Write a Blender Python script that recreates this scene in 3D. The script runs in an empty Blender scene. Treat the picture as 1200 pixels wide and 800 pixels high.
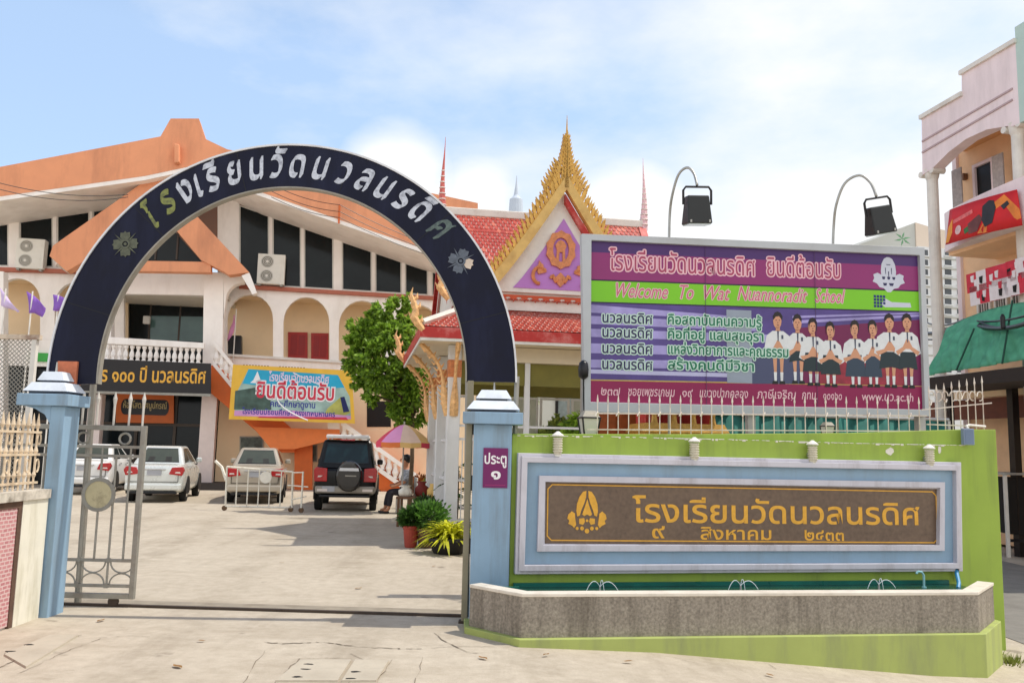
import bpy, bmesh, math, random
from math import radians as rad, sin, cos, pi, sqrt
from mathutils import Vector, Matrix

# ---------------------------------------------------------------- scene, camera, sky, sun, exposure
SC = bpy.context.scene
COL = SC.collection
CAM_H, FPX = 1.6, 1000.0
PITCH, ROLL = math.atan(0.125), rad(1.26)
cam_d = bpy.data.cameras.new('camera'); cam_d.sensor_width = 36.0; cam_d.lens = 30.0
cam_d.clip_start = 0.1; cam_d.clip_end = 2000
cam = bpy.data.objects.new('camera', cam_d); COL.objects.link(cam)
ROT = Matrix.Rotation(pi/2 + PITCH, 3, 'X') @ Matrix.Rotation(ROLL, 3, 'Z')
cam.matrix_world = Matrix.Translation((0, 0, CAM_H)) @ ROT.to_4x4()
SC.camera = cam

def ray(px, py):
    return ROT @ Vector(((px-600)/FPX, (400-py)/FPX, -1.0))
BACK = 9.0
SUN_EL, SUN_AZ = rad(62), rad(5)          # azimuth counted from +X towards +Y
sun_dir = Vector((cos(SUN_EL)*cos(SUN_AZ), cos(SUN_EL)*sin(SUN_AZ), sin(SUN_EL)))
W = bpy.data.worlds.new('World'); SC.world = W; W.use_nodes = True
nt = W.node_tree; N = nt.nodes; L = nt.links; N.clear()
out = N.new('ShaderNodeOutputWorld'); bg = N.new('ShaderNodeBackground'); bg.inputs[1].default_value = 0.15
sky = N.new('ShaderNodeTexSky'); sky.sky_type = 'NISHITA'; sky.sun_disc = False
sky.sun_elevation = SUN_EL; sky.sun_rotation = pi/2 - SUN_AZ
sky.air_density = 1.0; sky.dust_density = 1.2; sky.ozone_density = 1.0
tc = N.new('ShaderNodeTexCoord')
mp = N.new('ShaderNodeMapping'); mp.inputs['Scale'].default_value = (1.0, 1.0, 2.2); mp.inputs['Location'].default_value = (3.1, 0.4, 0.2)
no = N.new('ShaderNodeTexNoise'); no.inputs['Scale'].default_value = 2.6; no.inputs['Detail'].default_value = 9; no.inputs['Roughness'].default_value = 0.55
sep = N.new('ShaderNodeSeparateXYZ')
L.new(tc.outputs['Generated'], mp.inputs[0]); L.new(mp.outputs[0], no.inputs['Vector']); L.new(tc.outputs['Generated'], sep.inputs[0])
mx = N.new('ShaderNodeMath'); mx.operation = 'MULTIPLY_ADD'; mx.inputs[1].default_value = 0.42; mx.inputs[2].default_value = 0.0
L.new(sep.outputs['X'], mx.inputs[0])
ad = N.new('ShaderNodeMath'); ad.operation = 'ADD'; L.new(no.outputs['Fac'], ad.inputs[0]); L.new(mx.outputs[0], ad.inputs[1])
cr = N.new('ShaderNodeValToRGB'); cr.color_ramp.elements[0].position = 0.38; cr.color_ramp.elements[1].position = 0.70
cr.color_ramp.elements[0].color = (0.0, 0.0, 0.0, 1)
# two cumulus heads low over the roofs
last_ = ad.outputs[0]
for (px, py, wd, amt) in ((462, 205, .040, .42), (738, 262, .045, .40), (560, 232, .03, .25)):
    d_ = ray(px, py).normalized()
    dp = N.new('ShaderNodeVectorMath'); dp.operation = 'DISTANCE'; dp.inputs[1].default_value = d_; L.new(tc.outputs['Generated'], dp.inputs[0])
    mr_ = N.new('ShaderNodeMapRange'); mr_.inputs['From Min'].default_value = wd*1.7; mr_.inputs['From Max'].default_value = wd*.5; mr_.inputs['To Min'].default_value = 0; mr_.inputs['To Max'].default_value = amt; L.new(dp.outputs['Value'], mr_.inputs['Value'])
    a_ = N.new('ShaderNodeMath'); a_.operation = 'ADD'; L.new(last_, a_.inputs[0]); L.new(mr_.outputs[0], a_.inputs[1]); last_ = a_.outputs[0]
L.new(last_, cr.inputs[0])
mixc = N.new('ShaderNodeMixRGB')
# added fill: unseen sky behind and left of the viewer brightened; clouds fade overhead
by = N.new('ShaderNodeMapRange'); by.inputs['From Min'].default_value = 0.15; by.inputs['From Max'].default_value = -0.45; by.inputs['To Min'].default_value = 0; by.inputs['To Max'].default_value = 1; bxy = N.new('ShaderNodeMath'); bxy.operation = 'MULTIPLY_ADD'; bxy.inputs[1].default_value = 0.40; L.new(sep.outputs['X'], bxy.inputs[0]); L.new(sep.outputs['Y'], bxy.inputs[2]); L.new(bxy.outputs[0], by.inputs['Value'])
cc = N.new('ShaderNodeMixRGB'); cc.inputs[1].default_value = (6.8, 6.9, 6.95, 1); cc.inputs[2].default_value = (BACK, BACK*1.0, BACK*1.0, 1); L.new(by.outputs[0], cc.inputs[0]); L.new(cc.outputs[0], mixc.inputs[2])
zt = N.new('ShaderNodeMapRange'); zt.inputs['From Min'].default_value = 0.42; zt.inputs['From Max'].default_value = 0.80; zt.inputs['To Min'].default_value = 1; zt.inputs['To Max'].default_value = 0.05; L.new(sep.outputs['Z'], zt.inputs['Value'])
cm = N.new('ShaderNodeMath'); cm.operation = 'MAXIMUM'; L.new(cr.outputs[0], cm.inputs[0]); L.new(by.outputs[0], cm.inputs[1])
cz = N.new('ShaderNodeMath'); cz.operation = 'MULTIPLY'; L.new(cm.outputs[0], cz.inputs[0]); L.new(zt.outputs[0], cz.inputs[1])
L.new(cz.outputs[0], mixc.inputs[0])
hz = N.new('ShaderNodeMixRGB'); hzf = N.new('ShaderNodeMath'); hzf.operation = 'MULTIPLY'; hzf.inputs[1].default_value = 0.32; L.new(zt.outputs[0], hzf.inputs[0]); L.new(hzf.outputs[0], hz.inputs[0]); hz.inputs[2].default_value = (6.9, 9.2, 12.4, 1)   # thin high veil
L.new(sky.outputs[0], hz.inputs[1]); L.new(hz.outputs[0], mixc.inputs[1]); L.new(mixc.outputs[0], bg.inputs[0]); L.new(bg.outputs[0], out.inputs[0])

sl = bpy.data.lights.new('sun', 'SUN'); sl.energy = 3.4; sl.angle = rad(0.5); sl.color = (1.0, 0.94, 0.84)
so = bpy.data.objects.new('sun', sl); COL.objects.link(so)
so.rotation_euler = sun_dir.to_track_quat('Z', 'Y').to_euler(); so.location = (20, 0, 30)
SC.view_settings.view_transform = 'Standard'; SC.view_settings.look = 'None'
SC.view_settings.exposure = 0.03; SC.view_settings.gamma = 1; SC.view_settings.use_curve_mapping = False
SC.render.engine = 'CYCLES'
SC.cycles.use_denoising = True
SC.cycles.max_bounces = 6; SC.cycles.diffuse_bounces = 4; SC.cycles.glossy_bounces = 3; SC.cycles.transparent_max_bounces = 12
SC.cycles.caustics_reflective = False; SC.cycles.caustics_refractive = False
RND = random.Random(7)

# ---------------------------------------------------------------- placement helpers
def at(px, py, Y):
    d = ray(px, py); t = Y/d.y
    return Vector((d.x*t, Y, CAM_H + d.z*t))
def gnd(px, py, z=0.0):
    d = ray(px, py); t = (z-CAM_H)/d.z
    return Vector((d.x*t, d.y*t, z))
class Fr:
    """a local frame: x along a facade, y into it, z up"""
    def __init__(s, o, deg):
        s.o = Vector((o[0], o[1], o[2] if len(o) > 2 else 0.0)); s.a = rad(deg)
        s.u = Vector((cos(s.a), sin(s.a), 0)); s.v = Vector((-sin(s.a), cos(s.a), 0))
    def loc(s, px, py, off=0.0):
        d = ray(px, py); c = Vector((0, 0, CAM_H))
        p0 = s.o + s.v*off
        t = (p0-c).dot(s.v)/d.dot(s.v)
        p = c + d*t - s.o
        return (p.dot(s.u), p.z)
    def pl(s, pts, off=0.0):
        return [s.loc(a, b, off) for a, b in pts]
    def world(s, x, y, z=0.0):
        return s.o + s.u*x + s.v*y + Vector((0, 0, z))

# ---------------------------------------------------------------- object helpers
def tag(o, label=None, cat=None, group=None, kind=None):
    if label: o['label'] = label
    if cat: o['category'] = cat
    if group: o['group'] = group
    if kind: o['kind'] = kind
    return o
def thing(name, label, cat, loc=(0, 0, 0), rz=0.0, group=None):
    o = bpy.data.objects.new(name, None); COL.objects.link(o)
    o.location = loc; o.rotation_euler = (0, 0, rz); o.empty_display_size = 0.2
    return tag(o, label, cat, group)
def thing_fr(name, label, cat, fr, group=None):
    return thing(name, label, cat, fr.o, fr.a, group)
def copy_tree(o, parent=None):
    c = o.copy(); COL.objects.link(c)
    if parent is not None: c.parent = parent
    for ch in list(o.children): copy_tree(ch, c)
    return c

_txt = {}
def text_geo(body, bold=0.0, shear=0.0):
    k = (body, bold, shear)
    if k not in _txt:
        c = bpy.data.curves.new('text', 'FONT'); c.body = body; c.resolution_u = 3; c.offset = bold; c.shear = shear
        o = bpy.data.objects.new('text', c); COL.objects.link(o)
        dg = bpy.context.evaluated_depsgraph_get(); dg.update()
        me = bpy.data.meshes.new_from_object(o.evaluated_get(dg))
        vs = [(v.co.x, v.co.y) for v in me.vertices]; fs = [tuple(p.vertices) for p in me.polygons]
        bpy.data.objects.remove(o); bpy.data.curves.remove(c); bpy.data.meshes.remove(me)
        xs = [v[0] for v in vs]; ys = [v[1] for v in vs]
        _txt[k] = (vs, fs, min(xs), max(xs), min(ys), max(ys))
    return _txt[k]

class MB:
    def __init__(s): s.v = []; s.f = []; s.uv = {}; s.mi = {}; s.cur = 0
    def face(s, idx, uv=None):
        if uv: s.uv[len(s.f)] = uv
        if s.cur: s.mi[len(s.f)] = s.cur
        s.f.append(tuple(idx))
    def pts(s, ps):
        b = len(s.v); s.v += [tuple(p) for p in ps]; return list(range(b, b+len(ps)))
    def poly(s, ps, uv=None):
        s.face(s.pts(ps), uv); return s
    def box(s, x0, x1, y0, y1, z0, z1):
        i = s.pts([(x0,y0,z0),(x1,y0,z0),(x1,y1,z0),(x0,y1,z0),(x0,y0,z1),(x1,y0,z1),(x1,y1,z1),(x0,y1,z1)])
        for q in ((0,3,2,1),(4,5,6,7),(0,1,5,4),(1,2,6,5),(2,3,7,6),(3,0,4,7)): s.face([i[k] for k in q])
        return s
    def prism(s, pts, y0, y1, T=None):
        """polygon in (x, z), extruded along y"""
        n = len(pts)
        a = sum(pts[i][0]*pts[(i+1) % n][1]-pts[(i+1) % n][0]*pts[i][1] for i in range(n))
        if a < 0: pts = list(reversed(pts))
        f = T or (lambda p: p)
        A = s.pts([f((p[0], y0, p[1])) for p in pts]); B = s.pts([f((p[0], y1, p[1])) for p in pts])
        s.face(A); s.face(list(reversed(B)))
        for i in range(n):
            j = (i+1) % n; s.face((A[j], A[i], B[i], B[j]))
        return s
    def prismz(s, pts, z0, z1):
        n = len(pts)
        a = sum(pts[i][0]*pts[(i+1) % n][1]-pts[(i+1) % n][0]*pts[i][1] for i in range(n))
        if a < 0: pts = list(reversed(pts))
        A = s.pts([(p[0], p[1], z0) for p in pts]); B = s.pts([(p[0], p[1], z1) for p in pts])
        s.face(list(reversed(A))); s.face(B)
        for i in range(n):
            j = (i+1) % n; s.face((A[i], A[j], B[j], B[i]))
        return s
    def prismx(s, pts, x0, x1):
        """polygon in (y, z), extruded along x"""
        n = len(pts)
        a = sum(pts[i][0]*pts[(i+1) % n][1]-pts[(i+1) % n][0]*pts[i][1] for i in range(n))
        if a < 0: pts = list(reversed(pts))
        A = s.pts([(x0, p[0], p[1]) for p in pts]); B = s.pts([(x1, p[0], p[1]) for p in pts])
        s.face(list(reversed(A))); s.face(B)
        for i in range(n):
            j = (i+1) % n; s.face((A[i], A[j], B[j], B[i]))
        return s
    def ring(s, oq, iq, y0, y1):
        """frame between two outlines in (x, z) with the same vertex count"""
        n = len(oq)
        O0 = s.pts([(p[0], y0, p[1]) for p in oq]); I0 = s.pts([(p[0], y0, p[1]) for p in iq])
        O1 = s.pts([(p[0], y1, p[1]) for p in oq]); I1 = s.pts([(p[0], y1, p[1]) for p in iq])
        for i in range(n):
            j = (i+1) % n
            s.face((O0[i], O0[j], I0[j], I0[i])); s.face((O1[j], O1[i], I1[i], I1[j]))
            s.face((O0[j], O0[i], O1[i], O1[j])); s.face((I0[i], I0[j], I1[j], I1[i]))
        return s
    def tube(s, ps, r, seg=8, caps=True):
        ps = [Vector(p) for p in ps]; n = len(ps); R = r if isinstance(r, (list, tuple)) else [r]*n
        up = None; rings = []
        for i, p in enumerate(ps):
            t = (ps[min(i+1, n-1)]-ps[max(i-1, 0)]).normalized()
            if up is None:
                up = Vector((0, 0, 1)) if abs(t.z) < 0.9 else Vector((1, 0, 0))
            x = t.cross(up).normalized(); y = x.cross(t).normalized(); up = y
            rings.append(s.pts([p + x*R[i]*cos(2*pi*k/seg) + y*R[i]*sin(2*pi*k/seg) for k in range(seg)]))
        for a, b in zip(rings, rings[1:]):
            for k in range(seg):
                j = (k+1) % seg; s.face((a[k], a[j], b[j], b[k]))
        if caps: s.face(list(reversed(rings[0]))); s.face(rings[-1])
        return s
    def bar(s, p, q, w, h=None):
        """square bar from p to q"""
        p = Vector(p); q = Vector(q); t = (q-p).normalized(); h = h or w
        up = Vector((0, 0, 1)) if abs(t.z) < 0.95 else Vector((0, 1, 0))
        x = t.cross(up).normalized()*w/2; y = x.cross(t).normalized()*h/2
        i = s.pts([p-x-y, p+x-y, p+x+y, p-x+y, q-x-y, q+x-y, q+x+y, q-x+y])
        for f in ((0,3,2,1),(4,5,6,7),(0,1,5,4),(1,2,6,5),(2,3,7,6),(3,0,4,7)): s.face([i[k] for k in f])
        return s
    def lathe(s, prof, cx=0, cy=0, seg=12, z0=0.0):
        rings = []
        for r, z in prof:
            rings.append(s.pts([(cx + r*cos(2*pi*k/seg), cy + r*sin(2*pi*k/seg), z0+z) for k in range(seg)]))
        for a, b in zip(rings, rings[1:]):
            for k in range(seg):
                j = (k+1) % seg; s.face((a[k], a[j], b[j], b[k]))
        s.face(list(reversed(rings[0]))); s.face(rings[-1])
        return s
    def taper(s, x0, x1, y0, y1, z0, z1, k, ky=None):
        """box whose top is scaled by k about its centre"""
        cx, cy = (x0+x1)/2, (y0+y1)/2; ky = k if ky is None else ky
        f = lambda x: cx+(x-cx)*k
        g = lambda y: cy+(y-cy)*ky
        i = s.pts([(x0,y0,z0),(x1,y0,z0),(x1,y1,z0),(x0,y1,z0),(f(x0),g(y0),z1),(f(x1),g(y0),z1),(f(x1),g(y1),z1),(f(x0),g(y1),z1)])
        for q in ((0,3,2,1),(4,5,6,7),(0,1,5,4),(1,2,6,5),(2,3,7,6),(3,0,4,7)): s.face([i[k] for k in q])
        return s
    def text(s, body, T, x0, x1=None, zb=0.0, h=None, bold=0.0, shear=0.0, cap=None):
        """lettering: T maps (x, z) of the sign to a point; fitted to x0..x1 wide; cap = height of 1 em unit"""
        vs, fs, a, b, c, d = text_geo(body, bold, shear)
        kx = (x1-x0)/(b-a) if x1 is not None else cap
        kz = h/(d-c) if h is not None else (cap if cap is not None else kx)
        if x1 is None: kx = kz
        i = s.pts([T((x0+(x-a)*kx, zb+(y if h is None else y-c)*kz)) for x, y in vs])
        for f in fs: s.face([i[k] for k in f])
        return s
    def build(s, name, mat, parent=None, smooth=False, bevel=0.0, loc=None, rz=0.0, sub=0):
        me = bpy.data.meshes.new(name); me.from_pydata(s.v, [], s.f)
        mats = mat if isinstance(mat, (list, tuple)) else [mat]
        for m in mats: me.materials.append(m)
        if s.mi:
            for k, i in s.mi.items(): me.polygons[k].material_index = i
        if s.uv:
            ul = me.uv_layers.new(name='UVMap')
            for k, uv in s.uv.items():
                for li, q in zip(me.polygons[k].loop_indices, uv): ul.data[li].uv = q
        if smooth:
            for p in me.polygons: p.use_smooth = True
        me.update()
        o = bpy.data.objects.new(name, me); COL.objects.link(o)
        if parent is not None: o.parent = parent
        if loc is not None: o.location = loc; o.rotation_euler = (0, 0, rz)
        if bevel:
            md = o.modifiers.new('bevel', 'BEVEL'); md.width = bevel; md.segments = 2; md.limit_method = 'ANGLE'
        if sub:
            md = o.modifiers.new('sub', 'SUBSURF'); md.levels = sub; md.render_levels = sub
        return o

# ---------------------------------------------------------------- materials
def s2l(c):
    return c/12.92 if c <= 0.04045 else ((c+0.055)/1.055)**2.4
def rgb(r, g, b, k=1.0):
    return tuple(min(1.0, s2l(x/255)*k) for x in (r, g, b)) + (1,)
_m = {}
def M(name, col, rough=0.6, var=0.12, scale=5.0, bump=0.0, metal=0.0, dirt=None, dirt_amt=0.3, dirt_scale=1.3, streak=0.0, spec=0.4, coat=0.0, trans=0.0):
    if name in _m: return _m[name]
    m = bpy.data.materials.new(name); m.use_nodes = True; n = m.node_tree.nodes; l = m.node_tree.links
    b = n['Principled BSDF']; b.inputs['Roughness'].default_value = rough; b.inputs['Metallic'].default_value = metal
    b.inputs['Specular IOR Level'].default_value = spec; b.inputs['Coat Weight'].default_value = coat
    b.inputs['Transmission Weight'].default_value = trans
    c = col if len(col) == 4 else tuple(col)+(1,)
    t = n.new('ShaderNodeTexCoord')
    z = n.new('ShaderNodeTexNoise'); z.inputs['Scale'].default_value = scale; z.inputs['Detail'].default_value = 7; z.inputs['Roughness'].default_value = 0.6
    l.new(t.outputs['Object'], z.inputs['Vector'])
    r = n.new('ShaderNodeValToRGB'); r.color_ramp.elements[0].position = 0.3; r.color_ramp.elements[1].position = 0.7
    r.color_ramp.elements[0].color = tuple(x*(1-var) for x in c[:3])+(1,); r.color_ramp.elements[1].color = tuple(min(1, x*(1+var)) for x in c[:3])+(1,)
    l.new(z.outputs['Fac'], r.inputs[0]); last = r.outputs[0]
    if dirt is not None:
        mp = n.new('ShaderNodeMapping'); mp.inputs['Scale'].default_value = (1, 1, 1) if not streak else (streak, streak, 0.35)
        l.new(t.outputs['Object'], mp.inputs[0])
        d = n.new('ShaderNodeTexNoise'); d.inputs['Scale'].default_value = dirt_scale; d.inputs['Detail'].default_value = 8; d.inputs['Roughness'].default_value = 0.68
        l.new(mp.outputs[0], d.inputs['Vector'])
        r2 = n.new('ShaderNodeValToRGB'); r2.color_ramp.elements[0].position = 0.48; r2.color_ramp.elements[1].position = 0.72
        r2.color_ramp.elements[0].color = (0, 0, 0, 1); r2.color_ramp.elements[1].color = (dirt_amt,)*3+(1,)
        l.new(d.outputs['Fac'], r2.inputs[0])
        x = n.new('ShaderNodeMixRGB'); x.inputs[2].default_value = dirt if len(dirt) == 4 else tuple(dirt)+(1,)
        l.new(r2.outputs[0], x.inputs[0]); l.new(last, x.inputs[1]); last = x.outputs[0]
    l.new(last, b.inputs['Base Color'])
    if bump:
        bp = n.new('ShaderNodeBump'); bp.inputs['Strength'].default_value = bump; bp.inputs['Distance'].default_value = 0.02
        z2 = n.new('ShaderNodeTexNoise'); z2.inputs['Scale'].default_value = scale*6; z2.inputs['Detail'].default_value = 5
        l.new(t.outputs['Object'], z2.inputs['Vector']); l.new(z2.outputs['Fac'], bp.inputs['Height']); l.new(bp.outputs[0], b.inputs['Normal'])
    rv = n.new('ShaderNodeMath'); rv.operation = 'MULTIPLY_ADD'; rv.inputs[1].default_value = 0.2; rv.inputs[2].default_value = max(0.02, rough-0.1)
    l.new(z.outputs['Fac'], rv.inputs[0]); l.new(rv.outputs[0], b.inputs['Roughness'])
    _m[name] = m; return m

DIRT = rgb(95, 80, 62)
m_white = M('white_paint', rgb(226, 222, 214), 0.6, 0.06, 4, dirt=rgb(150, 135, 115), dirt_amt=0.3)
m_bwhite = M('facade_white', rgb(250, 243, 236), 0.7, 0.04, 2, dirt=rgb(176, 158, 138), dirt_amt=0.32, dirt_scale=0.6, streak=1.5)
m_beige = M('facade_beige', rgb(246, 220, 182), 0.75, 0.05, 2, dirt=rgb(150, 120, 95), dirt_amt=0.25, dirt_scale=0.5)
m_orange = M('orange_paint', rgb(226, 153, 112), 0.7, 0.06, 1.5, dirt=rgb(150, 95, 72), dirt_amt=0.5, dirt_scale=0.6, streak=1.8)
m_orange2 = M('deep_orange_paint', rgb(214, 104, 44), 0.65, 0.06, 2, dirt=rgb(120, 70, 40), dirt_amt=0.35, dirt_scale=0.7)
m_glass = M('dark_glass', rgb(22, 28, 30), 0.12, 0.4, 0.8, spec=0.22)
m_black = M('black_paint', rgb(22, 22, 26), 0.35, 0.2, 5)
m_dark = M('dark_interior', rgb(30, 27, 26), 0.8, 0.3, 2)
m_grey = M('grey_metal', rgb(150, 148, 140), 0.45, 0.12, 8, metal=0.3, dirt=rgb(110, 80, 55), dirt_amt=0.4, dirt_scale=5)
m_pole = M('galvanised_steel', rgb(168, 168, 164), 0.4, 0.1, 9, metal=0.5, dirt=rgb(120, 100, 80), dirt_amt=0.3, dirt_scale=6)
m_gold = M('gold_paint', rgb(206, 160, 78), 0.42, 0.25, 14, metal=0.25, bump=0.25)
m_goldf = M('gold_lettering', rgb(224, 168, 62), 0.4, 0.12, 20, metal=0.15)
m_red = M('red_paint', rgb(186, 48, 42), 0.5, 0.14, 4, dirt=rgb(222, 190, 180), dirt_amt=.4, dirt_scale=4)
m_rubber = M('tyre_rubber', rgb(26, 26, 26), 0.85, 0.2, 20)
m_concrete = M('concrete_slab', rgb(186, 176, 158), 0.85, 0.12, 6, bump=0.2, dirt=rgb(110, 98, 84), dirt_amt=0.4, dirt_scale=3)
# ---------------------------------------------------------------- ground
def sstep(a, b, x):
    t = max(0.0, min(1.0, (x-a)/(b-a))); return t*t*(3-2*t)
def gz(x, y):
    return -0.36*sstep(-0.2, 5.2, x)
def ground_material():
    m = bpy.data.materials.new('sunbaked_concrete'); m.use_nodes = True; n = m.node_tree.nodes; l = m.node_tree.links
    b = n['Principled BSDF']; b.inputs['Roughness'].default_value = 0.9; b.inputs['Specular IOR Level'].default_value = 0.25
    t = n.new('ShaderNodeTexCoord')
    def noise(sc, det, ro=0.6, vec=None):
        z = n.new('ShaderNodeTexNoise'); z.inputs['Scale'].default_value = sc; z.inputs['Detail'].default_value = det; z.inputs['Roughness'].default_value = ro
        l.new(vec or t.outputs['Object'], z.inputs['Vector']); return z.outputs['Fac']
    def ramp(f, p0, c0, p1, c1):
        r = n.new('ShaderNodeValToRGB'); r.color_ramp.elements[0].position = p0; r.color_ramp.elements[1].position = p1
        r.color_ramp.elements[0].color = c0; r.color_ramp.elements[1].color = c1; l.new(f, r.inputs[0]); return r.outputs[0]
    def mix(f, a, bcol, mode='MIX'):
        x = n.new('ShaderNodeMixRGB'); x.blend_type = mode
        if isinstance(f, float): x.inputs[0].default_value = f
        else: l.new(f, x.inputs[0])
        for k, s in ((1, a), (2, bcol)):
            if isinstance(s, tuple): x.inputs[k].default_value = s
            else: l.new(s, x.inputs[k])
        return x.outputs[0]
    c = ramp(noise(0.55, 9), 0.3, rgb(176, 164, 146), 0.72, rgb(202, 191, 172))
    c = mix(0.55, c, ramp(noise(7, 8, 0.7), 0.3, rgb(168, 156, 138), 0.7, rgb(210, 199, 181)))
    c = mix(ramp(noise(170, 3), 0.45, (0, 0, 0, 1), 0.75, (0.5, 0.5, 0.5, 1)), c, rgb(128, 118, 104))
    mp = n.new('ShaderNodeMapping'); mp.inputs['Scale'].default_value = (1.6, 0.22, 1); l.new(t.outputs['Object'], mp.inputs[0])
    c = mix(ramp(noise(1.2, 8, 0.7, mp.outputs[0]), 0.52, (0, 0, 0, 1), 0.75, (0.5, 0.5, 0.5, 1)), c, rgb(140, 128, 112))
    c = mix(ramp(noise(1.7, 10, 0.75), 0.6, (0, 0, 0, 1), 0.74, (0.55, 0.55, 0.55, 1)), c, rgb(128, 112, 92))
    sp = n.new('ShaderNodeSeparateXYZ'); l.new(t.outputs['Object'], sp.inputs[0])
    wob = n.new('ShaderNodeMath'); wob.operation = 'MULTIPLY_ADD'; wob.inputs[1].default_value = .9; l.new(noise(.35, 3), wob.inputs[0]); l.new(sp.outputs['X'], wob.inputs[2])
    ws = n.new('ShaderNodeMath'); ws.operation = 'MULTIPLY_ADD'; ws.inputs[1].default_value = .16; l.new(sp.outputs['Y'], ws.inputs[0]); l.new(wob.outputs[0], ws.inputs[2])
    wsn = n.new('ShaderNodeMath'); wsn.operation = 'SINE'; wm = n.new('ShaderNodeMath'); wm.operation = 'MULTIPLY'; wm.inputs[1].default_value = 4.3; l.new(ws.outputs[0], wm.inputs[0]); l.new(wm.outputs[0], wsn.inputs[0])
    tf = n.new('ShaderNodeMath'); tf.operation = 'MULTIPLY'; l.new(ramp(wsn.outputs[0], .2, (0, 0, 0, 1), 1.0, (.6, .6, .6, 1)), tf.inputs[0]); l.new(ramp(noise(1.4, 8, .75), .42, (0, 0, 0, 1), .66, (1, 1, 1, 1)), tf.inputs[1])
    c = mix(tf.outputs[0], c, rgb(146, 134, 116))
    c = mix(ramp(noise(2.6, 3, .5), .69, (0, 0, 0, 1), .74, (.5, .5, .5, 1)), c, rgb(96, 86, 74))
    mp3 = n.new('ShaderNodeMapping'); mp3.inputs['Scale'].default_value = (.25, 1.3, 1); mp3.inputs['Rotation'].default_value = (0, 0, rad(8)); l.new(t.outputs['Object'], mp3.inputs[0])
    c = mix(ramp(noise(1.0, 9, 0.72, mp3.outputs[0]), 0.5, (0, 0, 0, 1), 0.78, (0.6, 0.6, 0.6, 1)), c, rgb(150, 136, 116))
    c = mix(ramp(noise(26, 4, 0.7), 0.62, (0, 0, 0, 1), 0.78, (0.5, 0.5, 0.5, 1)), c, rgb(140, 126, 108))
    l.new(c, b.inputs['Base Color'])
    bp = n.new('ShaderNodeBump'); bp.inputs['Strength'].default_value = 0.35; bp.inputs['Distance'].default_value = 0.01
    l.new(noise(60, 6, 0.7), bp.inputs['Height']); l.new(bp.outputs[0], b.inputs['Normal'])
    return m
m_ground = ground_material()
def sheet(name, mat, x0, x1, y0, y1, nx, ny, dz=0.0, zf=gz):
    b = MB(); ids = []
    for j in range(ny+1):
        for i in range(nx+1):
            x = x0+(x1-x0)*i/nx; y = y0+(y1-y0)*j/ny
            ids.append(len(b.v)); b.v.append((x, y, zf(x, y)+dz))
    for j in range(ny):
        for i in range(nx):
            k = j*(nx+1)+i; b.face((k, k+1, k+nx+2, k+nx+1))
    return tag(b.build(name, mat, smooth=True), kind='structure')
ground = sheet('ground', m_ground, -160, 160, -30, 400, 256, 60)
m_asphalt = M('grey_asphalt', rgb(128, 124, 116), 0.9, 0.15, 3, bump=0.3, dirt=rgb(90, 86, 80), dirt_amt=0.5, dirt_scale=1.0)
road = sheet('road', m_asphalt, 5.55, 9.6, 9.35, 90, 4, 20, 0.006)

def gpt(px, py, dz=0.0, z0=None):
    """ground point under a pixel on the sloping ground"""
    z = 0.0
    for _ in range(8):
        p = gnd(px, py, z); z = gz(p.x, p.y)
    p = gnd(px, py, z); return Vector((p.x, p.y, gz(p.x, p.y)+dz))

# sliding gate rail set in the ground
p, q = gpt(60, 708), gpt(546, 722.5)
m_rail = M('rusty_rail', rgb(72, 62, 54), 0.7, 0.25, 8, metal=0.3)
b = MB(); b.bar(p+Vector((0, 0, .012)), q+Vector((0, 0, .012)), 0.05, 0.022)
tag(b.build('gate_rail', m_rail), 'rusty steel rail set across the concrete drive under the arch', 'gate rail')
b = MB(); b.bar(p+Vector((0, .17, .003)), q+Vector((0, .17, .003)), 0.30, 0.004)
tag(b.build('threshold_strip', M('threshold', rgb(150, 140, 124), 0.85, 0.15, 5, dirt=DIRT, dirt_amt=0.5, dirt_scale=3)), kind='structure')

# cracks: thin dark broken lines in the concrete
m_crack = M('crack', rgb(120, 109, 95), 0.95, 0.3, 10)
def crack(pts, w):
    b = MB(); rr = random.Random(len(pts)*7+int(pts[0][0])); P = []
    for a, c in zip(pts, pts[1:]):
        n = max(2, int(math.hypot(c[0]-a[0], c[1]-a[1])/5))
        for i in range(n):
            P.append((a[0]+(c[0]-a[0])*i/n+rr.uniform(-2, 2), a[1]+(c[1]-a[1])*i/n+rr.uniform(-.5, .5)))
    P.append(pts[-1])
    P = [gpt(x, y, 0.004) for x, y in P]
    for i, (a, c) in enumerate(zip(P, P[1:])):
        t = (c-a); t.normalize(); s_ = Vector((-t.y, t.x, 0)); k = w*rr.uniform(.08, .62)
        b.poly([a-s_*k, c-s_*k, c+s_*k*.8, a+s_*k*.8])
    return b.build('crack', m_crack, ground)
for pts, w in (([(308, 752), (330, 754), (380, 752), (420, 758), (470, 760), (494, 760)], .016),
               ([(494, 760), (540, 757), (580, 758)], .006), ([(100, 748), (150, 745), (176, 746)], .005),
               ([(510, 742), (522, 752), (548, 764), (566, 765)], .011),
               ([(310, 762), (285, 800)], .006), ([(350, 772), (322, 800)], .008), ([(458, 772), (442, 800)], .007), ([(497, 770), (486, 800)], .006),
               ([(412, 766), (432, 776), (420, 790), (408, 800)], .008), ([(350, 772), (390, 771), (412, 772)], .006),
               ([(0, 782), (60, 752), (96, 744)], .012), ([(20, 790), (80, 762), (118, 748)], .006), ([(750, 763), (790, 770), (820, 778)], .006),
               ([(895, 776), (910, 784)], .005), ([(1100, 772), (1125, 790)], .007)):
    crack(pts, w)
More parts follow.
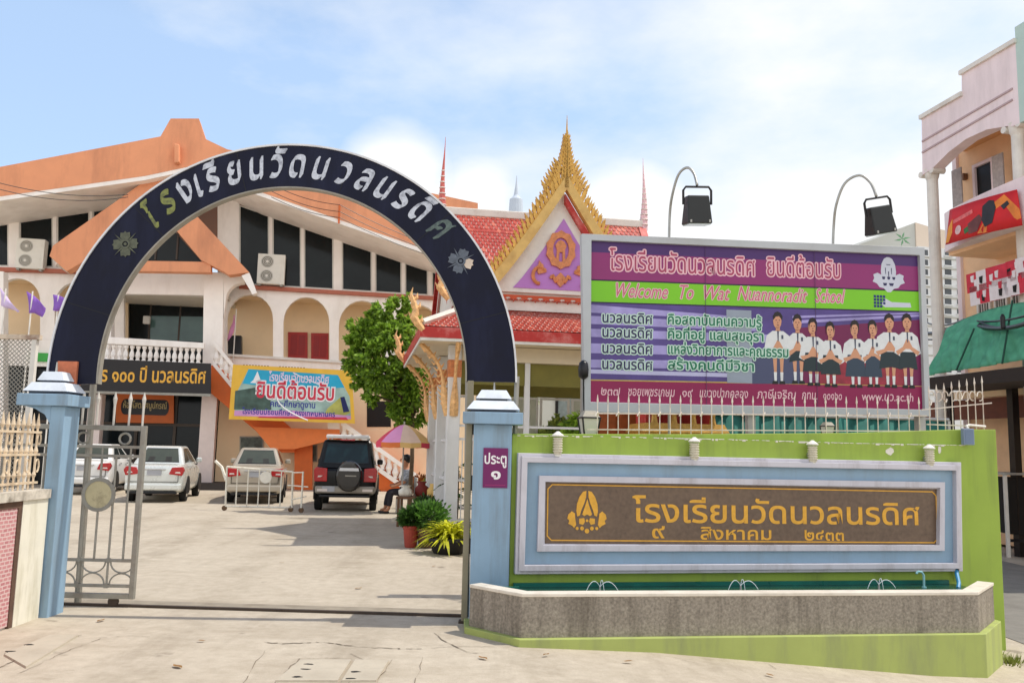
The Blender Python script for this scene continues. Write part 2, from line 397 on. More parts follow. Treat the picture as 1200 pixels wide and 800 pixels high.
def slab(quad, label, holes=()):
    P = [gpt(x, y) for x, y in quad]; c = sum(P, Vector())/4
    t = thing('drain_cover', label, 'drain cover', c)
    b = MB(); lo = b.pts([p-c+Vector((0, 0, -.01)) for p in P]); hi = b.pts([(p-c)*.985+Vector((0, 0, .014)) for p in P])
    b.face(hi); [b.face((lo[i], lo[(i+1) % 4], hi[(i+1) % 4], hi[i])) for i in range(4)]
    b.build('slab', m_concrete, t)
    for (x, y) in holes:
        p = gpt(x, y)-c; b = MB()
        b.prismz([(p.x+.034*cos(a)*(1+.3*sin(3*a+x)), p.y+.017*sin(a)*(1+.3*cos(2*a+y))) for a in [k*pi/6 for k in range(12)]], .010, .0155)
        b.build('lifting_hole', m_dark, t)
slab([(352, 774), (412, 774), (396, 799), (322, 799)], 'concrete drain cover with dark lifting holes on the drive, left of two', [(362, 780), (358, 786), (348, 795)])
slab([(416, 774), (456, 775), (441, 799), (400, 799)], 'concrete drain cover with dark lifting holes on the drive, right of two', [(416, 789), (410, 797)])
slab([(4, 768), (58, 745), (92, 745), (30, 783)], 'cracked concrete gutter cover beside the pink tiled wall', [(12, 765), (34, 757)])

# ---------------------------------------------------------------- gate pillars
m_pblue = M('pale_blue_paint', rgb(138, 168, 192), 0.6, 0.07, 3, dirt=rgb(112, 118, 120), dirt_amt=0.6, dirt_scale=1.5, streak=4)
m_capw = M('chalky_white_paint', rgb(214, 222, 232), 0.6, 0.06, 4, dirt=rgb(140, 145, 150), dirt_amt=0.4, dirt_scale=3)
def pillar(x0, x1, y0, y1, h, label, c0=None, c1=None, cd0=None, cd1=None):
    """shaft x0..x1, y0..y1; the cap may be wider than the shaft"""
    cx, cy = (x0+x1)/2, (y0+y1)/2
    c0 = x0-.1 if c0 is None else c0; c1 = x1+.1 if c1 is None else c1; cd0 = y0-.1 if cd0 is None else cd0; cd1 = y1+.1 if cd1 is None else cd1
    t = thing('gate_pillar', label, 'pillar', (cx, cy, 0))
    hw, hd = (x1-x0)/2, (y1-y0)/2
    a, b_, f, g = c0-cx, c1-cx, cd0-cy, cd1-cy
    MB().box(-hw, hw, -hd, hd, -.05, h).build('shaft', m_pblue, t, bevel=.008)
    if a < -hw-.15:
        MB().prism([(-hw, h-.16), (-hw-.05, h-.08), (-hw-.14, h-.03), (a+.04, h), (-hw, h)], -hd+.003, hd-.003).build('corbel', m_pblue, t)
    cap = MB().box(a, b_, f, g, h+.001, h+.11).build('capital', m_pblue, t, bevel=.006)
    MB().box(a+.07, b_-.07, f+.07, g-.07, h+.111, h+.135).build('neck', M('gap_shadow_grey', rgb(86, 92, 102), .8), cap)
    MB().taper(a+.03, b_-.03, f+.03, g-.03, h+.136, h+.22, .74).build('cap_step', m_capw, t, bevel=.004)
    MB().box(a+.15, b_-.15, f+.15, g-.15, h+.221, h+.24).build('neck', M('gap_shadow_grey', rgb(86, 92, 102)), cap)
    MB().taper(a+.11, b_-.11, f+.11, g-.11, h+.241, h+.325, .70).build('cap_top', m_capw, t, bevel=.004)
    mx_ = (a+b_)/2
    MB().tube([(mx_, 0, h+.32), (mx_, 0, h+.42)], [.012, .006]).build('finial', m_pole, t)
    return t
aL0, aL = at(48.5, 600, 7.92), at(66, 600, 7.92)
hL = at(60, 475.5, 7.92).z
pL = pillar(aL0.x, aL.x, 7.92, 8.20, hL, 'pale blue concrete gate pillar with stepped white cap, beside the wire mesh panel', at(19, 468, 7.86).x, at(80, 468, 7.86).x, 7.86, 8.28)
b = MB(); b.box(-.17, .02, .10, .20, hL+.215, hL+.44); b.build('brick_block', M('orange_brick', rgb(196, 116, 84), .8, .2, 12), pL, bevel=.004)
aR0, aR1 = at(552.5, 600, 8.02), at(598, 600, 8.02)
pR = pillar(aR0.x, aR1.x, 8.02, 8.40, at(580, 497, 8.02).z, 'pale blue concrete gate pillar with the purple plate, joined to the green wall')

# purple plate "ประตู ๑"
m_purple = M('purple_enamel', rgb(112, 22, 92), 0.4, 0.06, 6)
m_lwhite = M('white_lettering', rgb(238, 236, 238), 0.5, 0.03, 8)
q0, q1 = at(565.5, 571, 8.0), at(595.5, 525, 8.0)
t = thing('gate_number_plate', 'purple gate number plate with white Thai lettering on the right blue pillar', 'sign', (q0.x, 8.019, q0.z))
w, h = q1.x-q0.x, q1.z-q0.z
MB().box(0, w, -.012, -.001, 0, h).build('plate', m_purple, t)
b = MB(); T = lambda p: (p[0], -.0145, p[1])
b.text('ประตู', T, .012, w-.012, h*.50, h*.38, bold=.02)
b.text('๑', T, w*.33, w*.72, h*.21, h*.21, bold=.03)
b.build('lettering', m_lwhite, t)
MB().box(.02, w-.02, -.0145, -.0125, .022, .028).build('rule_line', M('plum_line', rgb(160, 50, 110)), t)

# ---------------------------------------------------------------- the arch over the gate
m_navy = M('navy_paint', rgb(9, 13, 38), 0.42, 0.25, 3, dirt=rgb(34, 40, 68), dirt_amt=0.6, dirt_scale=1.6, streak=1.5, spec=.2)
AY = 8.22
c0 = at(331.5, 442, AY); RO = (at(331.5, 170.5, AY)-c0).z; RI = (at(331.5, 221, AY)-c0).z
RIx = (at(548.5, 441, AY)-at(120, 428, AY)).length/2; ROx = (at(604, 441, AY)-at(57, 429, AY)).length/2
t_arch = thing('gate_arch', 'navy blue sheet metal arch with white Thai lettering spanning the gateway', 'arch', (c0.x, AY, 0))
zc = c0.z
a1 = 0.0; a0 = pi + 0.055
def arc(rx, rz, a): return (rx*cos(a), zc+rz*sin(a))
NA = 72
angs = [a1+(a0-a1)*i/NA for i in range(NA+1)]
angs2 = [a0-(a0-a1)*i/NA for i in range(NA+1)]
def band(rx0, rz0, rx1, rz1, y0, y1, name, mat):
    b = MB()
    for i in range(NA):
        A, B = angs[i], angs[i+1]
        o0, o1, i1, i0 = arc(rx0, rz0, A), arc(rx0, rz0, B), arc(rx1, rz1, B), arc(rx1, rz1, A)
        k = b.pts([(p[0], y, p[1]) for y in (y0, y1) for p in (o0, o1, i1, i0)])
        b.face((k[0], k[1], k[2], k[3])[::-1]); b.face((k[4], k[5], k[6], k[7]))
        b.face((k[0], k[1], k[5], k[4])); b.face((k[2], k[3], k[7], k[6]))
        if i == 0: b.face((k[3], k[0], k[4], k[7]))
        if i == NA-1: b.face((k[1], k[2], k[6], k[5]))
    return b.build(name, mat, t_arch)
band(ROx-.012, RO-.012, RIx+.010, RI+.010, -.03, .03, 'arch_band', m_navy)
m_rim = M('white_trim_paint', rgb(222, 224, 228), 0.5, 0.1, 10, dirt=DIRT, dirt_amt=0.4, dirt_scale=5)
band(ROx+.006, RO+.006, ROx-.012, RO-.012, -.045, .045, 'outer_rim', m_rim)
band(RIx+.010, RI+.010, RIx-.004, RI-.004, -.045, .045, 'inner_rim', M('worn_trim_paint', rgb(150, 146, 136), 0.5, 0.2, 10, dirt=DIRT, dirt_amt=0.6, dirt_scale=5))
for kk, aa in enumerate((.30, .80, 1.31, 1.83, 2.34, 2.84)):
    b = MB(); c_, s_ = cos(aa), sin(aa); p0, p1 = ((RIx+.012)*c_, zc+(RI+.012)*s_), ((ROx-.014)*c_, zc+(RO-.014)*s_); n_ = (-s_*.004, c_*.004)
    b.prism([(p0[0]-n_[0], p0[1]-n_[1]), (p1[0]-n_[0], p1[1]-n_[1]), (p1[0]+n_[0], p1[1]+n_[1]), (p0[0]+n_[0], p0[1]+n_[1])], -.0318, -.0301)
    b.build('sheet_joint', M('joint_dark', rgb(5, 7, 20), .6), t_arch)
m_let = M('worn_silver_lettering', rgb(196, 202, 214), 0.5, 0.2, 30, dirt=rgb(70, 74, 92), dirt_amt=0.75, dirt_scale=16)
m_let2 = M('faded_gold_lettering', rgb(128, 134, 70), 0.5, 0.25, 30, dirt=rgb(36, 40, 58), dirt_amt=0.8, dirt_scale=14)
m_let3 = M('peeling_lettering', rgb(88, 104, 100), 0.5, 0.3, 30, dirt=rgb(26, 30, 56), dirt_amt=0.9, dirt_scale=12)
# letters stand along the arc; each at the angle it has on the sign
letters = [('โ', 174, 249), ('ร', 199, 240), ('ง', 219, 229), ('เ', 234, 220), ('รี', 250, 212), ('ย', 275, 205), ('น', 301, 202), ('วั', 324, 201), ('ด', 348, 200),
           ('น', 375, 201), ('ว', 402, 207), ('ล', 426, 213), ('น', 449, 223), ('ร', 469, 238), ('ดิ', 488, 252), ('ศ', 514, 270)]
lb = [MB(), MB(), MB()]
for k, (ch, px, py) in enumerate(letters):
    P = at(px, py, AY-.035); dx, dz = P.x-c0.x, P.z-zc
    a = math.atan2(dx, dz)           # lean from the vertical
    rm = (RO*.5+RI*.5)
    cx, cz = rm*sin(a), zc+rm*cos(a)
    base = ch[0]
    vs, fs, x0, x1, y0, y1 = text_geo(base, .022)
    cap = .30 if base not in 'โ' else .27
    mid = (x0+x1)/2; my = (y0+y1)/2 if base == 'โ' else .27
    def T(p, a=a, cx=cx, cz=cz, mid=mid, my=my, cap=cap):
        x, z = p; xx, zz = (x-mid)*cap*.95+(z-my)*cap*.16, (z-my)*cap*1.28
        return (cx+xx*cos(a)+zz*sin(a), -.034, cz-xx*sin(a)+zz*cos(a))
    g = lb[0] if 2 <= k < 15 else (lb[1] if k < 2 else lb[2])
    vs, fs, x0, x1, y0, y1 = text_geo(ch, -.012)
    for n_ in range(5):                                  # the stroke of a broad slanted nib
        o_ = (n_-2)/2
        i = g.pts([tuple(Vector(T((x+.030*o_, y+.046*o_)))+Vector((0, -.0002*n_, 0))) for x, y in vs])
        for f in fs: g.face([i[j] for j in f])
lb[0].build('lettering', m_let, t_arch)
tag(lb[1].build('lettering', m_let2, t_arch), 'faded yellowish first two letters')
tag(lb[2].build('lettering', m_let3, t_arch), 'peeling dull last letter')
def flower(px, py, pm, odd=None, rot=0.0):
    P = at(px, py, AY-.034); x, z = P.x-c0.x, P.z
    b = MB(); y = -.0345
    for k in range(4):
        a = pi/4+k*pi/2+rot
        pts = []
        for (r, d) in ((.035, -.5), (.085, -.62), (.125, -.38), (.115, -.12), (.13, 0), (.115, .12), (.125, .38), (.085, .62), (.035, .5)):
            pts.append((x+r*cos(a+d), z+r*sin(a+d)))
        b.cur = 1 if k == odd else 0
        b.prism(pts, y-.004, y)
        b.cur = 0
        a2 = a+pi/4
        b.prism([(x+.05*cos(a2-.2), z+.05*sin(a2-.2)), (x+.15*cos(a2), z+.15*sin(a2)), (x+.05*cos(a2+.2), z+.05*sin(a2+.2))], y-.003, y)
    n = 14
    b.ring([(x+.048*cos(2*pi*k/n), z+.048*sin(2*pi*k/n)) for k in range(n)], [(x+.028*cos(2*pi*k/n), z+.028*sin(2*pi*k/n)) for k in range(n)], y-.008, y)
    b.prism([(x+.016*cos(2*pi*k/n), z+.016*sin(2*pi*k/n)) for k in range(n)], y-.008, y)
    return b.build('flower_emblem', [pm, M('pale_petal', rgb(208, 192, 176), .5)], t_arch)
flower(147, 286, M('tarnished_brass', rgb(84, 88, 72), .5, .35, 20), None, rot=-.7)
flower(540, 306, M('tarnished_silver', rgb(88, 96, 108), .5, .35, 20), 3, rot=.5)
# steel legs and braces that carry the arch
def leg(px, ptop, pbot, r=.024, yy=.05):
    a, c = at(px[0], ptop, AY+yy), at(px[1], pbot, AY+yy)
    b = MB(); b.tube([(a.x-c0.x, yy, a.z), (c.x-c0.x, yy, max(0, c.z))], r); b.build('support_post', m_grey, t_arch)
leg((112, 91), 416, 707, .034, .40); leg((606, 603), 441, 520); leg((72, 70), 408, 460); leg((549, 546), 430, 722, .03)
b = MB(); a, c, d = at(58, 422, AY+.04), at(72, 410, AY+.04), at(112, 424, AY+.04)
b.tube([(v.x-c0.x, .06, v.z) for v in (a, c, d)], .014); b.build('brace', m_pole, t_arch)

# ---------------------------------------------------------------- sliding gate leaf
GY = 8.50
def gx(px, py): v = at(px, py, GY); return v.x, v.z
o = at(157, 706, GY); t = thing('sliding_gate', 'grey steel sliding gate leaf with round plate, half open beside the left pillar', 'gate', (o.x, GY, 0))
zt = at(172, 499, GY).z; zb = at(157, 704, GY).z+.02
X1 = 0.0; X0 = -1.62
fr = MB().box(X1-.05, X1, -.025, .025, zb, zt).box(X0, X0+.05, -.025, .025, zb, zt).box(X0, X1-.051, -.024, .024, zt-.05, zt-.001).box(X0, X1-.051, -.024, .024, zb, zb+.05)
fr.build('frame', m_grey, t, bevel=.004)
hz_ = [zt-.21, zt-.30, zb+.36, zb+.12]
for z in hz_: MB().box(X0+.051, X1-.051, -.017, .017, z-.014, z+.014).build('rail', m_grey, t)
xs = [X1-.14*k for k in range(1, 12)]
for k, x in enumerate(xs):
    b = MB()
    b.tube([(x, 0, hz_[3] if k % 2 else hz_[2]), (x, 0, hz_[1])], .011, 6)
    if k % 2 == 0: b.tube([(x, 0, hz_[1]), (x, 0, hz_[0])], .010, 6)
    if k % 2 == 1: b.box(x-.02, x+.02, -.019, .019, hz_[3]-.02, hz_[3]+.02).box(x-.018, x+.018, -.019, .019, hz_[2]-.02, hz_[2]+.02)
    b.build('bar', m_grey, t)
b = MB()
for k in range(0, 11, 2):
    cx = xs[k]; r = .115
    b.tube([(cx+r*cos(a), 0, hz_[2]-.014-r*.9*sin(a)) for a in [pi*i/10 for i in range(11)]], .008, 6)
    b.tube([(cx+r*cos(a), 0, hz_[3]+.014+r*.9*sin(a)) for a in [pi*i/10 for i in range(11)]], .008, 6)
    b.tube([(cx, 0, hz_[2]-.014-r*.9), (cx, 0, hz_[3]+.014+r*.9)], .006, 6)
b.build('scrollwork', m_grey, t)
b = MB()
for px in (147, 98):
    b = MB(); x, z = gx(px, 509); x -= o.x
    z = zt-.13
    b.tube([(x+.055*cos(a), 0, z+.055*sin(a)) for a in [2*pi*i/16 for i in range(17)]], .012, 6)
    b.build('ring_ornament', m_grey, t)
for px in (113, 133, 151, 167, 96):
    x, _ = gx(px, 495); x -= o.x
    b = MB(); b.tube([(x, 0, zt), (x, 0, zt+.20), (x, 0, zt+.26), (x, 0, zt+.33)], [.010, .012, .020, .003], 6); b.build('spear_tip', M('pale_grey_paint', rgb(200, 196, 188), .5, .1), t)
x, z = gx(117, 579); x -= o.x
b = MB(); n = 24
b.ring([(x+.165*cos(2*pi*k/n), z+.165*sin(2*pi*k/n)) for k in range(n)], [(x+.13*cos(2*pi*k/n), z+.13*sin(2*pi*k/n)) for k in range(n)], -.035, -.02)
d = b.build('round_plate', m_grey, t)
b = MB(); b.prism([(x+.131*cos(2*pi*k/n), z+.131*sin(2*pi*k/n)) for k in range(n)], -.03, -.021)
b.build('disc', M('weathered_disc', rgb(196, 186, 150), .6, .2, 5, dirt=rgb(96, 84, 70), dirt_amt=.9, dirt_scale=5), d)
b = MB()
for xx in (X1-.2, X0+.3): b.prism([(xx+.05*cos(2*pi*k/12), .05+.05*sin(2*pi*k/12)) for k in range(12)], -.015, .015)
b.build('roller', m_rail, t)

# closing post with its strike plates, against the right pillar
p0 = at(544, 722, 8.12); z1 = at(545, 446, 8.12).z
t = thing('gate_post', 'tall slim khaki steel gate post beside the right blue pillar', 'gate post', (p0.x, 8.12, 0))
MB().box(-.028, .028, -.03, .03, 0, z1).build('post', M('khaki_steel', rgb(136, 130, 108), .5, .1, 8, dirt=DIRT, dirt_amt=.5, dirt_scale=4), t, bevel=.004)
for z in (1.72, 1.2, .62): MB().box(.029, .046, -.02, .02, z, z+.14).build('hinge', m_rail, t)
MB().box(-.05, .05, -.05, .05, 0, .02).build('base_plate', m_rail, t)

# ---------------------------------------------------------------- left boundary wall, running towards the viewer
wx = at(55, 574, 7.86).x
def wallmat_tiles():
    m = bpy.data.materials.new('pink_tiles'); m.use_nodes = True; n = m.node_tree.nodes; l = m.node_tree.links; b = n['Principled BSDF']
    t = n.new('ShaderNodeTexCoord'); s = n.new('ShaderNodeSeparateXYZ'); l.new(t.outputs['Object'], s.inputs[0])
    z = n.new('ShaderNodeTexNoise'); z.inputs['Scale'].default_value = 9; l.new(t.outputs['Object'], z.inputs['Vector'])
    zz = n.new('ShaderNodeMath'); zz.operation = 'MULTIPLY_ADD'; zz.inputs[1].default_value = .012; l.new(z.outputs['Fac'], zz.inputs[0]); l.new(s.outputs['Z'], zz.inputs[2])
    c = n.new('ShaderNodeCombineXYZ'); l.new(s.outputs['Y'], c.inputs['X']); l.new(zz.outputs[0], c.inputs['Y'])
    k = n.new('ShaderNodeTexBrick'); k.inputs['Scale'].default_value = 1; k.inputs['Brick Width'].default_value = .068; k.inputs['Row Height'].default_value = .034
    k.inputs['Mortar Size'].default_value = .006; k.inputs['Color1'].default_value = rgb(200, 140, 142); k.inputs['Color2'].default_value = rgb(184, 118, 124); k.inputs['Mortar'].default_value = rgb(212, 186, 182)
    l.new(c.outputs[0], k.inputs['Vector']); l.new(k.outputs['Color'], b.inputs['Base Color']); b.inputs['Roughness'].default_value = .45
    bp = n.new('ShaderNodeBump'); bp.inputs['Strength'].default_value = .5; bp.inputs['Distance'].default_value = .005; bp.invert = True; l.new(k.outputs['Fac'], bp.inputs['Height']); l.new(bp.outputs[0], b.inputs['Normal'])
    return m
t = thing('boundary_wall', 'low white wall with pink tiled panel beside the left gate pillar', 'wall', (wx, 7.9, 0))
WH = 1.12
MB().box(-.24, -.03, -6.0, 0.0, -.05, WH-.06).build('wall', m_white, t)
MB().box(-.28, .02, -6.0, .002, WH-.059, WH+.02).build('coping', M('dirty_coping', rgb(206, 198, 184), .8, .14, 6, dirt=rgb(84, 74, 62), dirt_amt=.85, dirt_scale=4), t)
MB().box(-.029, .0, -.40, 0.0, -.05, WH-.061).build('end_pier', M('stained_white', rgb(226, 222, 206), .75, .06, 4, dirt=rgb(150, 140, 96), dirt_amt=.6, dirt_scale=2.5, streak=2), t)
MB().box(-.029, -.012, -6.0, -.46, .02, WH-.12).build('tile_panel', wallmat_tiles(), t)
b = MB().box(-.029, -.004, -.459, -.401, -.02, WH-.061).box(-.029, -.004, -6.0, -.46, WH-.119, WH-.061)
b.build('panel_border', M('brown_grime', rgb(92, 70, 58), .9, .3, 8), t)
# ornate fence on it
m_fence = M('cream_cast_metal', rgb(216, 196, 168), .5, .12, 10, dirt=rgb(120, 92, 62), dirt_amt=.6, dirt_scale=8)
t = thing('ornate_fence', 'cream cast metal fence with spear tips standing on the tiled wall', 'fence', (wx-.1, 7.85, WH+.02))
for k in range(22):
    b = MB(); y = -.05-.078*k
    b.lathe([(.013, 0), (.013, .12), (.024, .15), (.013, .19), (.02, .30), (.026, .34), (.012, .40), (.012, .55), (.024, .58), (.012, .61), (.004, .68), (.026, .62), (.004, .72)] if False else
            [(.009, 0), (.009, .10), (.02, .13), (.009, .16), (.009, .30), (.021, .34), (.009, .38), (.009, .54), (.02, .57), (.014, .60), (.002, .68)], 0, y, 8)
    if k % 2 == 0:
        b.tube([(0, y+.039+.03*cos(a), .21+.06*sin(a)) for a in [2*pi*i/10 for i in range(11)]], .008, 5)
        b.tube([(0, y+.039+.028*cos(a), .45+.05*sin(a)) for a in [2*pi*i/10 for i in range(11)]], .008, 5)
    b.build('pale', m_fence, t)
b = MB()
for z in (.05, .30, .50): MB().box(-.016, .016, -1.7, 0, z, z+.02).build('rail', m_fence, t)

# wire mesh panel behind it
MYY = 8.85
a, c = at(36, 490, MYY), at(34, 398, MYY)
t = thing('mesh_panel', 'grey wire mesh panel with white post and rusty top rail', 'mesh fence', (a.x, MYY, 0))
zt2 = c.z; zb2 = .9
MB().box(-.05, 0, -.025, .025, 0, zt2).build('post', m_white, t)
MB().box(-2.6, .03, -.03, .03, zt2+.001, zt2+.05).build('top_rail', M('rusty_white_rail', rgb(206, 190, 170), .7, .2, 8, dirt=rgb(110, 60, 40), dirt_amt=.9, dirt_scale=6), t)
b = MB(); H = zt2-zb2; xr = -.05
k = 0
step = .046
n = int((2.5+H)/step)
for i in range(n):
    x = -2.55+i*step-H*0.0
    for sg in (1, -1):
        xa, za = (x-H if sg > 0 else x), zb2
        xb, zb3 = (x if sg > 0 else x-H), zt2
        # clip to the panel
        def clip(xa, za, xb, zb3):
            if max(xa, xb) <= -2.55 or min(xa, xb) >= xr: return None
            P = [(xa, za), (xb, zb3)]
            for lim, s_ in ((-2.55, 1), (xr, -1)):
                for j in (0, 1):
                    if (P[j][0]-lim)*s_ < 0:
                        f = (lim-P[j][0])/(P[1-j][0]-P[j][0]); P[j] = (lim, P[j][1]+f*(P[1-j][1]-P[j][1]))
            return P
        P = clip(xa, za, xb, zb3)
        if P: b.bar((P[0][0], .004*sg, P[0][1]), (P[1][0], .004*sg, P[1][1]), .006)
b.build('wire_mesh', M('mesh_wire', rgb(150, 146, 136), .5, .1), t)
# ---------------------------------------------------------------- the green name wall
WO = at(600.5, 600, 8.12); WF = Fr((WO.x, WO.y, 0), 10.5)
m_green = M('lime_green_paint', rgb(146, 170, 70), 0.7, 0.07, 2.5, dirt=rgb(104, 116, 66), dirt_amt=0.42, dirt_scale=1.5, streak=4)
t_wall = thing_fr('sign_wall', 'lime green concrete wall carrying the brown name plaque of the school', 'wall', WF)
main = WF.pl([(600.5, 508), (800, 508.5), (1000, 507), (1125, 503), (1167, 503)], 0.06)
main = [(main[0][0], -.4)] + main + [(main[-1][0]+.0, -.4)]
MB().prism(main, 0.06, 0.30).build('wall', m_green, t_wall, bevel=.006)
fl = WF.pl([(600.5, 509.5), (700, 511), (850, 514.5), (1000, 519), (1132, 521.5)], 0.0)
fl = [(fl[0][0], -.35)] + fl + [(fl[-1][0], -.35)]
MB().prism(fl, 0.0, 0.059).build('front_facing', m_green, t_wall)
# chipped white edge along the top of the facing
b = MB(); rr = random.Random(3); top = WF.pl([(606, 510), (700, 511), (850, 514.5), (1000, 519), (1131, 521.5)], 0.0)
for (x0, z0), (x1, z1) in zip(top, top[1:]):
    n = max(1, int((x1-x0)/.035))
    for i in range(n):
        if rr.random() < .8:
            u0, u1 = i/n, (i+rr.uniform(.5, 1.2))/n
            b.box(x0+(x1-x0)*u0, x0+(x1-x0)*min(1, u1), -.004, .03, z0+(z1-z0)*u0-rr.choice((.003, .004, .005, .006, .008, .016)), z0+(z1-z0)*u0+.003)
b.build('chipped_edge', M('bare_plaster', rgb(214, 210, 196), .9, .12, 20), t_wall)
b = MB(); rr = random.Random(5)
for px, py, w_ in ((1043, 529, .045), (1101, 526, .022)):
    x, z = WF.loc(px, py, -.002)
    b.prism([(x+w_*rr.uniform(.7, 1.2)*cos(a), z+.04*rr.uniform(.7, 1.2)*sin(a)) for a in [2*pi*k/9 for k in range(9)]], -.0025, .002)
b.build('bare_patch', M('bare_plaster', rgb(214, 210, 196)), t_wall)

# nested mouldings round the plaque
def quad(pts, off): return WF.pl(pts, off)
def inset(q, f):
    cx = sum(p[0] for p in q)/4; cz = sum(p[1] for p in q)/4
    return [(p[0]-math.copysign(f, p[0]-cx), p[1]-math.copysign(f, p[1]-cz)) for p in q]
oq = quad([(608, 530.5), (1128.5, 541.5), (1130.5, 669.5), (604, 673)], -.10)
m_trim = M('pearl_grey_trim', rgb(198, 196, 204), 0.5, 0.05, 5, dirt=rgb(140, 130, 128), dirt_amt=.55, dirt_scale=2.4, streak=2)
m_fblue = M('sky_blue_trim', rgb(138, 166, 188), 0.55, 0.05, 4, dirt=rgb(126, 136, 144), dirt_amt=.35, dirt_scale=1.8, streak=3)
q1 = inset(oq, .085); q2 = inset(oq, .205); q3 = inset(oq, .262); 
pq = quad([(638.5, 563.5), (1099.5, 572.5), (1100, 639), (637.5, 636.5)], -.03)
b = MB(); b.ring(oq, inset(oq, .03), -.075, -.001); b.ring(inset(oq, .03), q1, -.105, -.001); mo = b.build('plaque_moulding', m_trim, t_wall, bevel=.005)
MB().ring(inset(oq, .0851), q2, -.045, -.001).build('blue_band', m_fblue, mo)
b = MB(); b.ring(inset(oq, .2051), q3, -.085, -.001); b.ring(inset(oq, .2622), pq, -.06, -.001); b.build('inner_moulding', m_trim, mo, bevel=.004)
m_brown = M('brown_granite', rgb(104, 84, 68), 0.35, 0.22, 26, dirt=rgb(128, 106, 84), dirt_amt=.5, dirt_scale=3, spec=.5)
t_pq = thing_fr('name_plaque', 'brown stone plaque with gold Thai school name, date and crest', 'plaque', WF)
MB().prism(pq, -.03, -.0015).build('stone', m_brown, t_pq)
PX = lambda px, py: WF.loc(px, py, -.033)
def TQ(p): return (p[0], -.0335, p[1])
Tw = lambda pts: [PX(a, c) for a, c in pts]
def fitted_text(b, body, x0, y0, x1, y1, bold=.0, zh=None):
    """baseline runs from pixel (x0, y0) to (x1, y1)"""
    A, B = PX(x0, y0), PX(x1, y1); Lw = B[0]-A[0]; sl_ = (B[1]-A[1])/Lw
    b.text(body, lambda p: (A[0]+p[0], -.0335, A[1]+p[0]*sl_+p[1]), 0, Lw, 0, cap=zh, bold=bold)
b = MB()
fitted_text(b, 'โรงเรียนวัดนวลนรดิศ', 741, 611, 1078, 614.5, .014, zh=.30)
fitted_text(b, '๙', 764, 630, 779, 630, .012, zh=.19)
fitted_text(b, 'สิงหาคม', 821, 631.5, 904, 632, .014, zh=.165)
fitted_text(b, '๒๔๓๓', 943, 632.5, 989, 633, .014, zh=.165)
b.build('gold_lettering', m_goldf, t_pq)
# gold line border with cut corners
def line_border(q, f, w, c):
    x0, x1 = q[0][0]+f, q[1][0]-f; zt0, zt1 = q[0][1]-f, q[1][1]-f; zb0, zb1 = q[3][1]+f, q[2][1]+f
    o = [(x0, zt0-c), (x0+c, zt0), (x1-c, zt1), (x1, zt1-c), (x1, zb1+c), (x1-c, zb1), (x0+c, zb0), (x0, zb0+c)]
    i = [(x0+w, zt0-c-w*.3), (x0+c+w*.3, zt0-w), (x1-c-w*.3, zt1-w), (x1-w, zt1-c-w*.3), (x1-w, zb1+c+w*.3), (x1-c-w*.3, zb1+w), (x0+c+w*.3, zb0+w), (x0+w, zb0+c+w*.3)]
    return o, i
o_, i_ = line_border(pq, .025, .011, .045)
MB().ring(o_, i_, -.0335, -.0305).build('gold_border', m_goldf, t_pq)
# gold crest
b = MB(); cx, cz = PX(688, 600); s_ = .0096
def cpoly(pts, d0=-.036, d1=-.0305, mir=False):
    b.prism([(cx+p[0]*s_, cz+p[1]*s_) for p in pts], d0, d1)
    if mir: b.prism([(cx-p[0]*s_, cz+p[1]*s_) for p in pts], d0, d1)
cpoly([(-1, 21), (-4.5, 20), (-8, 15), (-10.5, 8), (-11, 1), (-10, -4), (-7.5, -3), (-6, 2), (-3, 9), (-1.2, 15)], mir=True)
cpoly([(0, 13), (-1.8, 7), (-5, -2), (-3, -3.5), (0, -2), (3, -3.5), (5, -2), (1.8, 7)])
cpoly([(-12.5, -1), (-15.5, 1), (-19, -2), (-20, -6), (-18, -8), (-19, -11), (-15, -13), (-13, -15), (-11, -12), (-12, -6)], mir=True)
cpoly([(-8, -6), (-3, -5.5), (-2, -9), (-4, -12), (-8, -11)], mir=True)
for x, z, r in ((0, -18, 2.4), (-5, -15.5, 2), (5, -15.5, 2), (-10, -15.5, 1.6), (10, -15.5, 1.6), (0, -8, 1.4)):
    cpoly([(x+r*cos(a), z+r*sin(a)) for a in [2*pi*k/8 for k in range(8)]])
b.build('gold_crest', m_goldf, t_pq)

# ribbed spot lamps standing on the wall edge
for i, (px, py, wd) in enumerate(((653, 532, 'above the left end of the plaque frame'), (813, 538, 'second from the left along the wall edge'), (951.5, 541, 'third from the left along the wall edge'), (1088.5, 545, 'above the right end of the plaque frame'))):
    x, z = WF.loc(px, py, -.06)
    p = WF.world(x, -.075, z)
    t = thing('wall_lamp', 'small ribbed cream wall lamp with white cap, ' + wd, 'wall lamp', p, WF.a, 'ribbed lamps along the edge of the green wall')
    m_cream = M('cream_plastic', rgb(206, 200, 180), .5, .1, 8, dirt=rgb(120, 104, 80), dirt_amt=.5, dirt_scale=8)
    b = MB(); pr = [(.038, .0)]
    for k in range(6): pr += [(.038, .02+.024*k), (.048, .024+.024*k), (.048, .034+.024*k), (.038, .038+.024*k)]
    b.lathe(pr, 0, 0, 12); b.build('ribbed_body', m_cream, t)
    MB().lathe([(.056, .168), (.058, .18), (.03, .2), (.012, .215)], 0, 0, 12).build('cap', m_white, t)
    MB().box(-.02, .02, .0, .085, .05, .09).build('bracket', m_pole, t)
    MB().lathe([(.03, -.022), (.034, -.001)], 0, 0, 10).build('lens', M('frosted_lens', rgb(220, 220, 214), .3, .05), t)
